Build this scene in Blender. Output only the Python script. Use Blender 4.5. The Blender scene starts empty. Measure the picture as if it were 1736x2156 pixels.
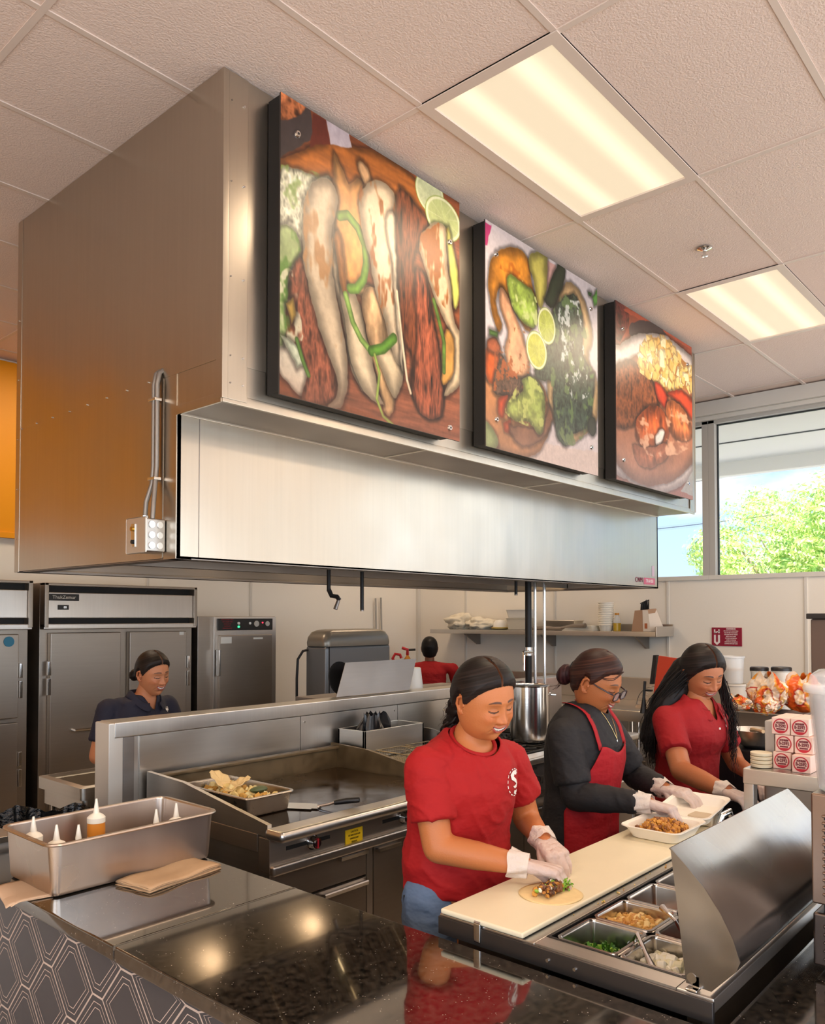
import bpy, bmesh, math, random
import numpy as np
from mathutils import Vector, Matrix, Euler, noise
from mathutils.bvhtree import BVHTree
random.seed(7); rng = np.random.default_rng(7)
C = bpy.context.scene.collection
SC = bpy.context.scene
PI = math.pi
def V(*a): return Vector(a)
def lin(c):
    return tuple((x/12.92 if x <= .04045 else ((x+.055)/1.055)**2.4) for x in c)
def hx(s):
    return lin([int(s[i:i+2], 16)/255 for i in (0, 2, 4)])

# ---------------------------------------------------------------- camera
cam = bpy.data.cameras.new('camera'); camo = bpy.data.objects.new('camera', cam); C.objects.link(camo)
cam.sensor_fit = 'HORIZONTAL'; cam.sensor_width = 36; cam.lens = 1695/1736*36
TILT = math.radians(1.5)
camo.location = (0, 0, 1.71); camo.rotation_euler = (PI/2+TILT, 0, math.radians(-48.5))
cam.shift_x = 0; cam.shift_y = ((1300-1695*math.tan(TILT))-1078)/1736
cam.clip_start = .05; cam.clip_end = 300
SC.camera = camo
SC.view_settings.view_transform = 'Standard'; SC.view_settings.look = 'None'
SC.view_settings.gamma = 1; SC.view_settings.use_curve_mapping = False
SC.view_settings.exposure = 0.3
SC.cycles.max_bounces = 9; SC.cycles.diffuse_bounces = 6; SC.cycles.glossy_bounces = 4
SC.cycles.transparent_max_bounces = 10; SC.cycles.caustics_reflective = False; SC.cycles.caustics_refractive = False
SC.cycles.sample_clamp_indirect = 4
SC.cycles.use_denoising = True

# ---------------------------------------------------------------- sky
W = bpy.data.worlds.new('sky'); SC.world = W; W.use_nodes = True
nt = W.node_tree; nt.nodes.clear(); N = nt.nodes.new; L = nt.links.new
out = N('ShaderNodeOutputWorld'); bg = N('ShaderNodeBackground'); tc = N('ShaderNodeTexCoord')
sep = N('ShaderNodeSeparateXYZ'); L(tc.outputs['Generated'], sep.inputs[0])
grad = N('ShaderNodeValToRGB'); L(sep.outputs['Z'], grad.inputs[0])
grad.color_ramp.elements[0].color = (.55, .72, .95, 1); grad.color_ramp.elements[0].position = .0
grad.color_ramp.elements[1].color = (.13, .36, .85, 1); grad.color_ramp.elements[1].position = .55
mp = N('ShaderNodeMapping'); L(tc.outputs['Generated'], mp.inputs[0]); mp.inputs['Scale'].default_value = (2.6, 2.6, 5.5)
mp.inputs['Location'].default_value = (.35, .2, .1)
no = N('ShaderNodeTexNoise'); no.inputs['Scale'].default_value = 2.1; no.inputs['Detail'].default_value = 7; no.inputs['Roughness'].default_value = .52
L(mp.outputs[0], no.inputs['Vector'])
cr = N('ShaderNodeValToRGB'); L(no.outputs['Fac'], cr.inputs[0])
cr.color_ramp.elements[0].position = .47; cr.color_ramp.elements[0].color = (0, 0, 0, 1)
cr.color_ramp.elements[1].position = .64; cr.color_ramp.elements[1].color = (1, 1, 1, 1)
mx = N('ShaderNodeMixRGB'); L(cr.outputs[0], mx.inputs[0]); L(grad.outputs[0], mx.inputs[1]); mx.inputs[2].default_value = (1.0, 1.0, 1.0, 1)
L(mx.outputs[0], bg.inputs[0]); bg.inputs[1].default_value = 1.25; L(bg.outputs[0], out.inputs[0])

# ---------------------------------------------------------------- lights
def light(name, kind, loc, rot, energy, color, size=None, sizey=None, **kw):
    d = bpy.data.lights.new(name, kind); o = bpy.data.objects.new(name, d); C.objects.link(o)
    o.location = loc; o.rotation_euler = rot; d.energy = energy; d.color = color
    if kind == 'AREA':
        d.shape = 'RECTANGLE'; d.size = size; d.size_y = sizey
    elif kind == 'POINT': d.shadow_soft_size = size
    for k, v in kw.items(): setattr(d, k, v)
    return o
sun = light('sun', 'SUN', (0, 0, 30), (math.radians(48), 0, math.radians(-35)), 14, (1, .95, .86), angle=.02)
# daylight area lamps: storefront one enlarged and side one added, both for fill light
light('storefront_daylight', 'AREA', (1.9, -4.35, 1.75), (PI/2, 0, 0), 165, (.86, .94, 1), 9.6, 2.9)
light('side_fill_light', 'AREA', (-3.4, -1.2, 1.8), (PI/2, 0, -PI/2), 105, (.90, .95, 1), 5.2, 2.6)  # no window known here; area lamp added as fill
light('window_daylight', 'AREA', (7.3, -1.2, 2.85), (PI/2, 0, PI/2), 22, (.88, .95, 1), 3.4, 1.4)
# area lamps at ceiling height out of view, added to raise the ambient light
WARM = (1, .77, .55)
for i, (x, y) in enumerate(((-1.2, 1.72), (-1.2, -2.4), (2.96, -2.4), (5.4, -1.2), (.55, -1.0), (6.4, 5.2), (2.9, 5.4))):
    light('ceiling_area_lamp', 'AREA', (x, y, 3.69), (0, 0, 0), 21, WARM, 1.15, .57)

# ---------------------------------------------------------------- materials
MATS = {}
def mat(name):
    m = bpy.data.materials.new(name); m.use_nodes = True
    b = m.node_tree.nodes['Principled BSDF']; MATS[name] = m
    return m, m.node_tree, b
def pbr(name, col, rough=.5, metal=0, var=0, vscale=(5, 5, 5), bump=0, bscale=(40, 40, 40), rvar=0, bdist=.01, spec=None, alpha=1, coat=0, trans=0, ior=None, sss=0, sheen=0, emit=None, estr=0):
    if name in MATS: return MATS[name]
    m, t, b = mat(name)
    if isinstance(col, str): col = hx(col)
    b.inputs['Base Color'].default_value = (*col, 1); b.inputs['Roughness'].default_value = rough
    b.inputs['Metallic'].default_value = metal; b.inputs['Alpha'].default_value = alpha
    if spec is not None: b.inputs['Specular IOR Level'].default_value = spec
    if coat: b.inputs['Coat Weight'].default_value = coat
    if trans: b.inputs['Transmission Weight'].default_value = trans
    if ior: b.inputs['IOR'].default_value = ior
    if sheen: b.inputs['Sheen Weight'].default_value = sheen
    if sss:
        b.inputs['Subsurface Weight'].default_value = sss; b.inputs['Subsurface Radius'].default_value = (.01, .004, .002)
        b.inputs['Subsurface Scale'].default_value = 1
    if emit: b.inputs['Emission Color'].default_value = (*emit, 1); b.inputs['Emission Strength'].default_value = estr
    def nz(sc, det=4):
        c = t.nodes.new('ShaderNodeTexCoord'); mpp = t.nodes.new('ShaderNodeMapping'); mpp.inputs['Scale'].default_value = sc
        n = t.nodes.new('ShaderNodeTexNoise'); n.inputs['Scale'].default_value = 1; n.inputs['Detail'].default_value = det
        t.links.new(c.outputs['Object'], mpp.inputs[0]); t.links.new(mpp.outputs[0], n.inputs['Vector']); return n
    if var or rvar:
        n = nz(vscale)
        if var:
            r = t.nodes.new('ShaderNodeMixRGB'); r.blend_type = 'MIX'
            r.inputs[1].default_value = (*[max(0, x*(1-var)) for x in col], 1); r.inputs[2].default_value = (*[min(1, x*(1+var)) for x in col], 1)
            t.links.new(n.outputs['Fac'], r.inputs[0]); t.links.new(r.outputs[0], b.inputs['Base Color'])
        if rvar:
            q = t.nodes.new('ShaderNodeMapRange'); q.inputs[1].default_value = .3; q.inputs[2].default_value = .7
            q.inputs[3].default_value = max(.02, rough-rvar); q.inputs[4].default_value = rough+rvar
            t.links.new(n.outputs['Fac'], q.inputs[0]); t.links.new(q.outputs[0], b.inputs['Roughness'])
    if bump:
        n2 = nz(bscale, 3); bp = t.nodes.new('ShaderNodeBump'); bp.inputs['Strength'].default_value = bump; bp.inputs['Distance'].default_value = bdist
        t.links.new(n2.outputs['Fac'], bp.inputs['Height']); t.links.new(bp.outputs[0], b.inputs['Normal'])
    return m
def vcol(name, rough=.5, bump=0, bscale=(40, 40, 40), spec=.5, sss=0, coat=0):
    """material whose colours come from the mesh's own 'Col' attribute (prints, skin, small goods)"""
    m, t, b = mat(name); a = t.nodes.new('ShaderNodeVertexColor'); a.layer_name = 'Col'
    t.links.new(a.outputs[0], b.inputs['Base Color']); b.inputs['Roughness'].default_value = rough
    b.inputs['Specular IOR Level'].default_value = spec; b.inputs['Coat Weight'].default_value = coat
    if sss:
        b.inputs['Subsurface Weight'].default_value = sss; b.inputs['Subsurface Radius'].default_value = (.012, .005, .003); b.inputs['Subsurface Scale'].default_value = 1
    if bump:
        c = t.nodes.new('ShaderNodeTexCoord'); mpp = t.nodes.new('ShaderNodeMapping'); mpp.inputs['Scale'].default_value = bscale
        n = t.nodes.new('ShaderNodeTexNoise'); n.inputs['Scale'].default_value = 1
        t.links.new(c.outputs['Object'], mpp.inputs[0]); t.links.new(mpp.outputs[0], n.inputs['Vector'])
        bp = t.nodes.new('ShaderNodeBump'); bp.inputs['Strength'].default_value = bump; bp.inputs['Distance'].default_value = .01
        t.links.new(n.outputs['Fac'], bp.inputs['Height']); t.links.new(bp.outputs[0], b.inputs['Normal'])
    return m
def steel(name, col, rough, grain=(3, 3, 90), wav=.05, smudge=.1, wscale=(1.6, 1.6, 1.6)):
    """brushed stainless: fine grain bump, slow waviness of the sheet, smudged roughness"""
    m, t, b = mat(name); col = hx(col)
    b.inputs['Metallic'].default_value = 1; b.inputs['Roughness'].default_value = rough
    c = t.nodes.new('ShaderNodeTexCoord')
    def nz(sc, det, s=1):
        mpp = t.nodes.new('ShaderNodeMapping'); mpp.inputs['Scale'].default_value = sc
        n = t.nodes.new('ShaderNodeTexNoise'); n.inputs['Scale'].default_value = s; n.inputs['Detail'].default_value = det
        t.links.new(c.outputs['Object'], mpp.inputs[0]); t.links.new(mpp.outputs[0], n.inputs['Vector']); return n
    g = nz(grain, 3); w = nz(wscale, 1.5); s = nz((3, 3, 3), 2)
    r = t.nodes.new('ShaderNodeMixRGB'); r.inputs[1].default_value = (*[x*.94 for x in col], 1); r.inputs[2].default_value = (*[min(1, x*1.05) for x in col], 1)
    t.links.new(g.outputs['Fac'], r.inputs[0]); t.links.new(r.outputs[0], b.inputs['Base Color'])
    q = t.nodes.new('ShaderNodeMapRange'); q.inputs[1].default_value = .35; q.inputs[2].default_value = .7
    q.inputs[3].default_value = max(.05, rough-smudge); q.inputs[4].default_value = rough+smudge
    t.links.new(s.outputs['Fac'], q.inputs[0]); t.links.new(q.outputs[0], b.inputs['Roughness'])
    b1 = t.nodes.new('ShaderNodeBump'); b1.inputs['Strength'].default_value = .25; b1.inputs['Distance'].default_value = wav
    b2 = t.nodes.new('ShaderNodeBump'); b2.inputs['Strength'].default_value = .05; b2.inputs['Distance'].default_value = .002
    t.links.new(w.outputs['Fac'], b1.inputs['Height']); t.links.new(g.outputs['Fac'], b2.inputs['Height'])
    t.links.new(b1.outputs[0], b2.inputs['Normal']); t.links.new(b2.outputs[0], b.inputs['Normal'])
    return m
STEEL = steel('brushed_steel', 'CFCBC4', .33, smudge=.05, wav=.04)
STEELH = steel('brushed_steel_lengthwise', 'CDC8C2', .34, grain=(90, 3, 3), smudge=.04, wav=.04)
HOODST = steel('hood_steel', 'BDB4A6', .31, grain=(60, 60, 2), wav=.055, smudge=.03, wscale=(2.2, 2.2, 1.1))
FRST = steel('refrigerator_steel', 'A99F94', .42, grain=(3, 3, 80), wav=.012, smudge=.03)
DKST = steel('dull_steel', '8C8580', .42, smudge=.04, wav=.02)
LIDST = steel('lid_steel', '98948F', .27, grain=(90, 3, 3), wav=.07, smudge=.04, wscale=(2.5, 4, 4))
CHROME = pbr('chrome', 'DDDDDD', .12, 1)
DARKIN = pbr('dark_gap', '120F0E', .6)
BLACK = pbr('black_plastic', '161618', .4)
BLKMET = pbr('black_pipe', '1E1C1C', .4, .6)
WHITEPL = pbr('white_plastic', 'EDEAE2', .4, sss=.0)
WALLM = pbr('wall_panel_white', 'F0EADF', .35, bump=.05, bscale=(60, 60, 60))
CEILM = pbr('ceiling_tile', 'EAD6CB', .85, var=.05, vscale=(90, 90, 90), bump=.35, bscale=(130, 130, 130))
TBAR = pbr('ceiling_grid_paint', 'DFCFC4', .5)
ORANGE = pbr('orange_paint', 'F2A010', .5)
TRIMM = pbr('white_trim_paint', 'D8D4CC', .5)
GRAN = None
def granite():
    m, t, b = mat('black_granite')
    c = t.nodes.new('ShaderNodeTexCoord')
    n = t.nodes.new('ShaderNodeTexNoise'); n.inputs['Scale'].default_value = 55; n.inputs['Detail'].default_value = 6
    v = t.nodes.new('ShaderNodeTexVoronoi'); v.inputs['Scale'].default_value = 110
    t.links.new(c.outputs['Object'], n.inputs['Vector']); t.links.new(c.outputs['Object'], v.inputs['Vector'])
    r = t.nodes.new('ShaderNodeValToRGB'); t.links.new(n.outputs['Fac'], r.inputs[0])
    r.color_ramp.elements[0].position = .35; r.color_ramp.elements[0].color = (.004, .0035, .003, 1)
    r.color_ramp.elements[1].position = .72; r.color_ramp.elements[1].color = (.05, .040, .030, 1)
    r2 = t.nodes.new('ShaderNodeValToRGB'); t.links.new(v.outputs['Distance'], r2.inputs[0])
    r2.color_ramp.elements[0].position = .10; r2.color_ramp.elements[0].color = (.38, .34, .29, 1)
    r2.color_ramp.elements[1].position = .19; r2.color_ramp.elements[1].color = (0, 0, 0, 1)
    n3 = t.nodes.new('ShaderNodeTexNoise'); n3.inputs['Scale'].default_value = 23; t.links.new(c.outputs['Object'], n3.inputs['Vector'])
    r3 = t.nodes.new('ShaderNodeValToRGB'); t.links.new(n3.outputs['Fac'], r3.inputs[0]); r3.color_ramp.elements[0].position = .52; r3.color_ramp.elements[1].position = .60
    mm = t.nodes.new('ShaderNodeMixRGB'); mm.blend_type = 'MULTIPLY'; mm.inputs[0].default_value = 1
    t.links.new(r2.outputs[0], mm.inputs[1]); t.links.new(r3.outputs[0], mm.inputs[2])
    ad = t.nodes.new('ShaderNodeMixRGB'); ad.blend_type = 'ADD'; ad.inputs[0].default_value = 1
    t.links.new(r.outputs[0], ad.inputs[1]); t.links.new(mm.outputs[0], ad.inputs[2]); t.links.new(ad.outputs[0], b.inputs['Base Color'])
    b.inputs['Roughness'].default_value = .09; b.inputs['Specular IOR Level'].default_value = 1.0; b.inputs['Coat Weight'].default_value = 1; b.inputs['Coat IOR'].default_value = 1.75; b.inputs['Coat Roughness'].default_value = .035
    return m
GRAN = granite()

# ---------------------------------------------------------------- mesh building
WL = {}
class MB:
    def __init__(s): s.bm = bmesh.new(); s.mats = []; s.col = None
    def mi(s, m):
        if m not in s.mats: s.mats.append(m)
        return s.mats.index(m)
    def add(s, vs, fs, m, M=None):
        k = s.mi(m); V_ = [s.bm.verts.new(M @ Vector(v) if M else v) for v in vs]
        out = []
        for f in fs:
            try:
                F = s.bm.faces.new([V_[i] for i in f]); F.material_index = k; out.append(F)
            except ValueError: pass
        return V_, out
    def box(s, x0, x1, y0, y1, z0, z1, m, bev=0, M=None, seg=2):
        t = bmesh.new()
        vs = [t.verts.new((x, y, z)) for x in (x0, x1) for y in (y0, y1) for z in (z0, z1)]
        for f in ((0, 1, 3, 2), (4, 6, 7, 5), (0, 4, 5, 1), (2, 3, 7, 6), (0, 2, 6, 4), (1, 5, 7, 3)): t.faces.new([vs[i] for i in f])
        if bev: bmesh.ops.bevel(t, geom=list(t.edges), offset=bev, segments=seg, profile=.5, affect='EDGES')
        s.merge(t, m, M)
    def merge(s, t, m, M=None):
        k = s.mi(m); t.verts.index_update(); mp_ = {}
        for v in t.verts: mp_[v] = s.bm.verts.new(M @ v.co if M else v.co)
        for f in t.faces:
            try: F = s.bm.faces.new([mp_[v] for v in f.verts]); F.material_index = k
            except ValueError: pass
        t.free()
    def cyl(s, p0, p1, r0, m, r1=None, n=20, caps=True, bev=0):
        p0, p1 = Vector(p0), Vector(p1); r1 = r0 if r1 is None else r1
        d = (p1-p0); q = d.to_track_quat('Z', 'X').to_matrix(); ax, ay = q.col[0], q.col[1]
        rings = []
        for p, r in ((p0, r0), (p1, r1)): rings.append([p+ax*(r*math.cos(2*PI*i/n))+ay*(r*math.sin(2*PI*i/n)) for i in range(n)])
        s.rings(rings, m, caps, caps)
    def rings(s, R, m, cap0=True, cap1=True, closed=True):
        k = s.mi(m); vr = [[s.bm.verts.new(p) for p in r] for r in R]; n = len(R[0])
        for a, b in zip(vr, vr[1:]):
            for i in range(n if closed else n-1):
                j = (i+1) % n
                F = s.bm.faces.new((a[i], a[j], b[j], b[i])); F.material_index = k
        if cap0: F = s.bm.faces.new(vr[0][::-1]); F.material_index = k
        if cap1: F = s.bm.faces.new(vr[-1]); F.material_index = k
    def tube(s, pts, r, m, n=8, closed=False, rad=None):
        pts = [Vector(p) for p in pts]; R = []; up = None
        for i, p in enumerate(pts):
            if closed: d = pts[(i+1) % len(pts)]-pts[i-1]
            else: d = pts[min(i+1, len(pts)-1)]-pts[max(i-1, 0)]
            d.normalize()
            if up is None: up = d.orthogonal().normalized()
            up = (up-d*up.dot(d)); up = up.normalized() if up.length > 1e-6 else d.orthogonal().normalized()
            b = d.cross(up); rr = rad[i] if rad else r
            R.append([p+up*(rr*math.cos(2*PI*j/n))+b*(rr*math.sin(2*PI*j/n)) for j in range(n)])
        if closed: R.append(R[0])
        s.rings(R, m, not closed, not closed)
    def lathe(s, prof, c, m, n=32, M=None):
        c = Vector(c); R = []
        for r, z in prof: R.append([Vector((max(r, 1e-4)*math.cos(2*PI*i/n), max(r, 1e-4)*math.sin(2*PI*i/n), z)) for i in range(n)])
        R = [[(M @ p if M else p)+c for p in r] for r in R]
        s.rings(R, m, True, True)
    def prism(s, poly, m, f0, f1):
        """poly: list of 2D points; f0,f1 map a 2D point to 3D for the two faces"""
        a = [Vector(f0(*p)) for p in poly]; b = [Vector(f1(*p)) for p in poly]; s.rings([a, b], m)
    def ico(s, c, r, m, sub=2, sc=(1, 1, 1), jit=0, M=None):
        t = bmesh.new(); bmesh.ops.create_icosphere(t, subdivisions=sub, radius=1)
        for v in t.verts:
            k = 1+(random.uniform(-jit, jit) if jit else 0); v.co = Vector((v.co.x*sc[0]*r*k, v.co.y*sc[1]*r*k, v.co.z*sc[2]*r*k))
            if M: v.co = M @ v.co
            v.co += Vector(c)
        s.merge(t, m)
    def grid(s, f, nu, nv, m, closeu=False):
        k = s.mi(m); g = [[s.bm.verts.new(f(i/nu, j/nv)) for j in range(nv+1)] for i in range(nu if closeu else nu+1)]
        n = len(g)
        for i in range(nu):
            for j in range(nv):
                F = s.bm.faces.new((g[i][j], g[(i+1) % n][j], g[(i+1) % n][j+1], g[i][j+1])); F.material_index = k
    def build(s, name, parent=None, label=None, cat=None, group=None, kind=None, loc=None, ang=35, norm=True, disp=None):
        off = WL[parent.name] if parent else Vector(loc or (0, 0, 0))
        for v in s.bm.verts: v.co -= off
        if norm: bmesh.ops.recalc_face_normals(s.bm, faces=s.bm.faces)
        me = bpy.data.meshes.new(name); s.bm.to_mesh(me); s.bm.free()
        for m in s.mats: me.materials.append(m)
        if ang: 
            me.shade_smooth(); me.set_sharp_from_angle(angle=math.radians(ang))
        o = bpy.data.objects.new(name, me); C.objects.link(o)
        if ang == 35: wn = o.modifiers.new('normals', 'WEIGHTED_NORMAL'); wn.keep_sharp = True
        if parent: o.parent = parent
        else: o.location = off
        WL[o.name] = off.copy()
        return tag(o, label, cat, group, kind)
def tag(o, label=None, cat=None, group=None, kind=None):
    if label: o['label'] = label
    if cat: o['category'] = cat
    if group: o['group'] = group
    if kind: o['kind'] = kind
    return o
def thing(name, label, cat, loc=(0, 0, 0), group=None):
    o = bpy.data.objects.new(name, None); C.objects.link(o); o.location = loc; o.empty_display_size = .05
    WL[o.name] = Vector(loc); return tag(o, label, cat, group)
def dup(root, loc, rz=0, label=None, scale=None):
    def cp(o, par):
        c = o.copy(); C.objects.link(c); c.parent = par
        for ch in list(o.children): cp(ch, c)
        return c
    kids = list(root.children); r = root.copy(); C.objects.link(r); r.location = loc; r.rotation_euler = (0, 0, rz)
    if scale: r.scale = scale
    for ch in kids: cp(ch, r)
    if label: r['label'] = label
    return r
def struct(name, mb, label=None, **k): return mb.build(name, None, label, None, None, 'structure', **k)
def bx(name, parent, m, *a, bev=0, **k):
    b = MB(); b.box(*a, m, bev); return b.build(name, parent, **k)
def rrect(cx, cy, hx_, hy_, r, z, n=5):
    P = []
    for sx, sy, a0 in ((1, 1, 0), (-1, 1, PI/2), (-1, -1, PI), (1, -1, 1.5*PI)):
        for i in range(n+1):
            a = a0+PI/2*i/n; P.append(Vector((cx+sx*(hx_-r)+r*math.cos(a), cy+sy*(hy_-r)+r*math.sin(a), z)))
    return P
def pan_mesh(mb, cx, cy, hx_, hy_, z0, z1, m, r=.03, flange=.012, taper=.012, th=.0015):
    """rounded steam-table pan with a rolled rim: outside, rim, inside"""
    a = lambda h, z, q=0: rrect(cx, cy, hx_+h, hy_+h, max(.004, r+h+q), z)
    i = -flange
    R = [a(i-taper-.012, z0), a(i-taper-.003, z0+.004), a(i-taper, z0+.014), a(i, z1-.005), a(-.002, z1-.007), a(0, z1-.004), a(-.002, z1), a(i, z1), a(i-.004, z1-.006),
         a(i-taper-th-.003, z0+.016), a(i-taper-.008, z0+.006), a(i-taper-.02, z0+.003)]
    mb.rings(R, m)
def text(parent, s, size, m, M, name='lettering', extr=.0006, label=None, spacing=1, sx=1, bold=0):
    cu = bpy.data.curves.new('t', 'FONT'); cu.body = s; cu.size = size; cu.align_x = 'CENTER'; cu.align_y = 'CENTER'; cu.extrude = extr; cu.offset = bold; cu.space_character = spacing; cu.resolution_u = 3
    o = bpy.data.objects.new('t', cu); C.objects.link(o); dg = bpy.context.evaluated_depsgraph_get(); dg.update()
    me = bpy.data.meshes.new_from_object(o.evaluated_get(dg)); bpy.data.objects.remove(o)
    S = Matrix.Diagonal((sx, 1, 1, 1)); off = Matrix.Translation(-WL[parent.name]) if parent else Matrix()
    me.transform(off @ M @ S); me.materials.clear(); me.materials.append(m); me.name = name
    t = bpy.data.objects.new(name, me); C.objects.link(t); t.parent = parent; WL[t.name] = WL[parent.name].copy(); tag(t, label); return t
def frame(o, u, v):
    """matrix whose local x runs along u and local y along v, at o"""
    u, v = Vector(u).normalized(), Vector(v).normalized(); w = u.cross(v)
    return Matrix(((u.x, v.x, w.x, o[0]), (u.y, v.y, w.y, o[1]), (u.z, v.z, w.z, o[2]), (0, 0, 0, 1)))
def fill(mb, cx, cy, hx_, hy_, z, n, m_, size, zj=.012, kind='cube', dome=0):
    """loose food pieces spread over a rectangle"""
    for i in range(n):
        x = cx+random.uniform(-hx_, hx_); y = cy+random.uniform(-hy_, hy_)
        d = dome*max(0, 1-((x-cx)/hx_)**2*.7-((y-cy)/hy_)**2*.7)
        c = (x, y, z+d+random.uniform(0, zj)); s_ = size*random.uniform(.6, 1.3); mm = random.choice(m_)
        E = Euler([random.uniform(0, 6.3) for _ in range(3)]).to_matrix().to_4x4(); E.translation = Vector(c)
        if kind == 'cube': mb.box(-s_/2, s_/2, -s_/2*.8, s_/2*.8, -s_/2*.7, s_/2*.7, mm, s_*.12, M=E, seg=1)
        elif kind == 'strip': mb.box(-s_*1.8, s_*1.8, -s_*.25, s_*.25, -s_*.12, s_*.12, mm, 0, M=E)
        elif kind == 'lump': mb.ico(c, s_*.6, mm, 1, (1, random.uniform(.6, 1), random.uniform(.5, .9)), .2, M=E.to_3x3())
# ================================================================ SETTING
mb = MB(); mb.box(-3.5, 7.6, -4.5, 6.6, -.1, 0, pbr('quarry_tile_floor', 'A89A8A', .45, var=.2, vscale=(3, 3, 3)))
struct('floor', mb)
mb = MB(); mb.box(-3.5, 7.6, -4.5, 6.65, 3.725, 3.85, CEILM); ceil = struct('ceiling', mb)
# drop-ceiling tiles in their T-bar grid: tile lower faces sit just above the bars
GX = [1.14+1.208*k for k in range(-4, 6)]; GY = [1.425+.604*k for k in range(-10, 9)]
mb = MB()
for i in range(len(GX)-1):
    for j in range(len(GY)-1):
        if i in (5, 7) and j == 10: continue
        mb.box(GX[i]+.010, min(GX[i+1]-.010, 7.4), GY[j]+.010, GY[j+1]-.010, 3.7125, 3.73, CEILM, .003, seg=1)
mb.build('ceiling_tile', ceil)
mb = MB()
for x in GX: mb.box(x-.012, x+.012, -4.4, 6.45, 3.708, 3.72, TBAR)
for y in GY: mb.box(-3.4, 7.4, y-.012, y+.012, 3.7085, 3.72, TBAR)
mb.build('ceiling_grid', ceil)
# left wall (along the refrigerators): white panels below, orange band above
mb = MB(); mb.box(-3.5, 7.6, 6.5, 6.6, 0, 3.72, WALLM); wl = struct('wall_left', mb)
mb = MB(); mb.box(-.3, 2.9, 6.47, 6.5, 2.34, 3.70, ORANGE, .004); mb.box(-.3, 2.9, 6.46, 6.5, 2.325, 2.37, ORANGE, .003); mb.build('painted_band', wl, 'orange painted upper band'); mb = MB(); mb.box(-3.4, -.31, 6.48, 6.5, .9, 3.70, pbr('tan_paint', 'CE9C54', .5)); mb.build('painted_band', wl, 'tan painted dining room part')
mb = MB()
for x in (3.79, 4.92): mb.box(x-.012, x+.012, 6.49, 6.503, 0, 3.7, TRIMM, .003)
mb.box(7.41, 7.45, 6.46, 6.5, 0, 3.7, TRIMM, .003); struct('trim_1', mb)
# right wall with the window band
WY = [(2.93, 4.9), (.05, 2.86), (-2.9, -.02)]
mb = MB(); mb.box(7.45, 7.6, -4.5, 6.6, 0, 2.075, WALLM); mb.box(7.45, 7.6, -4.5, 6.6, 3.56, 3.72, TRIMM)
mb.box(7.45, 7.6, 4.9, 6.6, 2.075, 3.56, WALLM); mb.box(7.45, 7.6, -4.5, -2.9, 2.075, 3.56, WALLM)
wr = struct('wall_right', mb)
mb = MB()
for y in (5.76, 4.56, 3.30, 2.06, .84, -.4): mb.box(7.438, 7.452, y-.013, y+.013, 0, 2.07, TRIMM, .003)
struct('trim_2', mb)
mb = MB(); mb.box(7.36, 7.46, -4.4, 6.45, 3.585, 3.712, TRIMM, .004); mb.box(7.40, 7.46, -4.4, 6.45, 3.545, 3.585, TRIMM, .004); struct('trim_3', mb)
GLASS = pbr('window_glass', 'FFFFFF', .0, trans=1, ior=1.02, alpha=.12, spec=.2)
FRM = pbr('window_frame_paint', 'B9B6B0', .4)
GASK = pbr('window_gasket', '2A3034', .5)
for k, (y0, y1) in enumerate(WY):
    mb = MB(); z0, z1 = 2.09, 3.545
    mb.box(7.44, 7.56, y0-.035, y0+.025, z0-.02, z1+.02, FRM, .004); mb.box(7.44, 7.56, y1-.025, y1+.035, z0-.02, z1+.02, FRM, .004)
    mb.box(7.43, 7.56, y0-.035, y1+.035, z0-.03, z0+.012, TRIMM, .004); mb.box(7.44, 7.56, y0-.035, y1+.035, z1-.03, z1+.02, FRM, .004)
    w = struct('window_%d' % (k+1), mb)
    mb = MB(); g = .012
    mb.box(7.50, 7.52, y0+.025, y0+.025+g, z0+.01, z1-.03, GASK); mb.box(7.50, 7.52, y1-.025-g, y1-.025, z0+.01, z1-.03, GASK); mb.box(7.50, 7.52, y0+.025, y1-.025, z1-.03-g, z1-.03, GASK)
    mb.build('gasket', w)
    mb = MB(); mb.box(7.508, 7.512, y0+.02, y1-.02, z0, z1-.02, GLASS); mb.build('pane', w)
# walls behind the camera; storefront opening widened, side opening added, both for fill light
mb = MB()
WALLB = pbr('dining_room_paint', 'EBDCC0', .6)
mb.box(-3.6, -3.5, 1.45, 6.6, 0, 3.72, WALLB); mb.box(-3.6, -3.5, -4.5, -3.85, 0, 3.72, WALLB); mb.box(-3.6, -3.5, -3.85, 1.45, 0, .45, WALLB); mb.box(-3.6, -3.5, -3.85, 1.45, 3.15, 3.72, WALLB); struct('wall_back', mb)
mb = MB()
mb.box(-3.5, 7.6, -4.6, -4.5, 0, .28, WALLB); mb.box(-3.5, 7.6, -4.6, -4.5, 3.25, 3.72, WALLB); mb.box(-3.5, -2.95, -4.6, -4.5, .28, 3.25, WALLB); mb.box(6.75, 7.6, -4.6, -4.5, .28, 3.25, WALLB)
for x in (-.9, 1.0, 2.9, 4.8): mb.box(x-.04, x+.04, -4.6, -4.5, .28, 3.25, FRM)
struct('wall_front', mb)
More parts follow.
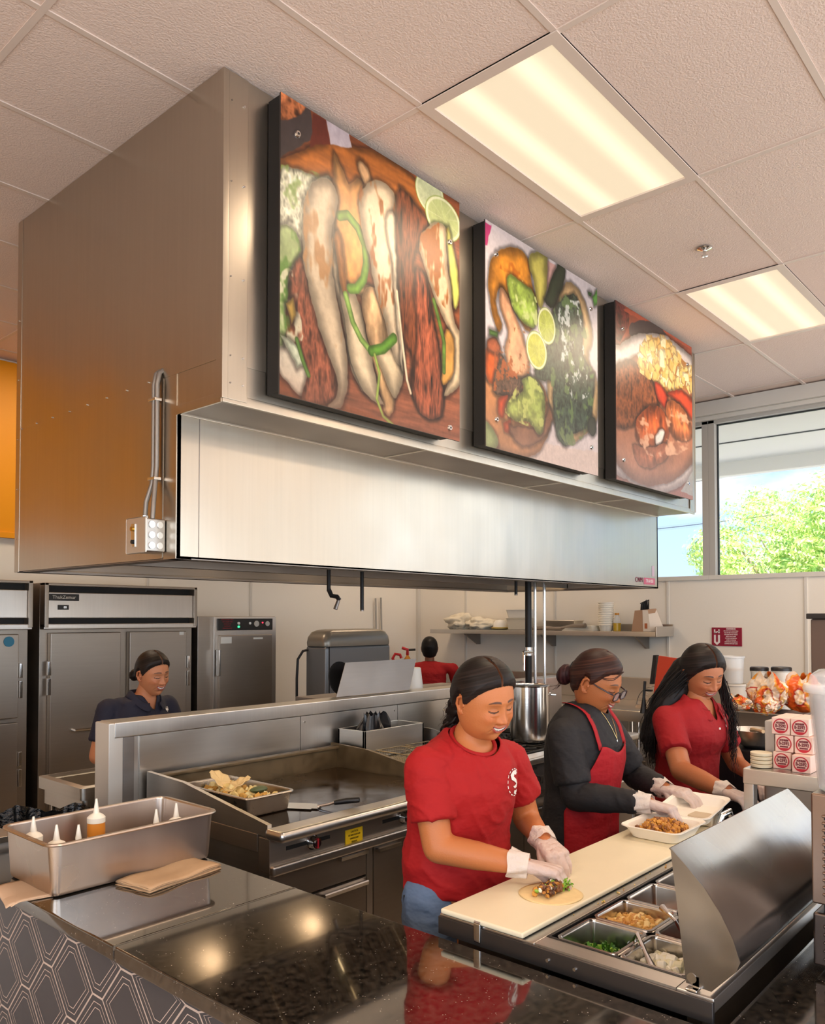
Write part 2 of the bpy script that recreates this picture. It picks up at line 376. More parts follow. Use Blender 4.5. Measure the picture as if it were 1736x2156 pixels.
# ---- outside
mb = MB(); mb.box(7.6, 60, -50, 60, -.3, -.12, pbr('asphalt', 'C4C0B8', .9)); struct('ground', mb)
mb = MB(); CAN = pbr('canopy_paint', 'F2EEE6', .7); mb.box(7.62, 9.9, -6, 9, 3.60, 3.95, CAN); mb.box(9.86, 10.0, -6, 9, 3.44, 4.0, CAN, .005); mb.box(8.72, 8.74, -6, 9, 3.59, 3.6, GASK)
mb.build('canopy', None, 'white canopy soffit and fascia outside the windows', 'canopy')
def leafmat(n, c, tr):
    m = pbr(n, c, .6); b = m.node_tree.nodes['Principled BSDF']; b.inputs['Transmission Weight'].default_value = 0; b.inputs['Subsurface Weight'].default_value = 0; return m
LEAF = [leafmat('leaf_bright', 'CFE27C', 0), leafmat('leaf_mid', 'AFD070', 0), leafmat('leaf_deep', '86B45C', 0), leafmat('leaf_pale', 'E2EDA4', 0)]
BARK = pbr('bark', '6B5A48', .9)
def tree(cx, cy, h, w, label, seed, n=9000, low=.08):
    random.seed(seed); t = thing('tree', label, 'tree', (cx, cy, -.1), 'trees beyond the windows')
    mb = MB(); mb.tube([(cx, cy, -.1), (cx+.1, cy, h*.25), (cx-.1, cy+.1, h*.6)], .2, BARK, rad=[.25, .18, .06])
    for k in range(7):
        a = k*.9; mb.tube([(cx, cy, h*.22), (cx+w*.25*math.cos(a), cy+w*.25*math.sin(a), h*.5), (cx+w*.4*math.cos(a), cy+w*.4*math.sin(a), h*.72)], .1, BARK, n=6, rad=[.1, .06, .02])
    mb.build('trunk', t)
    mb = MB(); blobs = []
    for k in range(34):
        a = random.uniform(0, 2*PI); e = random.uniform(low, 1)
        rr = w*.5*math.sqrt(max(.05, 1-(e-.4)**2*1.9))*random.uniform(.35, .95)
        blobs.append((Vector((cx+rr*math.cos(a), cy+rr*math.sin(a), h*e*.93)), random.uniform(.1, .2)*w))
    ks = [mb.mi(m) for m in LEAF]
    for i in range(n):
        c, r = random.choice(blobs); d = Vector((random.gauss(0, 1), random.gauss(0, 1), random.gauss(0, 1))).normalized()
        p = c+d*r*random.uniform(.75, 1.08); s_ = random.uniform(.05, .10)
        q = (d+Vector((random.gauss(0, .6), random.gauss(0, .6), random.gauss(.3, .6)))).normalized(); u = q.orthogonal().normalized(); v = q.cross(u)
        a = random.uniform(0, 6.3); u, v = u*math.cos(a)+v*math.sin(a), v*math.cos(a)-u*math.sin(a)
        F = mb.bm.faces.new([mb.bm.verts.new(p+u*s_), mb.bm.verts.new(p+v*s_*.5+q*.02), mb.bm.verts.new(p-u*s_), mb.bm.verts.new(p-v*s_*.5+q*.02)]); F.material_index = ks[min(3, int(random.random()**1.3*4))]
    mb.build('foliage', t, ang=None, norm=False)
tree(21.5, 5.6, 4.6, 6.5, 'broad bright green tree filling the wide window on its left', 3, 32000)
tree(27.0, -1.0, 5.6, 8.5, 'tall bright green tree filling the right side of the wide window', 4, 36000)
tree(21.5, 12.1, 4.0, 3.1, 'small green tree seen through the narrow window beside the hood', 5, 11000)
tree(34, 9.0, 6.6, 7.4, 'pale green tree top rising behind the nearer trees', 6, 14000)
mb = MB(); WIRE = pbr('cable_black', '303338', .6)
for z0, z1 in ((6.1, 6.75), (4.6, 5.4)):
    mb.tube([(26, 22-k*2.2, z0+(z1-z0)*k/10-.25*math.sin(PI*k/10)) for k in range(11)], .018, WIRE, n=5)
mb.build('power_line', None, 'pair of thin overhead power lines crossing the sky in the narrow window', 'power line', loc=(26, 11, 6))

# ---- ceiling troffers
TUBE = pbr('troffer_diffuser', 'FFF4DC', .5, emit=(1, .84, .60), estr=1.1)
def troffer(x0, y0, label):
    t = thing('ceiling_light', label, 'ceiling light', (x0+.6, y0+.3, 3.71), 'troffer lights')
    mb = MB(); x1, y1 = x0+1.208, y0+.604
    for a in ((x0-.012, x1+.012, y0-.012, y0+.035), (x0-.012, x1+.012, y1-.035, y1+.012), (x0-.012, x0+.035, y0+.035, y1-.035), (x1-.035, x1+.012, y0+.035, y1-.035)): mb.box(*a, 3.7035, 3.73, TBAR)
    mb.build('frame', t)
    m = MATS.get('troffer_lens')
    if not m:
        # prismatic lens: brighter in two bands where the tubes lie behind it
        m, tr, b = mat('troffer_lens'); c = tr.nodes.new('ShaderNodeTexCoord'); s = tr.nodes.new('ShaderNodeSeparateXYZ'); tr.links.new(c.outputs['Object'], s.inputs[0])
        ab = tr.nodes.new('ShaderNodeMath'); ab.operation = 'ABSOLUTE'; tr.links.new(s.outputs['Y'], ab.inputs[0])
        sb = tr.nodes.new('ShaderNodeMath'); sb.operation = 'SUBTRACT'; tr.links.new(ab.outputs[0], sb.inputs[0]); sb.inputs[1].default_value = .13
        a2 = tr.nodes.new('ShaderNodeMath'); a2.operation = 'ABSOLUTE'; tr.links.new(sb.outputs[0], a2.inputs[0])
        mr = tr.nodes.new('ShaderNodeMapRange'); mr.interpolation_type = 'SMOOTHSTEP'; tr.links.new(a2.outputs[0], mr.inputs[0]); mr.inputs[1].default_value = .0; mr.inputs[2].default_value = .085; mr.inputs[3].default_value = 1.0; mr.inputs[4].default_value = .66
        b.inputs['Base Color'].default_value = (.25, .23, .2, 1); b.inputs['Emission Color'].default_value = (1, .80, .54, 1); tr.links.new(mr.outputs[0], b.inputs['Emission Strength']); b.inputs['Roughness'].default_value = .6
    mb = MB(); mb.box(x0+.033, x1-.033, y0+.033, y1-.033, 3.712, 3.722, m); mb.build('diffuser', t)
    light('ceiling_area_lamp', 'AREA', ((x0+x1)/2, (y0+y1)/2, 3.70), (0, 0, 0), 18, WARM, 1.1, .5)
troffer(GX[5], GY[10], 'large rectangular fluorescent ceiling light nearest the hood front')
troffer(GX[7], GY[10], 'smaller-looking rectangular ceiling light further back near the windows')
# sprinkler
t = thing('sprinkler_head', 'small chrome sprinkler head on the ceiling beside the further light', 'sprinkler', (4.02, 1.70, 3.71))
mb = MB(); p = (4.27, 1.67, 3.708)
WL[t.name] = Vector(p); t.location = p
mb.lathe([(.035, 0), (.038, -.004), (.02, -.012), (.008, -.014)], p, CHROME); mb.build('escutcheon', t)
mb = MB(); mb.cyl((p[0], p[1], p[2]-.01), (p[0], p[1], p[2]-.04), .007, CHROME); mb.lathe([(.004, -.04), (.018, -.042), (.018, -.045), (.004, -.046)], p, CHROME); mb.build('deflector', t)

# ================================================================ HOOD
hood = thing('exhaust_hood', 'huge brushed stainless steel exhaust hood hanging from the ceiling over the cook line', 'exhaust hood', (3.82, 3.3, 3.71))
X0, X1, YF, YS, YB, ZB, ZL = 1.70, 5.94, 2.42, 2.71, 4.14, 1.935, 2.50
mb = MB()
mb.box(X0, X1, YF, YB, ZL+.012, 3.71, HOODST, .002)
mb.build('upper_enclosure', hood)
mb = MB()
# lap seam: upper sheets stand 3 mm proud above z=2.645
mb.box(X0-.003, X0, YF-.003, YB-.02, 2.645, 3.708, HOODST, .001); mb.box(X0-.003, X1, YF-.003, YF, 2.635, 3.708, HOODST, .001)
mb.build('cladding_sheet', hood)
for a in ((X0-.006, X0+.02, YF-.010, YF+.03, 2.50, 3.707), (X0+.02, X0+.105, YF-.009, YF-.003, 2.50, 3.707), (X0-.006, X0+.004, YB-.03, YB+.02, ZB, 3.707), (X1-.09, X1+.004, YF-.009, YF-.003, 2.50, 3.707), (X1-.004, X1+.008, YF-.012, YF+.05, 2.50, 3.707)):
    bx('corner_trim', hood, HOODST, *a, bev=.002)
mb = MB()
mb.box(X0, X1, YF-.006, YF+.006, ZL-.014, ZL+.022, HOODST, .003); mb.box(X0-.004, X0+.006, YF, YS, ZL-.014, ZL+.022, HOODST, .002)
mb.build('ledge_lip', hood)
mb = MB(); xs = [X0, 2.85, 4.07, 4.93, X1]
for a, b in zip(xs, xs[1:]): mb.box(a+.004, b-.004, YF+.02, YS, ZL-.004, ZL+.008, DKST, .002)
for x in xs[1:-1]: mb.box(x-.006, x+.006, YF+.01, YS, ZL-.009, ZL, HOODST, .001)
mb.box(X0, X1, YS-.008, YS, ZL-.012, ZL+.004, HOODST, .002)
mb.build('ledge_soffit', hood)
mb = MB()
mb.box(X0, X1, YS, YS+.025, ZB, ZL+.01, HOODST, .003); mb.box(X0, X0+.022, YS, YB, ZB, ZL+.01, HOODST, .003)
mb.box(X1-.022, X1, YS, YB, ZB, ZL+.01, HOODST, .003); mb.box(X0, X1, YB-.025, YB, ZB, ZL+.01, DKST, .003)
mb.box(X0, X1, YS, YS+.07, ZB-.002, ZB+.012, DKST, .002); mb.box(X0, X1, YB-.07, YB, ZB-.002, ZB+.012, DKST, .002)
mb.box(X0, X0+.07, YS, YB, ZB-.002, ZB+.012, DKST, .002)
mb.box(X1-.07, X1, YS, YB, ZB-.002, ZB+.012, DKST, .002)
mb.build('canopy_skirt', hood)
mb = MB(); mb.box(X0+.002-.006, X0+.001, YS+.09, YB-.03, ZB+.004, 2.645, HOODST, .001); mb.box(X0+.1, X0+.102, YS-.002, YS, ZB+.01, ZL-.01, DKST)
mb.box(X0-.003, X0+.001, YS-.002, YS+.085, ZB, 2.645, HOODST, .001)
mb.build('side_panel', hood)
def bit(name, par, p0, p1, r, m, n=8, r1=None):
    b = MB(); b.cyl(p0, p1, r, m, n=n, r1=r1); return b.build(name, par)
for z in (2.56, 2.66, 2.95, 3.3, 3.6):
    bit('rivet', hood, (X0+.085, YF-.009, z), (X0+.085, YF-.014, z), .004, CHROME); bit('rivet', hood, (X0+.03, YF-.009, z), (X0+.03, YF-.012, z), .003, DKST)
for k in range(8):
    y = YS+.2+k*.17; bit('rivet', hood, (X0-.003, y, 2.65), (X0-.009, y, 2.65), .0035, CHROME)
for z in (2.1, 2.35, 2.6, 2.9, 3.2): bit('rivet', hood, (X0-.006, YB-.005, z), (X0-.010, YB-.005, z), .003, CHROME)
FILT = pbr('grease_filter_steel', '5B4E42', .45, .9)
mb = MB()
for k in range(8):
    x = X0+.06+k*.515
    M = Matrix.Translation((x+.25, 3.42, 2.2)) @ Matrix.Rotation(math.radians(38), 4, 'X')
    for s in range(12): mb.box(-.25+s*.0415, -.225+s*.0415, -.008, .008, -.24, .24, FILT, M=M)
    mb.box(-.25, .25, .008, .014, -.24, .24, DARKIN, M=M)
mb.build('grease_filter', hood)
mb = MB(); mb.box(X0+.03, X1-.03, 3.5, 3.54, ZB+.02, ZB+.10, DKST, .003); mb.build('grease_gutter', hood)
for x in (2.2, 2.95, 3.78, 4.65):
    mb = MB(); p = (x, 3.93, 2.49)
    mb.cyl((x, 3.93, 2.50), (x, 3.93, 2.45), .045, DKST); mb.lathe([(.035, -.03), (.055, -.05), (.062, -.09), (.05, -.13), (.02, -.15), (.001, -.153)], p, pbr('hood_lamp_globe', 'FFE9C0', .3, emit=(1, .72, .36), estr=4)); mb.build('hood_lamp', hood)
    light('hood_lamp_light', 'POINT', (x, 3.93, 2.24), (0, 0, 0), 5, (1, .72, .42), .06)
# printed strip at the lower right corner of the skirt
mb = MB(); REDP = pbr('faded_red_print', 'C2607A', .5); x = X1-.16
mb.box(x-.09, x+.10, YS-.0015, YS, ZB+.025, ZB+.075, REDP); mb.box(x+.05, x+.09, YS-.0015, YS, ZB+.09, ZB+.17, pbr('faded_pink_print', 'CBB0BE', .5)); mb.build('sticker', hood, 'faded red and pink printed sticker')
text(hood, 'TRANSE', .036, pbr('print_white', 'E6E0E0', .5), frame((x+.005, YS-.002, ZB+.05), (1, 0, 0), (0, 0, 1)), label='white letters on the red sticker')
text(hood, 'CWM', .05, pbr('print_dark_red', '8A2B4A', .5), frame((x-.17, YS-.002, ZB+.055), (1, 0, 0), (0, 0, 1)), label='dark red letters beside the sticker')
# conduit and switch box on the hood side
CON = pbr('conduit_grey', '8D8781', .4, .7)
el = thing('electrical_box', 'galvanised switch box with two conduits on the side of the hood', 'electrical box', (1.66, 2.86, 1.97))
mb = MB(); mb.box(1.612, 1.695, 2.775, 2.905, 1.962, 2.088, pbr('galvanised', 'B4B0AA', .35, .8, var=.15, vscale=(60, 60, 60)), .006); 
for z in (1.985, 2.025, 2.065): mb.cyl((1.635, 2.776, z), (1.635, 2.770, z), .013, CHROME, n=14); mb.cyl((1.67, 2.776, z), (1.67, 2.772, z), .013, CHROME, n=14)
mb.build('housing', el)
mb = MB(); mb.box(1.604, 1.614, 2.768, 2.912, 1.955, 2.094, pbr('cover_plate', 'C9C2B8', .35, .7), .008); mb.build('cover', el)
mb = MB(); mb.cyl((1.604, 2.85, 2.05), (1.592, 2.85, 2.05), .009, pbr('brass', 'C9A24A', .3, 1)); mb.cyl((1.604, 2.85, 2.0), (1.594, 2.85, 2.0), .008, DARKIN); mb.box(1.600, 1.606, 2.836, 2.864, 1.98, 2.07, CHROME, .002); mb.build('switch', el)
for k in (0, 1):
    mb = MB(); dy = (0, -.030)[k]
    y0 = 2.85 if k == 0 else 2.795
    mb.tube([(1.65, y0, 2.09), (1.655, y0, 2.16), (1.672, 2.838+dy*.8, 2.23), (1.676, 2.835+dy*.8, 2.3), (1.676, 2.835+dy*.8, 2.62), (1.685, 2.835+dy*.8, 2.665), (1.702, 2.835+dy*.8, 2.68)], .0095, CON, n=12); mb.build('conduit', el)
for z in (2.25, 2.56): bx('clamp', el, CHROME, 1.66, 1.69, 2.80, 2.852, z-.006, z+.006, bev=.002)
bit('connector', el, (1.65, 2.85, 2.088), (1.65, 2.85, 2.105), .015, CHROME, 16)
# fire-suppression drop nozzles
for (x, y, z, bent, lb) in ((3.03, 3.3, 1.785, 1, 'dark drop nozzle with an elbow, leftmost under the hood'), (3.29, 3.3, 1.75, 0, 'straight dark drop pipe, second from the left under the hood'), (4.86, 3.3, 1.875, 0, 'short dark drop nozzle under the right end of the hood')):
    t = thing('drop_nozzle', lb, 'nozzle', (x, y, 2.5), 'fire suppression nozzles')
    mb = MB(); mb.cyl((x, y, 2.5), (x, y, z+.07 if bent else z), .011, BLKMET); mb.build('pipe', t)
    mb = MB()
    if bent: mb.tube([(x, y, z+.08), (x+.012, y-.01, z+.045), (x+.035, y-.03, z+.04), (x+.045, y-.038, z+.02)], .013, BLKMET); mb.cyl((x+.045, y-.038, z+.035), (x+.022, y-.03, z-.03), .009, DKST, r1=.012)
    else: mb.cyl((x, y, z+.02), (x, y, z-.005), .010, DKST, r1=.0115)
    mb.build('nozzle', t)
# ================================================================ COOK LINE
# low divider wall behind the griddle line
dw = thing('backsplash_divider', 'long low stainless steel divider wall running behind the griddle and range', 'divider', (3.5, 3.42, 0))
mb = MB(); mb.box(1.84, 5.6, 3.37, 3.46, .0, 1.20, STEELH, .003); mb.build('core', dw)
mb = MB(); mb.box(1.80, 5.62, 3.345, 3.48, 1.175, 1.245, STEELH, .006); mb.build('top_cap', dw)
mb = MB(); mb.box(1.775, 1.845, 3.35, 3.475, 0, 1.243, pbr('end_cap_light', 'D9D4CC', .35, .6), .006); mb.build('end_post', dw)
mb = MB(); mb.box(1.845, 1.90, 3.352, 3.372, 0, 1.18, DKST, .004); mb.build('corner_strip', dw)
for a, b in ((1.93, 2.88), (2.885, 3.66), (3.665, 4.5), (4.505, 5.58)):
    bx('facing_panel', dw, STEEL if a < 2 or 3.7 > a > 3.6 else STEELH, a, b, 3.362, 3.372, .5, 1.172, bev=.002)
for x in (2.91, 3.63): 
    for z in (.97, 1.14): bit('screw', dw, (x, 3.362, z), (x, 3.358, z), .006, CHROME, 10)
bx('outlet_plate', dw, STEEL, 2.08, 2.16, 3.35, 3.364, .84, .93, bev=.002)

# ---- griddle
RUST = pbr('grease_stained_steel', '7D6B50', .45, .7, var=.35, vscale=(14, 14, 14), rvar=.15)
PLATE = pbr('griddle_plate', '3A2A1C', .2, .55, var=.6, vscale=(5, 5, 5), rvar=.13)
g = thing('griddle', 'wide stainless gas griddle with a browned cooking plate and drawers below', 'griddle', (2.53, 2.9, 0))
mb = MB(); mb.box(1.974, 3.10, 2.502, 3.34, .12, .799, FRST, .004); mb.build('body', g)
mb = MB(); mb.box(1.965, 1.972, 2.47, 3.34, .12, .84, STEEL, .002); mb.build('side_panel', g)
mb = MB(); mb.box(1.953, 3.117, 2.53, 3.34, .80, .872, FRST, .004); mb.build('burner_box', g)
mb = MB(); mb.box(2.0, 3.07, 2.50, 3.26, .872, .888, PLATE, .003); mb.build('cooking_plate', g)
mb = MB(); mb.box(1.94, 3.13, 2.365, 2.475, .862, .905, STEELH, .018, seg=4); mb.build('front_rail', g)
mb = MB(); mb.box(2.0, 3.07, 2.475, 2.50, .86, .87, DARKIN); mb.build('grease_trough', g)
def side_splash(x0, x1, m):
    mb = MB(); poly = [(2.47, .87), (3.34, .87), (3.34, 1.01), (3.05, 1.0), (2.47, .915)]
    mb.prism(poly, m, lambda y, z: (x0, y, z), lambda y, z: (x1, y, z)); return mb.build('side_splash', g)
side_splash(1.955, 1.975, STEEL); side_splash(3.085, 3.105, RUST)
mb = MB(); mb.box(1.975, 3.09, 3.29, 3.315, .87, 1.0, RUST, .003); mb.box(1.975, 3.09, 3.27, 3.30, .985, 1.0, RUST, .003); mb.build('rear_splash', g)
mb = MB(); mb.box(1.95, 3.12, 2.45, 2.52, .735, .865, FRST, .004); mb.build('control_panel', g)
mb = MB(); mb.box(1.95, 3.12, 2.425, 2.455, .725, .765, STEELH, .010, seg=3); mb.build('lower_rail', g)
def knob(par, x, y, z, slot=True):
    k = MB()
    if slot: k.box(x-.13, x+.10, y-.0015, y+.004, z-.008, z+.008, DARKIN, .001)
    k.cyl((x, y, z), (x, y-.008, z), .030, CHROME, n=28)
    o = k.build('control_slot', par)
    k = MB(); k.cyl((x, y-.008, z), (x, y-.035, z), .026, CHROME, r1=.022, n=24); k.cyl((x, y-.035, z), (x, y-.040, z), .014, pbr('knob_dark', '2A1518', .25), n=20)
    k.box(x-.004, x+.004, y-.042, y-.036, z-.02, z+.02, pbr('knob_red', 'A0202A', .35), .001)
    k.build('knob', par)
knob(g, 2.16, 2.45, .815); knob(g, 2.70, 2.45, .815)
mb = MB(); YEL = pbr('yellow_label', 'EDC41A', .5); mb.box(2.345, 2.445, 2.446, 2.450, .757, .822, YEL, .001); mb.build('warning_label', g, 'yellow printed warning label')
for k, s in enumerate(('CAUTION', 'HOT SURFACES KEEP CLEAR', 'CLEAN PLATE DAILY', 'SEE MANUAL')): text(g, s, .010 if k else .012, pbr('label_ink', '6B5A10', .6), frame((2.395, 2.4455, .811-k*.014), (1, 0, 0), (0, 0, 1)), name='label_text', sx=.55 if k else .8)
mb = MB(); mb.box(2.86, 2.94, 2.446, 2.450, .81, .85, pbr('plate_badge', 'B8A98E', .4, .5), .001); mb.build('rating_plate', g)
def drawer(x0, x1, z0, z1, hx0, hx1, name='drawer'):
    d = bx(name, g, FRST, x0, x1, 2.478, 2.50, z0, z1, bev=.003)
    mb = MB(); z = z1-.012
    prof = [(0, 0), (-.022, .004), (-.026, .0), (-.024, -.014), (-.020, -.014), (-.02, -.003), (0, -.006)]
    mb.prism([(2.478+a, z+b) for a, b in prof], CHROME, lambda y, zz: (hx0, y, zz), lambda y, zz: (hx1, y, zz)); mb.build('handle', d)
drawer(1.975, 2.50, .60, .722, 2.33, 2.49); drawer(1.975, 2.50, .14, .590, 2.24, 2.49); drawer(2.545, 3.09, .14, .712, 2.555, 2.70, 'door')
bx('centre_stile', g, STEELH, 2.503, 2.54, 2.478, 2.50, .12, .722, bev=.002)
for x in (2.0, 3.06):
    for y in (2.55, 3.28): bit('leg', g, (x, y, 0), (x, y, .12), .02, CHROME, 14)
# spatula on the griddle
sp = thing('spatula', 'flat steel griddle spatula with a black handle lying on the griddle front', 'spatula', (2.33, 2.62, .888))
M = Matrix.Translation((2.30, 2.70, .894)) @ Matrix.Rotation(math.radians(-58), 4, 'Z')
mb = MB(); mb.box(-.075, .075, -.05, .05, -.001, .001, STEEL, .0006, M=M); mb.box(.075, .10, -.035, .035, -.001, .001, STEEL, .0006, M=M)
for k in range(9): mb.cyl(M @ V(-.06, -.04+k*.01, .0012), M @ V(-.06, -.04+k*.01, .0018), .0018, DARKIN, n=6)
mb.build('blade', sp)
mb = MB(); mb.tube([M @ V(.09, 0, .001), M @ V(.14, 0, .012), M @ V(.17, 0, .022)], .006, CHROME); mb.build('neck', sp)
mb = MB(); mb.tube([M @ V(.165, 0, .02), M @ V(.22, 0, .03), M @ V(.275, 0, .036)], .012, BLACK, n=12, rad=[.010, .013, .011]); mb.build('handle', sp)
# steel pan of food on the griddle
gp = thing('steam_table_pan', 'shallow half-size steel pan of cooked food on the left of the griddle', 'pan', (2.11, 2.93, .888))
STAINP = pbr('pan_steel_stained', 'A89E90', .3, .95, var=.25, vscale=(12, 12, 12), rvar=.08)
mb = MB(); pan_mesh(mb, 2.135, 2.905, .13, .24, .889, .975, STAINP, .03); mb.build('pan', gp)
TORT = [pbr('food_tortilla', 'E9CC94', .7, var=.12, vscale=(30, 30, 30)), pbr('food_pale', 'DCC27E', .7, var=.2, vscale=(50, 50, 50)), pbr('food_gold', 'C99A4A', .6, var=.2, vscale=(50, 50, 50)), pbr('food_green_dark', '4E5B3A', .5), pbr('food_egg', 'E8D9A0', .6)]
mb = MB(); fill(mb, 2.135, 2.905, .09, .19, .93, 90, [TORT[1], TORT[4], TORT[2]], .035, .02, 'lump', dome=.02)
mb.box(2.05, 2.21, 2.72, 3.08, .90, .93, TORT[2], .01)
mb.build('cooked_food', None, 'heap of pale cooked vegetables in the pan on the griddle', 'food', kind='stuff', loc=(2.135, 2.905, .9))
def folded(c, r, rz, label, m, tilt=.5, nm='folded_tortilla'):
    mb = MB(); M = Matrix.Translation(c) @ Matrix.Rotation(rz, 4, 'Z') @ Matrix.Rotation(tilt, 4, 'X')
    def f(u, v):
        a = 2*PI*u; rr = r*(1-v)+.0005; x = rr*math.cos(a)*1.0; y = rr*math.sin(a)
        z = .35*abs(x)**1.3+.004*math.sin(9*a)*(1-v); return M @ V(x*.75, y, z)
    mb.grid(f, 36, 8, m, closeu=True); o = mb.build(nm, None, label, 'tortilla', loc=c)
    md = o.modifiers.new('s', 'SOLIDIFY'); md.thickness = .003; return o
folded((2.12, 3.0, .985), .07, .4, 'crumpled pale tortilla on the back of the pan heap', TORT[0], .7)
folded((2.13, 2.90, .982), .065, 1.2, 'folded tortilla in the middle of the pan heap', TORT[0], -.5)
mb = MB(); M = Matrix.Translation((2.16, 2.80, .975)) @ Matrix.Rotation(.9, 4, 'Z')
mb.ico((2.17, 2.80, .972), .032, TORT[3], 2, (1.4, .8, .45), .05); mb.build('green_pepper', None, 'dark green roasted pepper at the front of the pan', 'pepper', loc=(2.17, 2.80, .96))

# ---- fryer and its flue box
fr = thing('fryer', 'stainless deep fryer to the right of the griddle with wire baskets on top', 'fryer', (3.39, 2.9, 0))
mb = MB(); mb.box(3.12, 3.66, 2.44, 3.34, .1, .90, FRST, .005); mb.build('body', fr)
mb = MB(); mb.box(3.12, 3.66, 2.40, 3.34, .90, .925, STEELH, .006); mb.build('top', fr)
OIL = pbr('fryer_oil', '1C120A', .12); mb = MB(); mb.box(3.16, 3.62, 2.56, 3.08, .918, .928, OIL); mb.build('oil_vat', fr)
mb = MB()
for a in ((3.14, 3.64, 3.13, 3.145, .925, 1.085), (3.14, 3.64, 3.325, 3.34, .925, 1.085), (3.14, 3.155, 3.13, 3.34, .925, 1.085), (3.625, 3.64, 3.13, 3.34, .925, 1.085), (3.14, 3.64, 3.13, 3.34, .925, .935)): mb.box(*a, STEEL, .002)
mb.build('flue_box', fr)
for x in (3.16, 3.62):
    for y in (2.5, 3.28): bit('leg', fr, (x, y, 0), (x, y, .1), .02, CHROME, 14)
mb = MB()
def bagf(u, v):
    a = 2*PI*u; r = .1+.03*math.sin(3*a+v*4)+.02*math.sin(7*a); x = 3.33+r*1.35*math.cos(a)*(1-v*.55); y = 3.24+r*.7*math.sin(a)*(1-v*.4); return V(x, y, 1.03+.13*v-.10*v*(1-v)*(1+math.sin(5*a))+.01*math.sin(11*a))
mb.grid(bagf, 48, 8, pbr('black_plastic_film', '19191C', .25), closeu=True); mb.build('black_bag', None, 'crumpled black plastic bag stuffed in the steel box behind the fryer', 'bag', loc=(3.33, 3.24, 1.0))
WIREM = pbr('basket_wire', 'A79A80', .35, .9)
def basket(x0, y0, y1, label):
    t = thing('fry_basket', label, 'fry basket', (x0+.10, (y0+y1)/2, .93), 'fry baskets')
    mb = MB(); x1 = x0+.20; zt, zb = .985, .935
    for z in (zt, zb): mb.tube([(x0, y0, z), (x1, y0, z), (x1, y1, z), (x0, y1, z), (x0, y0, z)], .003 if z == zt else .002, WIREM, n=6)
    n = 11
    for i in range(n+1):
        x = x0+(x1-x0)*i/n; mb.tube([(x, y0, zt), (x, y0, zb), (x, y1, zb), (x, y1, zt)], .0011, WIREM, n=4)
    for i in range(22):
        y = y0+(y1-y0)*i/21; mb.tube([(x0, y, zt), (x0, y, zb), (x1, y, zb), (x1, y, zt)], .0011, WIREM, n=4)
    for z in (.952, .968): mb.tube([(x0, y0, z), (x1, y0, z), (x1, y1, z), (x0, y1, z), (x0, y0, z)], .0011, WIREM, n=4)
    mb.build('wire_mesh', t)
    mb = MB()
    for dx in (.085, .115): mb.tube([(x0+dx, y0+.004, zt), (x0+dx, y0-.10, zt+.02), (x0+dx, y0-.22, zt+.04)], .004, CHROME, n=8)
    mb.tube([(x0+.085, y0-.22, zt+.04), (x0+.1, y0-.235, zt+.043), (x0+.115, y0-.22, zt+.04)], .004, CHROME, n=8)
    mb.build('handle', t)
basket(3.17, 2.68, 3.07, 'left wire fry basket resting on the fryer'); basket(3.41, 2.68, 3.07, 'right wire fry basket resting on the fryer beside the girl in red')

# ---- range with stock pot
rg = thing('gas_range', 'six-burner stainless gas range between the fryer and the woman in black', 'range', (4.3, 2.9, 0))
mb = MB(); mb.box(3.70, 5.0, 2.50, 3.34, .12, .90, DKST, .005); mb.build('body', rg)
mb = MB(); mb.box(3.68, 5.02, 2.42, 2.52, .905, .945, STEELH, .012, seg=3); mb.build('front_rail', rg)
mb = MB(); mb.box(3.70, 5.0, 2.46, 2.52, .74, .905, pbr('range_panel_grey', '5A5756', .4, .6), .003); mb.build('control_panel', rg)
for k in range(3):
    mb = MB()
    for q in range(3): mb.box(3.74+k*.42+q*.03, 3.76+k*.42+q*.03, 2.457, 2.461, .868, .882, DARKIN)
    mb.build('vent_slot', rg)
mb = MB(); mb.box(3.74, 4.96, 2.56, 3.26, .90, .912, DARKIN); mb.build('burner_tray', rg)
GRT = pbr('cast_iron_grate', '1A1918', .6)
for k in range(3):
    for j in range(2):
        mb = MB(); cx, cy = 3.95+k*.40, 2.72+j*.34
        mb.tube([(cx-.17, cy-.15, .935), (cx+.17, cy-.15, .935), (cx+.17, cy+.15, .935), (cx-.17, cy+.15, .935)], .008, GRT, n=6, closed=True)
        for a in range(8): d = V(math.cos(a*PI/4), math.sin(a*PI/4), 0); mb.tube([V(cx, cy, .935)+d*.04, V(cx, cy, .938)+d*.15], .007, GRT, n=6)
        mb.cyl((cx, cy, .912), (cx, cy, .925), .045, GRT); mb.build('burner_grate', rg)
for k in range(6):
    x = 3.80+k*.2; mb = MB(); mb.cyl((x, 2.46, .82), (x, 2.425, .82), .022, CHROME, r1=.018); mb.box(x-.005, x+.005, 2.41, 2.43, .80, .84, CHROME, .002); mb.build('knob', rg)
for x0 in (3.72, 4.38):
    d = bx('oven_door', rg, FRST, x0, x0+.62, 2.475, 2.50, .2, .70, bev=.004)
    mb = MB(); mb.tube([(x0+.06, 2.475, .66), (x0+.06, 2.43, .66), (x0+.56, 2.43, .66), (x0+.56, 2.475, .66)], .010, CHROME); mb.build('handle', d)
for x in (3.74, 4.96):
    for y in (2.55, 3.28): bit('leg', rg, (x, y, 0), (x, y, .12), .02, CHROME, 14)
mb = MB(); mb.prism([(2.47, .905), (3.33, .905), (3.33, 1.05), (3.1, 1.05), (2.55, .955)], DKST, lambda y, z: (3.672, y, z), lambda y, z: (3.684, y, z)); mb.build('side_splash', rg)
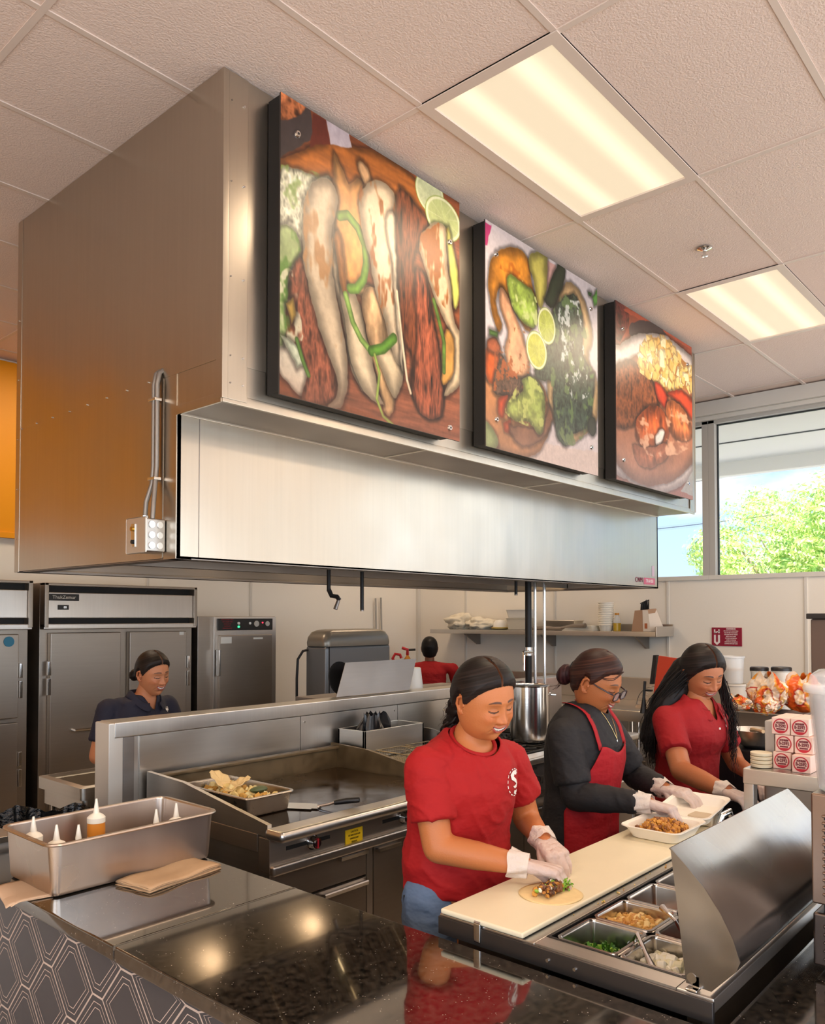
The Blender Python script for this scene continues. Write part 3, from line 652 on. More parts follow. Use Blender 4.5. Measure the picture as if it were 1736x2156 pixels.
def pot(cx, cy, z0, r, h, label, lid=False):
    t = thing('stock_pot', label, 'pot', (cx, cy, z0), None)
    mb = MB(); mb.lathe([(r-.01, 0), (r-.002, .004), (r, .02), (r, h-.008), (r+.005, h-.006), (r+.006, h), (r-.001, h+.001), (r-.004, h-.008), (r-.004, .02), (.001, .012)], (cx, cy, z0), pbr('polished_pot_steel', 'D8D4CE', .16, 1, bump=.02, bscale=(2, 2, 40)), 56); mb.build('body', t)
    for s in (-1, 1):
        a0 = math.radians(-48.5+90+80*s) ; d = V(math.cos(a0), math.sin(a0), 0); q = V(-d.y, d.x, 0); c = V(cx, cy, z0+h-.06)+d*r
        mb = MB(); mb.tube([c-q*.04, c-q*.038+d*.03, c+q*.038+d*.03, c+q*.04], .006, CHROME, n=8); mb.build('handle', t)
    return t
pot(4.24, 2.78, .946, .122, .345, 'tall polished steel stock pot behind the girl in red')
pot(4.08, 3.10, .946, .15, .24, 'wide steel pot half hidden behind the tall stock pot')

# pot filler and risers behind the range
t = thing('gas_riser_pipe', 'thick black vertical pipe rising behind the range up into the hood', 'pipe', (4.98, 3.26, 0))
WLx = (5.02, 3.30)
mb = MB(); mb.cyl((5.02, 3.30, .95), (5.02, 3.30, 2.3), .024, BLKMET); mb.build('pipe', t)
mb = MB(); mb.cyl((5.02, 3.30, 1.43), (5.02, 3.30, 1.49), .030, CHROME); mb.build('coupling', t)
mb = MB(); mb.tube([(5.02, 3.30, 1.45), (4.97, 3.24, 1.46), (4.88, 3.25, 1.46), (4.87, 3.24, 1.44), (4.87, 3.24, 1.33)], .010, CHROME); mb.build('filler_arm', t)
mb = MB(); mb.cyl((5.08, 3.28, .95), (5.08, 3.28, 2.3), .012, CHROME); mb.build('steel_pipe', None, 'thin shiny steel pipe directly beside the thick black pipe', 'pipe', loc=(5.08, 3.28, .95))
mb = MB(); mb.cyl((5.24, 3.30, .0), (5.24, 3.30, 2.3), .012, CHROME); mb.build('steel_pipe', None, 'thin steel pipe standing alone right of the black pipe', 'pipe', loc=(5.24, 3.30, 0))

# steel sheet and tub on the divider
mb = MB()
pts = [(3.22, 1.247), (3.86, 1.247), (3.98, 1.44), (3.34, 1.44)]
mb.prism(pts, DKST, lambda x, z: (x, 3.44+(z-1.247)*.25, z), lambda x, z: (x, 3.442+(z-1.247)*.25, z)); mb.build('steel_sheet', None, 'slanted bare stainless steel sheet standing on the divider top', 'sheet', loc=(3.5, 3.44, 1.247))
mb = MB(); mb.lathe([(.055, 0), (.075, 0), (.078, .01), (.062, .14), (.055, .145), (.001, .145)], (4.06, 3.60, 1.23), WHITEPL, 28); mb.build('white_tub', None, 'upturned white plastic tub right of the slanted steel sheet', 'tub', loc=(4.06, 3.60, 1.23))
mb = MB(); mb.cyl((4.06, 3.6, 0), (4.06, 3.6, 1.23), .03, DKST); mb.box(3.2, 4.6, 3.5, 3.78, 1.20, 1.23, DKST, .004); mb.cyl((3.3, 3.6, 0), (3.3, 3.6, 1.2), .02, DKST); mb.cyl((4.5, 3.6, 0), (4.5, 3.6, 1.2), .02, DKST); mb.build('rear_shelf', None, 'narrow steel shelf behind the divider carrying the white tub', 'shelf', loc=(3.9, 3.6, 0))
mb = MB(); mb.lathe([(.001, 0), (.08, .0), (.10, .02), (.105, .025), (.08, .012), (.001, .008)], (0, 0, 0), BLACK, 36, M=Matrix.Rotation(math.radians(78), 3, 'X')); 
for v in mb.bm.verts: v.co += V(3.37, 3.58, 1.335)
mb.build('black_pan', None, 'round black pan standing upright behind the steel sheet', 'pan', loc=(3.37, 3.58, 1.23))

# ================================================================ REFRIGERATORS ALONG THE LEFT WALL
BAD = pbr('badge_black', '16120F', .4)
def fridge(x0, x1, doors, label, top=1.955):
    t = thing('refrigerator', label, 'refrigerator', ((x0+x1)/2, 6.1, 0)); yf = 5.72
    mb = MB(); mb.box(x0, x1, yf+.03, 6.45, .1, top, FRST, .004); mb.build('cabinet', t)
    mb = MB()
    mb.box(x0, x0+.03, yf-.05, yf+.03, 1.64, top, FRST, .004); mb.box(x1-.03, x1, yf-.05, yf+.03, 1.64, top, FRST, .004); mb.box(x0, x1, yf-.05, yf+.03, top-.02, top, FRST, .004)
    mb.box(x0, x1, yf-.04, yf+.03, 1.625, 1.665, STEELH, .006); mb.box(x0+.03, x1-.03, yf+.02, yf+.032, 1.66, top-.02, DARKIN); mb.build('surround', t)
    mb = MB(); mb.box(x0+.03, x1-.03, yf-.03, yf+.02, 1.705, top-.065, STEELH, .006); mb.build('top_panel', t)
    mb = MB(); mb.box(x0, x1, yf-.0, yf+.03, .1, .2, DKST, .004); mb.build('kick_panel', t)
    n = len(doors)
    for k, (a, b, za, zb, hs) in enumerate(doors):
        d = bx('door', t, FRST, a, b, yf-.025, yf+.028, za, zb, bev=.008)
        xx = a-.02 if hs < 0 else b+.0
        if hs: 
            for z in (zb-.30, zb-.44): bx('hinge', d, CHROME, xx, xx+.022, yf-.04, yf-.01, z, z+(.10 if z > zb-.4 else .12), bev=.004)
    return t
f1 = fridge(1.10, 2.44, [(1.70, 2.36, 1.02, 1.595, 1), (1.70, 2.36, .22, .99, 1), (1.13, 1.67, .22, 1.595, 0)], 'stainless refrigerator at the far left edge with a round blue sticker', 1.965)
mb = MB(); mb.cyl((2.29, 5.694, 1.545), (2.29, 5.69, 1.545), .035, pbr('sticker_teal', '1D6F8E', .4), n=28); mb.build('sticker', f1, 'round blue sticker')
f2 = fridge(2.52, 3.76, [(2.575, 3.11, .22, 1.60, -1), (3.18, 3.68, .22, 1.60, 1)], 'two-door stainless refrigerator with a black name badge behind the woman in navy')
bx('badge', f2, BAD, 2.555, 2.775, 5.685, 5.692, 1.83, 1.878, bev=.002)
text(f2, 'ThukZemur', .035, pbr('badge_silver', 'C9C3B8', .4), frame((2.665, 5.684, 1.854), (1, 0, 0), (0, 0, 1)), name='badge_lettering', label='silver letters on the badge')
bx('thermostat', f2, BAD, 2.62, 2.70, 5.685, 5.692, 1.765, 1.80, bev=.002)
text(f2, '88', .022, pbr('display_white', 'F0F0F0', .4, emit=(.9, .95, 1), estr=.4), frame((2.672, 5.684, 1.782), (1, 0, 0), (0, 0, 1)), name='display_digits')
mb = MB(); mb.tube([(2.74, 5.70, .90), (2.74, 5.655, .90), (3.02, 5.655, .90), (3.02, 5.70, .90)], .011, CHROME); mb.build('towel_rail', f2, 'chrome horizontal bar handle')
bx('corner_label', f2, WHITEPL, 3.61, 3.65, 5.693, 5.696, 1.57, 1.595)
# heated holding cabinet
hc = thing('holding_cabinet', 'narrow stainless heated holding cabinet with a lit control panel right of the refrigerators', 'holding cabinet', (4.2, 6.05, 0))
bx('cabinet', hc, FRST, 3.81, 4.62, 5.74, 6.42, .12, 1.72, bev=.005)
bx('frame', hc, STEELH, 3.95, 4.61, 5.715, 5.745, .14, 1.715, bev=.004)
bx('control_panel', hc, BAD, 3.985, 4.56, 5.70, 5.718, 1.60, 1.70, bev=.003)
d = bx('door', hc, FRST, 3.99, 4.55, 5.69, 5.72, .2, 1.56, bev=.008)
mb = MB(); mb.box(3.965, 3.985, 5.66, 5.70, 1.22, 1.44, CHROME, .004); mb.build('handle', d)
for i, (x, c, r) in enumerate(((4.19, 'F2F2EE', .012), (4.31, 'F2F2EE', .011), (4.38, 'C9C4BC', .026), (4.50, 'C9C4BC', .022))):
    b = MB(); b.cyl((x, 5.70, 1.66 if r < .02 else 1.655), (x, 5.694, 1.66 if r < .02 else 1.655), r, pbr('dial_'+c, c, .4), n=20); b.build('dial', hc)
b = MB(); b.cyl((4.19, 5.70, 1.63), (4.19, 5.693, 1.63), .010, pbr('lamp_green', '20C060', .4, emit=(.05, .8, .3), estr=1.5), n=14); b.build('green_indicator', hc)
b = MB(); b.cyl((4.445, 5.70, 1.665), (4.445, 5.693, 1.665), .007, pbr('lamp_red', 'D02040', .4, emit=(.9, .05, .1), estr=1.2), n=14); b.build('red_indicator', hc)
for k in range(5): text(hc, ('HEATED HOLDING CABINET', 'TEMP  HUMIDITY  TIMER', 'POWER ON  OFF', 'CAUTION HOT', 'OPEN DOOR SLOWLY')[k], .012, pbr('panel_red_print', 'B03A44', .5), frame((4.075, 5.6985, 1.69-k*.018), (1, 0, 0), (0, 0, 1)), name='panel_text', sx=.8)
bx('paper_label', hc, WHITEPL, 4.0, 4.11, 5.686, 5.69, 1.49, 1.545)
bx('paper_label', hc, WHITEPL, 4.34, 4.44, 5.686, 5.69, 1.52, 1.535)
for x in (3.86, 4.56):
    for y in (5.8, 6.36): bit('caster', hc, (x, y, 0), (x, y, .12), .03, BLACK, 14)
# big grey machine with domed top
gm = thing('ice_machine', 'large grey floor-standing machine with a rounded domed top behind the divider', 'machine', (4.86, 5.03, 0))
GM = pbr('machine_grey', '77787A', .35, .5); GM2 = pbr('machine_top_taupe', '867F74', .3, .5)
mb = MB(); mb.box(4.47, 5.25, 4.90, 5.16, 0, 1.475, GM, .03, seg=3); mb.build('body', gm)
mb = MB(); R = []
for z, h, q in ((1.47, .005, 0), (1.50, .008, 0), (1.545, 0, .01), (1.585, -.025, .03), (1.603, -.06, .05), (1.612, -.12, .02)): R.append(rrect(4.86, 5.03, .39+h, .13+h*.6, .06, z, 8))
mb.rings(R, GM2); mb.build('domed_lid', gm)
mb = MB(); mb.box(4.505, 4.511, 4.897, 4.902, .1, 1.47, DARKIN); mb.build('panel_seam', gm)
mb = MB(); mb.box(5.245, 5.265, 4.98, 5.05, 1.30, 1.40, BLACK, .004); mb.build('latch', gm)
mb = MB(); mb.tube([(4.475, 5.12, 1.44), (4.44, 5.15, 1.43), (4.41, 5.18, 1.36), (4.40, 5.18, 1.2), (4.40, 5.18, .6), (4.41, 5.18, .02)], .011, BLACK, n=8); mb.build('power_cord', gm)
for i, (a, b) in enumerate((((6.71, 6.46, .0), (6.66, 6.46, 1.93)), ((6.80, 6.46, 0), (6.75, 6.46, 1.94)))):
    mb = MB(); mb.cyl(a, b, .011, pbr('mop_handle', 'A9A59D', .4), n=10); mb.build('mop_handle', None, ('left', 'right')[i]+' one of two thin poles leaning in the far corner', 'pole', 'leaning poles', loc=a)
# red hook fixture / bottle
t = thing('spray_bottle', 'red-topped spray bottle with orange liquid on the wall beside the seated worker', 'spray bottle', (6.70, 6.0, 1.13))
mb = MB(); p = (6.70, 6.0, 1.13); mb.lathe([(.04, 0), (.04, .12), (.015, .16), (.013, .18)], p, pbr('orange_liquid', 'D08A2A', .25), 20); mb.build('bottle', t)
RED = pbr('red_plastic', 'C4242C', .4)
mb = MB(); mb.tube([(6.70, 6.0, 1.30), (6.69, 5.99, 1.36), (6.64, 6.03, 1.38)], .018, RED); mb.tube([(6.60, 6.10, 1.20), (6.58, 6.12, 1.26), (6.60, 6.1, 1.31), (6.64, 6.06, 1.30), (6.65, 6.05, 1.26)], .017, RED); mb.build('trigger', t)
mb = MB(); mb.cyl((6.70, 6.0, 1.355), (6.76, 5.93, 1.36), .013, BLACK); mb.build('nozzle', t)
t.location += V(.22, .2, -.02)
mb = MB(); mb.box(6.6, 7.3, 6.12, 6.45, 0, 1.11, FRST, .005); mb.build('corner_cabinet', None, 'low steel cabinet in the far corner carrying the spray bottle', 'cabinet', loc=(6.95, 6.28, 0))

# sink table behind the divider end, trash can
sk = thing('sink_table', 'steel sink stand with raised rim at the left end behind the divider', 'sink', (2.2, 3.8, 0))
mb = MB(); R = [rrect(2.18, 3.79, .42+h, .23+h, .02, z, 3) for h, z in ((-.02, .80), (-.02, .87), (0, .875), (0, .93), (-.03, .935), (-.032, .92), (-.05, .915), (-.06, .78), (-.08, .775))]; mb.rings(R, STEEL); mb.build('basin', sk)
for x in (1.82, 2.54):
    for y in (3.62, 3.96): bit('leg', sk, (x, y, 0), (x, y, .82), .018, CHROME, 12)
bx('apron_panel', sk, STEEL, 1.80, 2.56, 3.60, 3.615, .55, .87, bev=.003)
bx('side_plate', sk, DKST, 1.86, 1.875, 3.50, 3.56, .80, 1.03, bev=.004)
tc = thing('trash_can', 'black bin lined with a shiny black bag behind the steel tub', 'trash can', (1.535, 3.50, 0))
mb = MB(); mb.lathe([(.17, 0), (.19, .3), (.205, .80), (.195, .80), (.18, .3), (.001, .02)], (1.535, 3.50, 0), BLACK, 32); mb.build('bin', tc)
mb = MB()
def lin_(u, v):
    a = 2*PI*u; w = .012*math.sin(17*a)+.01*math.sin(29*a+1)+.008*math.sin(7*a)
    if v < .5: r = .222+w+v*.01; z = .62+v*.46+.02*math.sin(5*a)
    else: r = .222+w-(v-.5)*.10; z = .85+.02*math.sin(5*a)-(v-.5)*.45
    return V(1.535+r*math.cos(a), 3.50+r*math.sin(a), z)
mb.grid(lin_, 120, 14, pbr('bin_liner', '0E0E10', .18, bump=.6, bscale=(40, 40, 60)), closeu=True); mb.build('liner', tc, ang=80)
mb = MB(); mb.box(.55, 1.29, 3.12, 4.3, .0, .90, STEEL, .004); mb.build('steel_cabinet', None, 'low plain steel cabinet at the left edge beyond the counter', 'cabinet', loc=(1, 3.7, 0))
# ================================================================ FRONT COUNTER
ct = thing('counter', 'polished black granite counter with patterned dark tile front, across the foreground', 'counter', (1.3, 1.2, 0))
mb = MB(); mb.box(1.0, 1.575, -1.2, 1.855, .872, .91, GRAN, .006); mb.box(1.0, 1.575, 1.857, 3.0, .872, .91, GRAN, .006); mb.box(1.575, 5.2, -1.2, .60, .872, .91, GRAN, .005); mb.build('worktop', ct)
mb = MB(); mb.box(1.002, 1.574, 1.8545, 1.8575, .90, .9105, pbr('granite_seam', '6E675C', .4)); mb.build('seam', ct, 'thin pale joint line')
TILE = pbr('dark_grey_tile', '484649', .35, var=.12, vscale=(4, 4, 4)); GRO = pbr('pale_tile_line', 'CBB8AC', .5)
mb = MB(); mb.box(1.035, 1.07, -1.15, 3.0, 0, .872, TILE); mb.box(1.07, 1.56, -1.15, 3.0, .0, .872, DKST); mb.box(1.56, 5.2, -1.15, .55, 0, .872, DKST); mb.build('base', ct)
mb = MB(); kk = mb.mi(GRO)
def hexring(cy, cz, s0, s1):
    def pts(s): W_, H_, F_ = .117-s*1.12, .104-s, .026-s*.45; return [(cy-F_, cz+H_), (cy+F_, cz+H_), (cy+W_, cz), (cy+F_, cz-H_), (cy-F_, cz-H_), (cy-W_, cz)]
    return pts(s0), pts(s1)
def tilestrip(a, b, x):
    n = len(a)
    for i in range(n):
        j = (i+1) % n; q = [a[i], a[j], b[j], b[i]]
        if max(p[1] for p in q) > .87 or min(p[1] for p in q) < .001 or max(p[0] for p in q) > 3.0: 
            q = [(min(p[0], 3.0), min(max(p[1], .001), .871)) for p in q]
            if max(p[1] for p in q)-min(p[1] for p in q) < 1e-4 or abs(q[0][0]-q[2][0]) < 1e-5: continue
        vs = [mb.bm.verts.new((x, *p)) for p in q]; F = mb.bm.faces.new(vs); F.material_index = kk
for i in range(-16, 14):
    for j in range(-1, 6):
        cy = 2.140+i*.1425; cz = .735-j*.208+(.104 if i % 2 else 0)
        if cy-.12 < -1.1 or cy > 3.05: continue
        for s0, s1 in ((0, .0028), (.0165, .0185), (.0305, .0325)):
            a, b = hexring(cy, cz, s0, s1); tilestrip(a, b, 1.0345)
mb.build('tile_pattern', ct, 'pale nested hexagon lines on the dark tiles', norm=False, ang=None)

# ---- deep pan with bottles
hp = thing('deep_steel_tub', 'deep full-size stainless tub of squeeze bottles on the left end of the black counter', 'tub', (1.315, 2.445, .91))
TUBM = steel('tub_steel', 'C6B9AE', .34, grain=(30, 30, 3), wav=.02)
mb = MB(); pan_mesh(mb, 1.315, 2.445, .287, .178, .911, 1.067, TUBM, .045, .014, .010); mb.build('tub', hp)
def bottle(x, y, m, label, z0=.918, h=.105, r=.027, tilt=0, grp='white-capped squeeze bottles'):
    t = thing('squeeze_bottle', label, 'squeeze bottle', (x, y, z0), grp); c = (x, y, z0); H = h
    mb = MB(); mb.lathe([(r*.9, 0), (r, .006), (r, H*.62), (r*.94, H*.64), (r, H*.67), (r, H*.9), (r*.96, H)], c, m, 24); mb.build('body', t)
    mb = MB(); mb.lathe([(r*1.02, H-.004), (r*1.02, H+.012), (r*.75, H+.02), (r*.35, H+.026), (.009, H+.032), (.0055, H+.055), (.003, H+.072)], c, pbr('bottle_cap_white', 'F4EEE0', .35), 24); mb.build('cap', t)
    return t
CREAM = pbr('cream_sauce', 'EDE6D2', .35); PALEG = pbr('pale_green_sauce', 'DDE0BE', .35); ORS = pbr('orange_sauce', 'DE8C34', .3)
bottle(1.10, 2.535, PALEG, 'pale green squeeze bottle in the tub corner nearest the wall of refrigerators'); bottle(1.112, 2.405, CREAM, 'larger white squeeze bottle at the near left corner of the tub', h=.10, r=.030); bottle(1.165, 2.375, CREAM, 'small white squeeze bottle with angled tip beside the larger white one', h=.095, r=.024)
bottle(1.295, 2.520, ORS, 'squeeze bottle filled with orange sauce in the middle of the tub', h=.130, r=.028)
bottle(1.425, 2.375, CREAM, 'left one of the two white squeeze bottles at the right end of the tub', h=.095); bottle(1.505, 2.385, CREAM, 'rightmost white squeeze bottle in the tub', h=.10)
NAP = pbr('kraft_napkin', 'BE9C78', .9, var=.1, vscale=(20, 20, 20)); NAP2 = pbr('pale_kraft_napkin', 'D0B092', .9)
nk = thing('napkin_stack', 'stack of folded brown paper napkins on the counter right of the tub', 'napkins', (1.38, 2.21, .911))
for k in range(6):
    mb = MB(); dx, dy, a = random.uniform(-.004, .004), random.uniform(-.004, .004), random.uniform(-.03, .03); z = .911+k*.0026
    M = Matrix.Translation((1.385+dx, 2.225+dy, z)) @ Matrix.Rotation(.17+a, 4, 'Z')
    def nf(u, v, M=M, k=k): return M @ V(-.14+.28*u, -.075+.15*v, .003*math.sin(3*u*PI)*(1 if k > 2 else .3)*k/5+.0012*math.sin(11*v+k))
    mb.grid(nf, 16, 8, NAP); o = mb.build('napkin', nk); md = o.modifiers.new('s', 'SOLIDIFY'); md.thickness = .0022
nk = thing('napkin_stack', 'crumpled pair of pale napkins under the near left corner of the tub', 'napkins', (1.0, 2.43, .911))
for k in range(2):
    mb = MB(); M = Matrix.Translation((1.035, 2.42, .9125+k*.002)) @ Matrix.Rotation(-.25+.12*k, 4, 'Z')
    def nf(u, v, M=M, k=k):
        e = max(0, .035-u*.13); return M @ V(-.07+.14*u, -.10+.20*v, -e*e*9*(1)+.002*math.sin(9*v+k)*(1-u)+.001)
    mb.grid(nf, 16, 12, NAP2); o = mb.build('napkin', nk); md = o.modifiers.new('s', 'SOLIDIFY'); md.thickness = .0012

# ================================================================ PREP TABLE
pt = thing('prep_table', 'stainless refrigerated sandwich prep table with sunken topping pans and an open steel lid', 'prep table', (2.4, .97, 0))
PX0, PX1, PY0, PY1 = 1.602, 2.93, .622, 1.325
mb = MB()
mb.box(PX0, PX1, 1.04, PY1, .925, .955, STEELH, .003); mb.box(PX0, PX1, PY0, .70, .925, .955, STEELH, .003); mb.box(PX0, PX0+.05, .70, 1.04, .925, .955, STEELH); mb.box(PX1-.03, PX1, .70, 1.04, .925, .955, STEELH); mb.build('top', pt)
mb = MB(); mb.box(PX0-.006, PX0+.004, PY0, PY1, .906, .95, pbr('table_end_dark_steel', '5F5B5A', .35, .9), .002); mb.build('edge_band', pt)
mb = MB(); mb.box(PX0+.04, PX1, PY0+.04, PY1-.03, .12, .785, FRST, .005); mb.box(PX0+.04, PX1, 1.046, PY1-.03, .786, .917, FRST); mb.box(PX0+.04, PX1, PY0+.04, .694, .786, .917, FRST); mb.build('body', pt)
mb = MB(); K = pbr('black_gasket', '131214', .35)
for a in ((1.652, 1.660, .7005, 1.0395), (2.89, 2.899, .7005, 1.0395), (1.660, 2.89, .7005, .709), (1.660, 2.89, 1.031, 1.0395)): mb.box(*a, .80, .9565, K, .001)
mb.box(1.652, 2.90, .70, 1.04, .79, .80, K); mb.build('well_rim', pt)
for yy in (1.20,):
    mb = MB(); mb.box(PX0-.010, PX0-.004, yy-.010, yy+.010, .915, .962, CHROME, .003); mb.cyl((PX0-.004, yy-.009, .962), (PX0-.004, yy+.009, .962), .005, CHROME, n=10); mb.build('latch', pt)
for yy in (.93, 1.0): bit('screw', pt, (PX0-.006, yy, .928), (PX0-.010, yy, .928), .004, CHROME)
for k in range(2):
    d = bx('door', pt, FRST, 1.70+k*.62, 2.28+k*.62, PY1-.035, PY1-.01, .18, .86, bev=.005)
for x in (1.70, 2.86):
    for y in (.70, 1.24): bit('leg', pt, (x, y, 0), (x, y, .12), .022, CHROME, 12)
# lid (half open hood over the far pans)
prof = [(.715, 1.232), (.685, 1.205), (.645, 1.165), (.612, 1.12), (.588, 1.075), (.575, 1.035), (.583, 1.015), (.632, .962)]
lid = MB(); n = len(prof)
LX0, LX1 = 1.618, 2.388
outer = [V(0, y, z) for y, z in prof]; th = .004
def lidface(x0, x1): 
    a = [(y, z) for y, z in prof]; b = [(y+.005*(1 if z > 1 else .6), z-.002) for y, z in prof][::-1]
    lid.prism(a+b, LIDST, lambda y, z: (x0, y, z), lambda y, z: (x1, y, z))
lidface(LX0, LX1); o = lid.build('lid', pt, ang=50)
for x in (LX0-.003, LX1-.001):
    mb = MB(); P_ = prof+[(.684, .965)]
    mb.prism(P_, LIDST, lambda y, z: (x, y, z), lambda y, z: (x+.004, y, z)); mb.build('lid_end_plate', pt, ang=None)
mb = MB(); mb.cyl((LX0-.004, .672, .978), (LX0+.006, .672, .978), .010, CHROME); mb.box(LX0-.02, LX0+.004, .655, .68, .957, .962, CHROME, .002); mb.box(LX0-.003, LX0+.001, .655, .672, .957, .985, CHROME, .002); mb.build('lid_hinge', pt)
# cutting board
mb = MB(); mb.box(1.596, 2.925, 1.068, 1.318, .9565, .9705, pbr('cutting_board_plastic', 'E9DFC2', .42, var=.07, vscale=(5, 9, 3), bump=.05, bscale=(10, 150, 30)), .005, seg=3)
mb.build('cutting_board', None, 'long cream plastic cutting board along the near side of the prep table', 'cutting board', loc=(2.26, 1.19, .9565))
# topping pans
PANM = pbr('insert_pan_steel', 'CFCBC6', .22, 1)
FOODG = [pbr('leaf_green_a', '4F8A20', .5), pbr('leaf_green_b', '2F6414', .5), pbr('leaf_green_c', '86B33C', .5)]
CHK = [pbr('chicken_a', 'D8AE62', .6), pbr('chicken_b', 'E6C98A', .6), pbr('chicken_c', 'B98442', .55), pbr('chicken_d', 'CF9B4C', .55)]
ONI = [pbr('onion_white', 'EFEBD9', .4), pbr('onion_cream', 'E4DDB8', .4)]
MEAT = [pbr('meat_brown', '7A4A22', .5), pbr('meat_gold', 'C98F38', .5), pbr('meat_tan', 'B07434', .5), pbr('meat_dark', '4E2C16', .5)]
def insert(i, j, label):
    x = 1.664+.0885+i*.177; y = 1.028-.081-j*.163
    t = thing('topping_pan', label, 'pan', (x, y, .80), 'topping pans sunk in the prep table')
    mb = MB(); pan_mesh(mb, x, y, .0875, .0805, .83, .953, PANM, .022, .009, .006); mb.build('pan', t); return x, y
x, y = insert(0, 0, 'topping pan of chopped green herbs nearest the board corner')
mb = MB(); fill(mb, x, y, .06, .055, .868, 420, FOODG, .011, .02, 'strip', dome=.022); mb.box(x-.07, x+.07, y-.06, y+.06, .845, .872, FOODG[1], .006); mb.build('chopped_greens', None, 'chopped green leaves and stems in the nearest topping pan', 'greens', kind='stuff', loc=(x, y, .85))
x, y = insert(1, 0, 'topping pan of diced grilled chicken with tongs')
mb = MB(); fill(mb, x, y, .068, .062, .905, 260, CHK, .017, .016, 'cube', dome=.018); mb.box(x-.07, x+.07, y-.062, y+.062, .86, .908, CHK[2], .006); mb.build('diced_chicken', None, 'diced golden chicken filling the second topping pan', 'chicken', kind='stuff', loc=(x, y, .85))
x, y = insert(2, 0, 'topping pan of brown-orange sauce next to the chicken')
mb = MB(); mb.box(x-.076, x+.076, y-.068, y+.068, .85, .895, pbr('brown_sauce', 'A8652A', .15), .01); mb.build('sauce', None, 'brown-orange sauce in the third topping pan', 'sauce', kind='stuff', loc=(x, y, .86))
x, y = insert(3, 0, 'empty-looking topping pan just behind the brown sauce, beside the lid')
x, y = insert(0, 1, 'topping pan of white onion beside the lid hinge')
mb = MB(); fill(mb, x, y, .066, .058, .895, 130, ONI, .026, .016, 'cube', dome=.02); mb.box(x-.07, x+.07, y-.06, y+.06, .85, .90, ONI[1], .006); mb.build('chopped_onion', None, 'chunky chopped white onion in the near right topping pan', 'onion', kind='stuff', loc=(x, y, .86))
x, y = insert(1, 1, 'topping pan of red sauce partly hidden by the lid')
mb = MB(); mb.box(x-.076, x+.076, y-.068, y+.068, .85, .895, pbr('red_sauce', '8C2E18', .2), .01); mb.build('sauce', None, 'dark red sauce with a ladle in the pan beside the lid', 'sauce', kind='stuff', loc=(x, y, .86))
insert(2, 1, 'topping pan hidden under the open lid')
def spoon(p0, p1, p2, label, w=.008):
    mb = MB(); pts = [V(*p0).lerp(V(*p1), k/6) if k <= 6 else V(*p1).lerp(V(*p2), (k-6)/6) for k in range(13)]
    mb.tube(pts, .004, CHROME, n=10, rad=[w*.9]+[w*.6]*3+[w*.45]*6+[w*.6, w*.8, w*.9]); o = mb.build('serving_spoon', None, label, 'spoon', 'serving spoons', loc=p0); return o
spoon((1.81, .90, .925), (1.76, .86, .975), (1.72, .80, .915), 'steel serving tongs handle across the onion and chicken pans', .012)
spoon((1.93, .80, .90), (1.90, .83, .975), (1.925, .875, .99), 'curved steel ladle handle standing in the red sauce', .010)
mb = MB()
for k in range(26): 
    x, y = random.uniform(1.8, 2.5), random.uniform(1.045, 1.062); mb.ico((x, y, .957), random.uniform(.001, .0035), random.choice(CHK+FOODG[2:]), 1, jit=.2)
mb.build('crumbs', None, 'scattered food crumbs on the steel strip beside the board', 'crumbs', kind='stuff', loc=(2.1, 1.05, .956))
# tortilla with filling
TX, TY = 1.872, 1.163
mb = MB()
def tf(u, v):
    a = 2*PI*u; r = .085*(1-v)+.0004; return V(TX+r*math.cos(a), TY+r*math.sin(a), .9715+.0015*math.sin(3*a)*(1-v)+.0015)
mb.grid(tf, 48, 10, pbr('flour_tortilla', 'E8CE98', .7, var=.12, vscale=(45, 45, 45)), closeu=True); o = mb.build('flour_tortilla', None, 'flat round flour tortilla on the cutting board under gloved hands', 'tortilla', loc=(TX, TY, .971)); md = o.modifiers.new('s', 'SOLIDIFY'); md.thickness = .0025
mb = MB(); fill(mb, TX+.008, TY+.004, .062, .025, .978, 120, MEAT+MEAT+FOODG[2:]+ONI[:1], .013, .008, 'lump', dome=.012); fill(mb, TX+.055, TY-.005, .022, .018, .980, 60, FOODG[2:]+[pbr('lettuce', '9BC24A', .5), pbr('lettuce_b', '6FA52E', .5)],   .006, .008, 'strip', dome=.008)
mb.build('taco_filling', None, 'chopped meat and shredded lettuce along the tortilla', 'filling', kind='stuff', loc=(TX, TY, .975))
# foam clamshell
FOAM = pbr('white_foam', 'F1ECE0', .6, sss=.0)
cs = thing('foam_clamshell', 'open white foam takeaway box of meat on the cutting board', 'takeaway box', (2.60, 1.20, .971))
cx, cy = 2.625, 1.185
mb = MB(); R = [rrect(cx, cy, h, h*.86, .03, z, 4) for h, z in ((.088, .9715), (.093, .975), (.110, 1.005), (.123, 1.012), (.122, 1.015), (.106, 1.011), (.090, .980), (.082, .978))]; mb.rings(R, FOAM); mb.build('base', cs)
M = Matrix.Translation((cx+.125, cy, 1.013)) @ Matrix.Rotation(math.radians(-9), 4, 'Y')
mb = MB(); R = [[M @ p for p in rrect(.12, 0, h, h*.86, .03, z, 4)] for h, z in ((.088, -.036), (.092, -.034), (.108, -.006), (.120, 0), (.119, .003), (.104, -.002), (.090, -.030), (.082, -.033))]; mb.rings(R, FOAM); mb.build('lid', cs)
mb = MB(); fill(mb, cx-.01, cy, .076, .062, .988, 330, MEAT[:3]+[MEAT[1]], .017, .014, 'lump', dome=.022); mb.box(cx-.08, cx+.08, cy-.068, cy+.068, .979, .99, MEAT[2], .004); mb.build('chopped_meat', None, 'golden brown chopped meat in the foam box', 'meat', kind='stuff', loc=(cx, cy, .98))
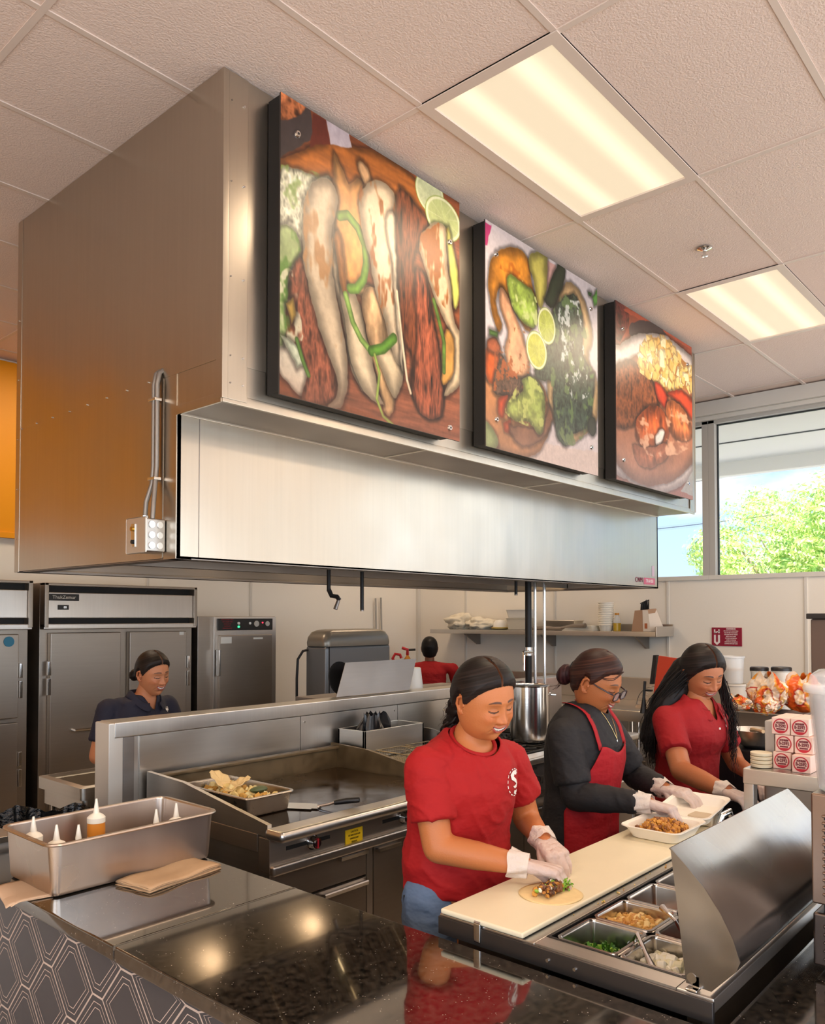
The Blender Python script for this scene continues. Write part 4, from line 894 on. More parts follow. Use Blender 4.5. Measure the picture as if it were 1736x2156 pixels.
# tool at the far end of the table
t = thing('steel_scoop', 'cream box and curved steel scoop at the far end of the cutting board', 'scoop', (2.86, 1.12, .971))
mb = MB(); mb.box(2.83, 2.90, 1.10, 1.19, .9715, 1.005, pbr('beige_card', 'C9B9A0', .6), .006); mb.build('box', t)
mb = MB()
for k in range(1): mb.tube([(2.84, 1.085, .978), (2.86, 1.075, 1.012), (2.90, 1.065, 1.022), (2.92, 1.06, .985)], .010, CHROME, n=12, rad=[.008, .012, .012, .008])
mb.build('handle', t)
# ---- vented steel appliance with a big clear tub on top
ap = thing('vented_machine', 'brown-grey steel machine with louvre vents standing on the black counter at the right edge', 'machine', (2.2, .27, .91))
VB = pbr('bronze_steel', '8A7466', .3, .9, rvar=.05)
AX, AY = 1.97, .541
mb = MB(); mb.box(AX, 2.42, .0, AY, 1.066, 1.313, VB, .005, seg=3); mb.build('housing', ap)
mb = MB(); mb.box(AX+.02, 2.40, .02, AY-.02, 1.045, 1.068, DARKIN); mb.build('shadow_gap', ap)  # dark slab put in as the shaded gap above the painted reflection
mb = MB(); mb.box(AX+.002, 2.42, .0, AY-.001, .928, 1.046, pbr('bronze_reflection', '5E524C', .3, .9), .006, seg=3); mb.build('reflection_section', ap, 'darker added section imitating the reflection of the housing')  # darker solid added as the housing's reflection in the polished counter
for k in range(12):
    z = 1.088+k*.0158; mb = MB(); mb.box(AX-.007, AX+.002, .22, AY-.024, z, z+.006, VB, .0025); mb.box(AX-.001, AX+.001, .225, AY-.028, z-.0055, z, DARKIN); mb.build('louvre', ap)
for k in range(5):  # louvres of the added reflection, in its darker colour
    z = .944+k*.018; mb = MB(); mb.box(AX-.005, AX+.004, .22, AY-.024, z, z+.007, MATS['bronze_reflection'], .0025); mb.box(AX+.0005, AX+.003, .225, AY-.028, z-.006, z, DARKIN); mb.build('louvre', ap)
for x in (AX+.05, 2.37):
    for y in (.06, AY-.05): bit('foot', ap, (x, y, .91), (x, y, .932), .022, BLACK, 14)
cl = thing('clear_tub', 'tall clear plastic tub with a domed lid on top of the vented machine', 'tub', (2.047, .473, 1.314))
CLR = pbr('clear_plastic', 'F4F6F8', .12, alpha=.38, spec=.8); c = (2.047, .473, 1.3145)
mb = MB(); mb.lathe([(.066, 0), (.070, .004), (.088, .225), (.094, .227), (.094, .235), (.086, .233), (.066, .01), (.001, .008)], c, CLR, 48); mb.build('tub', cl)
mb = MB(); mb.lathe([(.098, .223), (.100, .231), (.098, .241), (.089, .243), (.083, .262), (.066, .275), (.001, .278)], c, CLR, 48); mb.build('lid', cl)
mb = MB(); mb.lathe([(.058, .012), (.064, .03), (.080, .21), (.066, .222), (.001, .222)], c, pbr('white_wrap', 'D2D3D4', .6, bump=.5, bscale=(6, 6, 60)), 48); mb.build('contents', cl, 'white wrapped sheets inside')
# ---- steel stand with cartons
ss = thing('steel_stand', 'raised stainless stand at the right end carrying the printed cartons', 'stand', (3.3, .8, .0))
SX, SYR, SZ = 2.95, 1.035, 1.172
mb = MB(); mb.box(SX, 3.75, .64, SYR, SZ-.055, SZ, STEEL, .005); mb.build('top', ss)
for y in (SYR-.035, .66):
    bx('leg', ss, STEEL, SX+.01, SX+.05, y, y+.035, .0, SZ-.055, bev=.003); bx('leg', ss, STEEL, 3.70, 3.74, y, y+.035, 0, SZ-.055, bev=.003)
mb = MB(); mb.box(SX+.16, 3.70, .64, SYR-.02, .75, 1.10, FRST, .01); mb.build('inner_box', ss)
CART = pbr('pink_carton', 'F0CFC0', .6); CRED = pbr('carton_red', 'C02434', .5); CTXT = pbr('carton_text', '7A3038', .6)
def carton(y, z, label, x=3.02, s=.061):
    t = thing('carton', label, 'carton', (x+.1, y, z), 'small printed cartons in a stack')
    bx('box', t, CART, x, x+.16, y-s/2, y+s/2, z, z+s*.98, bev=.003)
    mb = MB(); R = []
    cy_, cz_ = y, z+s*.49
    for r in (s*.43, s*.36): R.append([V(x-.0006, cy_+r*math.cos(a*PI/16)*.98, cz_+r*math.sin(a*PI/16)) for a in range(32)])
    mb.rings(R, CRED, False, False); 
    for sgn in (-1,):
        P_ = [V(x-.0007, cy_+s*.40*math.cos(a), cz_+s*.40*math.sin(a)) for a in np.linspace(PI*1.22, PI*1.78, 12)]; vs = [mb.bm.verts.new(p) for p in P_]; F = mb.bm.faces.new(vs); F.material_index = 0
    mb.build('printed_ring', t, norm=False)
    for k, (st, sz, dz) in enumerate((('ADDRESS', .009, .0115), ('B-2592', .0155, 0), ('HANDMADE', .006, -.011))): text(t, st, sz, CTXT, frame((x-.001, cy_, cz_+dz), (0, -1, 0), (0, 0, 1)), name='printed_text', sx=.8, bold=.0006)
# rows (front face at x=3.02, running along -y)
def cy3(px): return px
carton(.922, SZ, 'bottom row printed carton touching the round stack'); carton(.848, SZ, 'bottom row printed carton second from the round stack, slightly forward', x=2.985)
carton(.914, SZ+.061, 'middle row printed carton, left one'); carton(.849, SZ+.061, 'middle row printed carton, right one')
carton(.925, SZ+.122, 'top row printed carton, left one'); carton(.861, SZ+.122, 'top row printed carton, right one')
mb = MB(); mb.box(3.08, 3.2, .965, 1.0, SZ, SZ+.16, pbr('grey_paper', 'BDB8B0', .7), .006); mb.build('paper_bundle', None, 'grey paper bundle standing left of the printed cartons', 'paper', loc=(3.1, 1.0, SZ))
rt = thing('lid_stack', 'short stack of round cream tubs beside the printed cartons', 'tubs', (3.02, 1.005, SZ))
for k in range(4):
    mb = MB(); mb.lathe([(.030, 0), (.036, .002), (.037, .0115), (.035, .013), (.001, .013)], (3.012, .990, SZ+.0005+k*.0135), pbr('cream_tub', 'E2D6B8', .55), 28); mb.build('tub', rt)
# ---- rear work area at the right: dark counter appliances, containers, bags
rw = thing('rear_counter', 'dark rear counter behind the women carrying tubs and snack bags', 'counter', (4.7, 1.5, 0))
mb = MB(); mb.box(4.3, 5.35, .62, 2.05, 0, 1.02, DKST, .01); mb.build('body', rw)
mb = MB(); mb.box(4.26, 5.37, .61, 2.07, 1.02, 1.06, STEEL, .005); mb.build('top', rw)
TUBW = pbr('white_tub_plastic', 'ECE6DA', .4); HAZ = pbr('hazy_plastic', 'E9ECEC', .3, alpha=.55)
def tub(x, y, z, r, h, m, nm, label, lidm=None):
    t = thing(nm, label, 'tub', (x, y, z)); mb = MB(); mb.lathe([(r*.82, 0), (r*.84, .003), (r*.95, h-.012), (r*1.03, h-.01), (r*1.03, h), (r*.93, h), (r*.8, .01), (.001, .008)], (x, y, z), m, 32); mb.build('body', t)
    if lidm: mb = MB(); mb.lathe([(r*1.05, h-.006), (r*1.06, h+.012), (r*.95, h+.018), (.001, h+.018)], (x, y, z), lidm, 32); mb.build('lid', t)
    return t
bx('riser', None, DKST, 4.88, 5.12, 1.69, 1.93, 1.06, 1.155, bev=.01, label='dark steel riser box under the white tubs', cat='box', loc=(5.0, 1.8, 1.06))
tub(5.0, 1.80, 1.156, .080, .150, TUBW, 'white_tub', 'round white plastic tub under the hazy tall tub', None)
tb = tub(5.0, 1.81, 1.308, .073, .165, HAZ, 'food_tub', 'tall hazy plastic tub of beige food on top of the white tub', None)
mb = MB(); mb.lathe([(.056, .01), (.064, .09), (.001, .095)], (5.0, 1.81, 1.308), pbr('beige_food', 'CDA873', .7, var=.3, vscale=(30, 30, 30), bump=.8, bscale=(30, 30, 30)), 24); mb.build('contents', tb, 'beige chunks inside')
LIDB = pbr('dark_lid', '2A2523', .4)
tub(5.17, 1.705, 1.061, .052, .325, TUBW, 'lidded_jar', 'white jar with a flat black lid, left one behind the snack bags', LIDB); tub(5.17, 1.575, 1.061, .056, .330, TUBW, 'lidded_jar', 'white jar with a wide black lid, right one behind the snack bags', LIDB)
mb = MB(); pan_mesh(mb, 4.60, 1.47, .13, .20, 1.10, 1.20, DKST, .03); mb.box(4.50, 4.70, 1.32, 1.62, 1.061, 1.10, DKST); mb.build('grey_pan', None, 'long grey steel pan holding the folded snack packets', 'pan', loc=(4.6, 1.47, 1.06))
BAGM = vcol('printed_bag_film', .3, spec=.6)
def smooth01(x): x = np.clip(x, 0, 1); return x*x*(3-2*x)
def bag(x, y, z, w, h, rz, seed, label):
    nu, nv = 110, 70; M = Matrix.Translation((x, y, z)) @ Matrix.Rotation(rz, 4, 'Z'); P_ = []; K_ = []; pal = [hx(c) for c in ('DE5F1E', 'F2A640', 'F4DCC0', 'B4221A', 'E8BC74', 'F0E6DA')]
    for i in range(nu):
        a = 2*PI*i/nu
        for j in range(nv+1):
            v = j/nv; e = max(0, math.sin(PI*min(.97, v*.93+.04)))**.4; c = V(math.cos(a)*1.6, math.sin(a)*1.6, v*3+seed); k = noise.noise(c)*.35+(.5-abs(noise.noise(c*2.6+V(3, 0, 0))))*.28-.1
            top = smooth01((v-.7)/.3); P_.append((M @ V(w*.5*math.cos(a)*(e+.04)*(1+k), w*.27*math.sin(a)*(e*(1+k))*(1-.6*top), h*v*(1+.1*math.sin(3*a)*top)+.1*h*k))[:])
            q = noise.noise(V(math.cos(a)*1.3+seed, v*2.2, math.sin(a)*1.3)); q2 = noise.noise(V(math.cos(a)*5, v*8+seed, math.sin(a)*5)); r_ = math.hypot(((a*2.2+seed) % 2.1-1.05)*.42, (v-.42)*1.1)
            K_.append(pal[3] if .24 < r_ < .29 else pal[2] if r_ < .24 and q2 < .2 else pal[4] if r_ < .24 else pal[0] if q > .12 else pal[1] if q > -.08 else pal[5] if q2 > .1 else pal[2])
    F_ = [[i*(nv+1)+j, ((i+1) % nu)*(nv+1)+j, ((i+1) % nu)*(nv+1)+j+1, i*(nv+1)+j+1] for i in range(nu) for j in range(nv)]
    BAGS.append((P_, F_, K_, label, (x, y, z)))
BAGS = []
bag(4.68, 1.50, 1.19, .24, .20, 1.15, 5, 'upright orange and cream printed bag in the middle of the heap'); bag(4.74, 1.33, 1.19, .22, .20, 1.4, 8, 'orange printed bag at the right of the heap'); bag(4.60, 1.64, 1.185, .16, .085, 1.2, 12, 'flattened orange printed packet at the left of the heap'); bag(4.50, 1.46, 1.185, .13, .10, 1.3, 15, 'small rolled red-rimmed packet in front of the heap')
mb = MB(); pan_mesh(mb, 4.76, 1.12, .12, .12, 1.061, 1.17, pbr('pale_tray', 'B8ADA0', .5), .02); mb.build('pale_tray', None, 'empty pale tray right of the snack bags', 'tray', loc=(4.76, 1.12, 1.061))
mb = MB(); mb.lathe([(.05, 0), (.085, .02), (.11, .07), (.118, .09), (.112, .09), (.08, .025), (.001, .008)], (4.17, 1.40, 1.06), STEEL, 40); mb.build('mixing_bowl', None, 'round steel mixing bowl behind the cartons', 'bowl', loc=(4.17, 1.40, 1.06))
mb = MB(); mb.box(4.06, 4.255, .9, 1.56, .0, 1.058, pbr('navy_black_steel', '26262B', .35, .4), .01); mb.build('dark_cabinet', None, 'dark cabinet carrying the steel mixing bowl', 'cabinet', loc=(4.15, 1.2, 0))
mb = MB(); mb.tube([(4.20, 1.42, 1.14), (4.13, 1.38, 1.152), (4.05, 1.32, 1.158)], .01, pbr('wood_spoon', 'D2B48A', .6), rad=[.016, .009, .009]); mb.build('wooden_spoon', None, 'pale wooden spoon lying across the steel bowl', 'spoon', loc=(4.15, 1.38, 1.15))
mb = MB(); mb.box(5.4, 5.9, .95, 1.47, 1.06, 1.70, pbr('brown_box', '6F5A4E', .5), .01); mb.box(5.38, 5.92, .93, 1.49, 1.70, 1.735, LIDB, .005); mb.build('brown_dispenser', None, 'tall brown dispenser box with a black top at the right edge', 'dispenser', loc=(5.65, 1.2, 1.06))
mb = MB(); mb.box(5.4, 5.95, .9, 1.5, 0, 1.058, DKST, .01); mb.build('dispenser_base', None, 'steel base cabinet under the brown dispenser', 'cabinet', loc=(5.6, 1.2, 0))
# sink table by the window wall
st = thing('wall_sink_table', 'long steel sink table with raised back along the window wall', 'sink table', (6.9, 3.8, 0))
mb = MB(); mb.box(6.35, 7.40, 2.2, 5.2, .86, .90, STEELH, .005); mb.box(7.38, 7.43, 2.2, 5.2, .90, 1.12, STEELH, .005); mb.box(6.33, 6.40, 2.2, 5.2, .83, .925, STEELH, .012); mb.build('top', st)
for x in (6.45, 7.3):
    for y in (2.3, 3.2, 3.55, 5.1): bit('leg', st, (x, y, 0), (x, y, .86), .022, CHROME, 14)
mb = MB(); c0 = V(6.75, 3.12, .93)
for k in range(2): mb.tube([c0+V(0, .17*math.cos(a), .17*math.sin(a)) for a in np.linspace(0, PI, 20)], .004, CHROME, n=6); 
for k in range(16): a = PI*(k+1)/17; mb.tube([c0+V(0, .17*math.cos(a), .17*math.sin(a)), c0+V(.02, .10*math.cos(a), .10*math.sin(a)+.02)], .0022, CHROME, n=5)
mb.box(6.74, 6.76, 2.94, 3.30, .90, .932, CHROME, .002)
mb.build('wire_rack', None, 'arched wire dish rack on the sink table behind the woman with glasses', 'rack', loc=(6.75, 3.12, .90))
rr = thing('red_bin', 'orange-red plastic lid board leaning in a black frame behind the girl in the polo', 'lid', (6.2, 2.8, .9))
REDP2 = pbr('orange_red_plastic', 'D2482F', .4)
mb = MB(); mb.prism([(2.88, 1.07), (2.60, 1.05), (2.55, 1.37), (2.83, 1.40)], REDP2, lambda y, z: (6.20, y, z), lambda y, z: (6.23, y, z)); mb.build('board', rr)
mb = MB(); mb.prism([(2.90, 1.17), (2.875, 1.17), (2.845, 1.405), (2.868, 1.405)], BLACK, lambda y, z: (6.18, y, z), lambda y, z: (6.24, y, z)); mb.build('edge', rr)
mb = MB(); mb.box(6.15, 6.28, 2.62, 2.90, .55, 1.06, pbr('grey_plastic', '6E6863', .5), .01); mb.build('holder', rr)
mb = MB(); mb.tube([(6.18, 2.955, .93), (6.18, 2.95, 1.06), (6.18, 2.94, 1.19)], .012, BLACK, rad=[.03, .012, .012]); mb.box(6.17, 6.20, 2.88, 2.95, 1.11, 1.125, BLACK, .003); mb.build('bracket', rr)
mb = MB(); mb.box(6.1, 6.32, 2.55, 3.0, .0, .56, DKST, .01); mb.build('floor_bin', None, 'grey bin on the floor under the orange-red board', 'bin', loc=(6.2, 2.8, 0))

# ---- wall shelf and what stands on it
sh = thing('wall_shelf', 'long stainless wall shelf on three brackets below the window', 'shelf', (7.3, 4.6, 1.53))
SHY0, SHY1, SHZ = 3.24, 5.97, 1.575
mb = MB(); mb.box(7.06, 7.43, SHY0, SHY1, SHZ-.012, SHZ, STEELH, .002); mb.box(7.05, 7.066, SHY0, SHY1, SHZ-.045, SHZ+.002, STEELH, .004); mb.box(7.42, 7.436, SHY0, 4.0, SHZ, SHZ+.07, STEELH, .003); mb.box(7.05, 7.43, SHY0-.004, SHY0+.012, SHZ-.045, SHZ+.05, STEELH, .004); mb.build('board', sh)
for y in (3.50, 4.55, 5.55):
    mb = MB(); mb.prism([(7.08, SHZ-.012), (7.435, SHZ-.012), (7.435, SHZ-.17), (7.39, SHZ-.17)], DKST, lambda x, z: (x, y-.012, z), lambda x, z: (x, y+.012, z)); mb.build('bracket', sh)
TOW = pbr('towel_cotton', 'E6DCC6', .95, bump=.6, bscale=(120, 120, 120), sheen=.3)
def cloth(x, y, z, w, d, h, seed, label):
    mb = MB(); t = bmesh.new(); bmesh.ops.create_icosphere(t, subdivisions=4, radius=1)
    for v in t.verts:
        n_ = noise.noise(v.co*1.7+V(seed, 0, 0))*.45+abs(noise.noise(v.co*3.6+V(0, seed, 0)))*.35
        v.co = V(x+v.co.x*d*(1+n_), y+v.co.y*w*(1+n_), max(z, z+h*.45+v.co.z*h*.55*(1+n_)))
    mb.merge(t, TOW); return mb.build('towel', None, label, 'towel', 'folded towels on the wall shelf', loc=(x, y, z), ang=180)
cloth(7.25, 5.68, SHZ, .17, .12, .17, 3, 'heaped white towel at the left end of the wall shelf'); cloth(7.25, 5.38, SHZ, .17, .12, .13, 9, 'flatter white towel second on the wall shelf')
mb = MB(); mb.lathe([(.07, 0), (.10, .015), (.10, .03), (.001, .03)], (7.25, 5.13, SHZ), pbr('yellow_plastic', 'D9BD72', .5), 32); mb.build('yellow_plate', None, 'yellowish plate under the upturned bowl on the shelf', 'plate', loc=(7.25, 5.13, SHZ))
mb = MB(); mb.lathe([(.085, 0), (.08, .04), (.05, .075), (.001, .08)], (7.25, 5.13, SHZ+.031), WHITEPL, 32); mb.build('upturned_bowl', None, 'small upturned white bowl on the shelf', 'bowl', loc=(7.25, 5.13, SHZ+.03))
def rbox(nm, x, y, z, hx_, hy_, h, m, label, cat, taper=.015, grp=None):
    mb = MB(); R = [rrect(x, y, hx_+a, hy_+a, .02, z+b, 3) for a, b in ((-taper-.006, 0), (-taper, .006), (0, h-.008), (.006, h-.006), (.006, h), (-.004, h), (-taper-.004, .012))]; mb.rings(R, m); return mb.build(nm, None, label, cat, grp, loc=(x, y, z))
rbox('food_container', 7.25, 4.86, SHZ, .10, .13, .13, pbr('beige_container', 'DDD3BF', .5), 'lower beige food container on the shelf', 'container'); rbox('food_container', 7.25, 4.86, SHZ+.131, .10, .13, .09, WHITEPL, 'upper white food container stacked on the shelf', 'container')
t = thing('pan_scale', 'steel tray with utensils and a dark handle in the middle of the shelf', 'tray', (7.22, 4.45, SHZ))
mb = MB(); pan_mesh(mb, 7.24, 4.42, .12, .24, SHZ, SHZ+.04, DKST, .02); mb.build('tray', t)
mb = MB(); pan_mesh(mb, 7.28, 4.36, .10, .20, SHZ+.042, SHZ+.105, STEEL, .02); mb.build('inner_pan', t)
mb = MB(); mb.tube([(7.14, 4.3, SHZ+.03), (7.12, 4.15, SHZ+.05), (7.10, 4.0, SHZ+.055)], .02, DKST, rad=[.012, .02, .024]); mb.build('handle', t)
mb = MB()
for k in range(9): mb.box(7.12, 7.36, 3.93+.002*k, 4.28-.01*k, SHZ+.001+k*.006, SHZ+.006+k*.006, pbr('parchment', 'E9E2D2', .8), .001)
mb.build('parchment_stack', None, 'loose stack of parchment sheets on the shelf', 'paper', loc=(7.24, 4.1, SHZ), kind='stuff')
cs_ = thing('cup_stack', 'tall stack of white foam cups on the shelf', 'cups', (7.22, 3.84, SHZ))
for k in range(11):
    mb = MB(); z = SHZ+k*.022; mb.lathe([(.055, 0), (.072, .055), (.078, .057), (.078, .064), (.068, .062), (.05, .005), (.001, .004)], (7.25, 3.855, z), FOAM, 28); mb.build('cup', cs_)
t = thing('oil_bottle', 'clear bottle with yellow oil and orange cap on the shelf', 'bottle', (7.25, 3.72, SHZ))
mb = MB(); mb.lathe([(.036, 0), (.038, .08)], (7.25, 3.735, SHZ), pbr('yellow_oil', 'C9A530', .2), 24); mb.build('oil', t)
mb = MB(); mb.lathe([(.038, .08), (.037, .11), (.022, .14), (.018, .16)], (7.25, 3.735, SHZ), HAZ, 24); mb.build('neck', t)
mb = MB(); mb.cyl((7.25, 3.735, SHZ+.158), (7.25, 3.735, SHZ+.178), .022, pbr('orange_cap', 'C98A2C', .4)); mb.build('cap', t)
pb = thing('paper_bag', 'brown and white paper bag with dark handles at the right end of the shelf', 'bag', (7.22, 3.40, SHZ))
KR = pbr('kraft_paper', 'A88468', .8, bump=.4, bscale=(8, 8, 8)); KW = pbr('white_paper', 'DCD0C2', .8)
mb = MB(); a = [V(7.12, 3.52, SHZ+.001), V(7.12, 3.33, SHZ+.001), V(7.30, 3.27, SHZ+.001), V(7.30, 3.50, SHZ+.001)]; b = [V(7.15, 3.50, SHZ+.20), V(7.15, 3.37, SHZ+.21), V(7.25, 3.33, SHZ+.22), V(7.25, 3.48, SHZ+.20)]
mb.rings([a, b], KR); mb.build('bag_body', pb)
mb = MB(); mb.add([(7.117, 3.40, SHZ+.004), (7.117, 3.325, SHZ+.004), (7.147, 3.365, SHZ+.205), (7.147, 3.42, SHZ+.205)], [(0, 1, 2, 3)], KW); mb.add([(7.12, 3.328, SHZ+.004), (7.30, 3.268, SHZ+.004), (7.25, 3.328, SHZ+.21), (7.15, 3.368, SHZ+.2)], [(0, 1, 2, 3)], KW); mb.build('white_panel', pb, norm=False)
mb = MB(); mb.box(7.118, 7.121, 3.36, 3.385, SHZ+.03, SHZ+.08, pbr('rust_print', 'B0623A', .6)); mb.build('printed_mark', pb)
mb = MB()
for k in range(6): mb.tube([(7.18, 3.45-.015*k, SHZ+.20), (7.17+.01*k, 3.44-.01*k, SHZ+.26+.008*k), (7.19, 3.40+.012*k, SHZ+.30-.006*k), (7.20, 3.38, SHZ+.21)], .007, BLACK, n=6)
mb.build('handles', pb)
# burgundy safety sign
sg = thing('safety_sign', 'small burgundy sign with white symbol and writing on the wall below the window', 'sign', (7.446, 2.74, 1.535))
SGR = pbr('burgundy', '8E1634', .4); SGW = pbr('sign_white', 'F0E4E4', .5)
mb = MB(); mb.box(7.440, 7.449, 2.603, 2.877, 1.448, 1.617, SGR, .002); mb.build('plate', sg)
def sgt(s, y, z, sz, sx=1, b=0): text(sg, s, sz, SGW, frame((7.439, y, z), (0, -1, 0), (0, 0, 1)), name='sign_lettering', sx=sx, bold=b)
sgt('CHOKING', 2.70, 1.604, .018, 1, .0008)
for k, s in enumerate(('FOR VICTIM WHO CANNOT SPEAK', 'CALL FOR HELP, STAND BEHIND', 'GIVE QUICK UPWARD THRUSTS', 'REPEAT UNTIL CLEARED', 'IF VICTIM IS UNCONSCIOUS', 'LOWER TO THE FLOOR', 'CHECK MOUTH, GIVE BREATHS', 'CONTINUE UNTIL HELP COMES')): sgt(s, 2.70, 1.585-k*.0165, .0115, .72, .0003)
mb = MB(); 
for P_ in ([(2.855, 1.55), (2.838, 1.55), (2.838, 1.49), (2.828, 1.478), (2.818, 1.49), (2.818, 1.55), (2.800, 1.55), (2.800, 1.48), (2.828, 1.455), (2.855, 1.48)], [(2.855, 1.60), (2.842, 1.60), (2.842, 1.565), (2.855, 1.565)], [(2.815, 1.60), (2.802, 1.60), (2.802, 1.565), (2.815, 1.565)], [(2.85, 1.575), (2.805, 1.59), (2.805, 1.578), (2.85, 1.563)]):
    vs = [mb.bm.verts.new((7.4385, *p)) for p in P_]; mb.bm.faces.new(vs)
mb.mi(SGW); mb.build('sign_symbol', sg, norm=False)
# ================================================================ PEOPLE
def arrays(bm):
    bm.verts.index_update(); v = np.array([p.co[:] for p in bm.verts]); f = [[q.index for q in p.verts] for p in bm.faces]; return v, f
def remesh(mb, voxel, smooth=6, fac=.5):
    me = bpy.data.meshes.new('tmp'); bmesh.ops.recalc_face_normals(mb.bm, faces=mb.bm.faces); mb.bm.to_mesh(me); mb.bm.free()
    o = bpy.data.objects.new('tmp', me); C.objects.link(o)
    r = o.modifiers.new('r', 'REMESH'); r.mode = 'VOXEL'; r.voxel_size = voxel
    if smooth: s = o.modifiers.new('s', 'SMOOTH'); s.iterations = smooth; s.factor = fac
    dg = bpy.context.evaluated_depsgraph_get(); dg.update(); m2 = bpy.data.meshes.new_from_object(o.evaluated_get(dg))
    n = len(m2.vertices); v = np.empty(n*3); m2.vertices.foreach_get('co', v); v = v.reshape(-1, 3); nr = np.empty(n*3); m2.vertices.foreach_get('normal', nr); nr = nr.reshape(-1, 3)
    f = [list(p.vertices) for p in m2.polygons]; bpy.data.objects.remove(o); bpy.data.meshes.remove(me); bpy.data.meshes.remove(m2); return v, f, nr
def assemble(name, parts, parent, label=None, smooth=True, kind=None, cat=None, group=None, loc=None):
    """parts: (verts, faces, colours or None, material)"""
    off = np.array(WL[parent.name] if parent else (loc or (0, 0, 0))); vs, fs, cs, ms, mi = [], [], [], [], []; b = 0
    for v, f, c, m in parts:
        v = np.asarray(v); vs.append(v-off); fs += [[i+b for i in q] for q in f]; b += len(v)
        if c is None: c = (1, 1, 1)
        c = np.asarray(c, float); cs.append(np.tile(c, (len(v), 1)) if c.ndim == 1 else c)
        if m not in ms: ms.append(m)
        mi += [ms.index(m)]*len(f)
    vs = np.concatenate(vs); cs = np.concatenate(cs); me = bpy.data.meshes.new(name); me.from_pydata(vs.tolist(), [], fs)
    for m in ms: me.materials.append(m)
    me.polygons.foreach_set('material_index', mi); a = me.color_attributes.new('Col', 'FLOAT_COLOR', 'POINT')
    a.data.foreach_set('color', np.concatenate([cs, np.ones((len(cs), 1))], 1).ravel()); me.shade_smooth() if smooth else None; me.update()
    o = bpy.data.objects.new(name, me); C.objects.link(o)
    if parent: o.parent = parent
    else: o.location = Vector(off)
    WL[o.name] = Vector(off); return tag(o, label, cat, group, kind)
SKIN = vcol('skin', .48, bump=.08, bscale=(220, 220, 220), spec=.4, sss=.12)
HAIR = vcol('hair', .48, spec=.22)
def capsule(mb, p0, r0, p1, r1, m=None):
    m = m or WHITEPL; p0, p1 = Vector(p0), Vector(p1); mb.ico(p0, r0, m, 2); mb.ico(p1, r1, m, 2)
    if (p1-p0).length > 1e-4: mb.cyl(p0, p1, r0*.99, m, r1=r1*.99, n=20)
def vn(seed, P, f):
    return np.array([noise.noise(Vector(p)*f+Vector((seed, seed*.7, 0))) for p in P])
def torso(mb, rings, f, grow=0, m=None, n=40):
    """rings: (centre, half width, front depth, back depth)"""
    m = m or WHITEPL; f = Vector((f[0], f[1], 0)).normalized(); r = Vector((f.y, -f.x, 0)); R = []
    for c, a, bf, bb in rings:
        q = []
        for i in range(n):
            t = 2*PI*i/n; cx = math.copysign(abs(math.cos(t))**.85, math.cos(t)); sy = math.copysign(abs(math.sin(t))**.9, math.sin(t))
            q.append(Vector(c)+r*(cx*(a+grow))+f*(sy*((bf if sy > 0 else bb)+grow)))
        R.append(q)
    mb.rings(R, m)
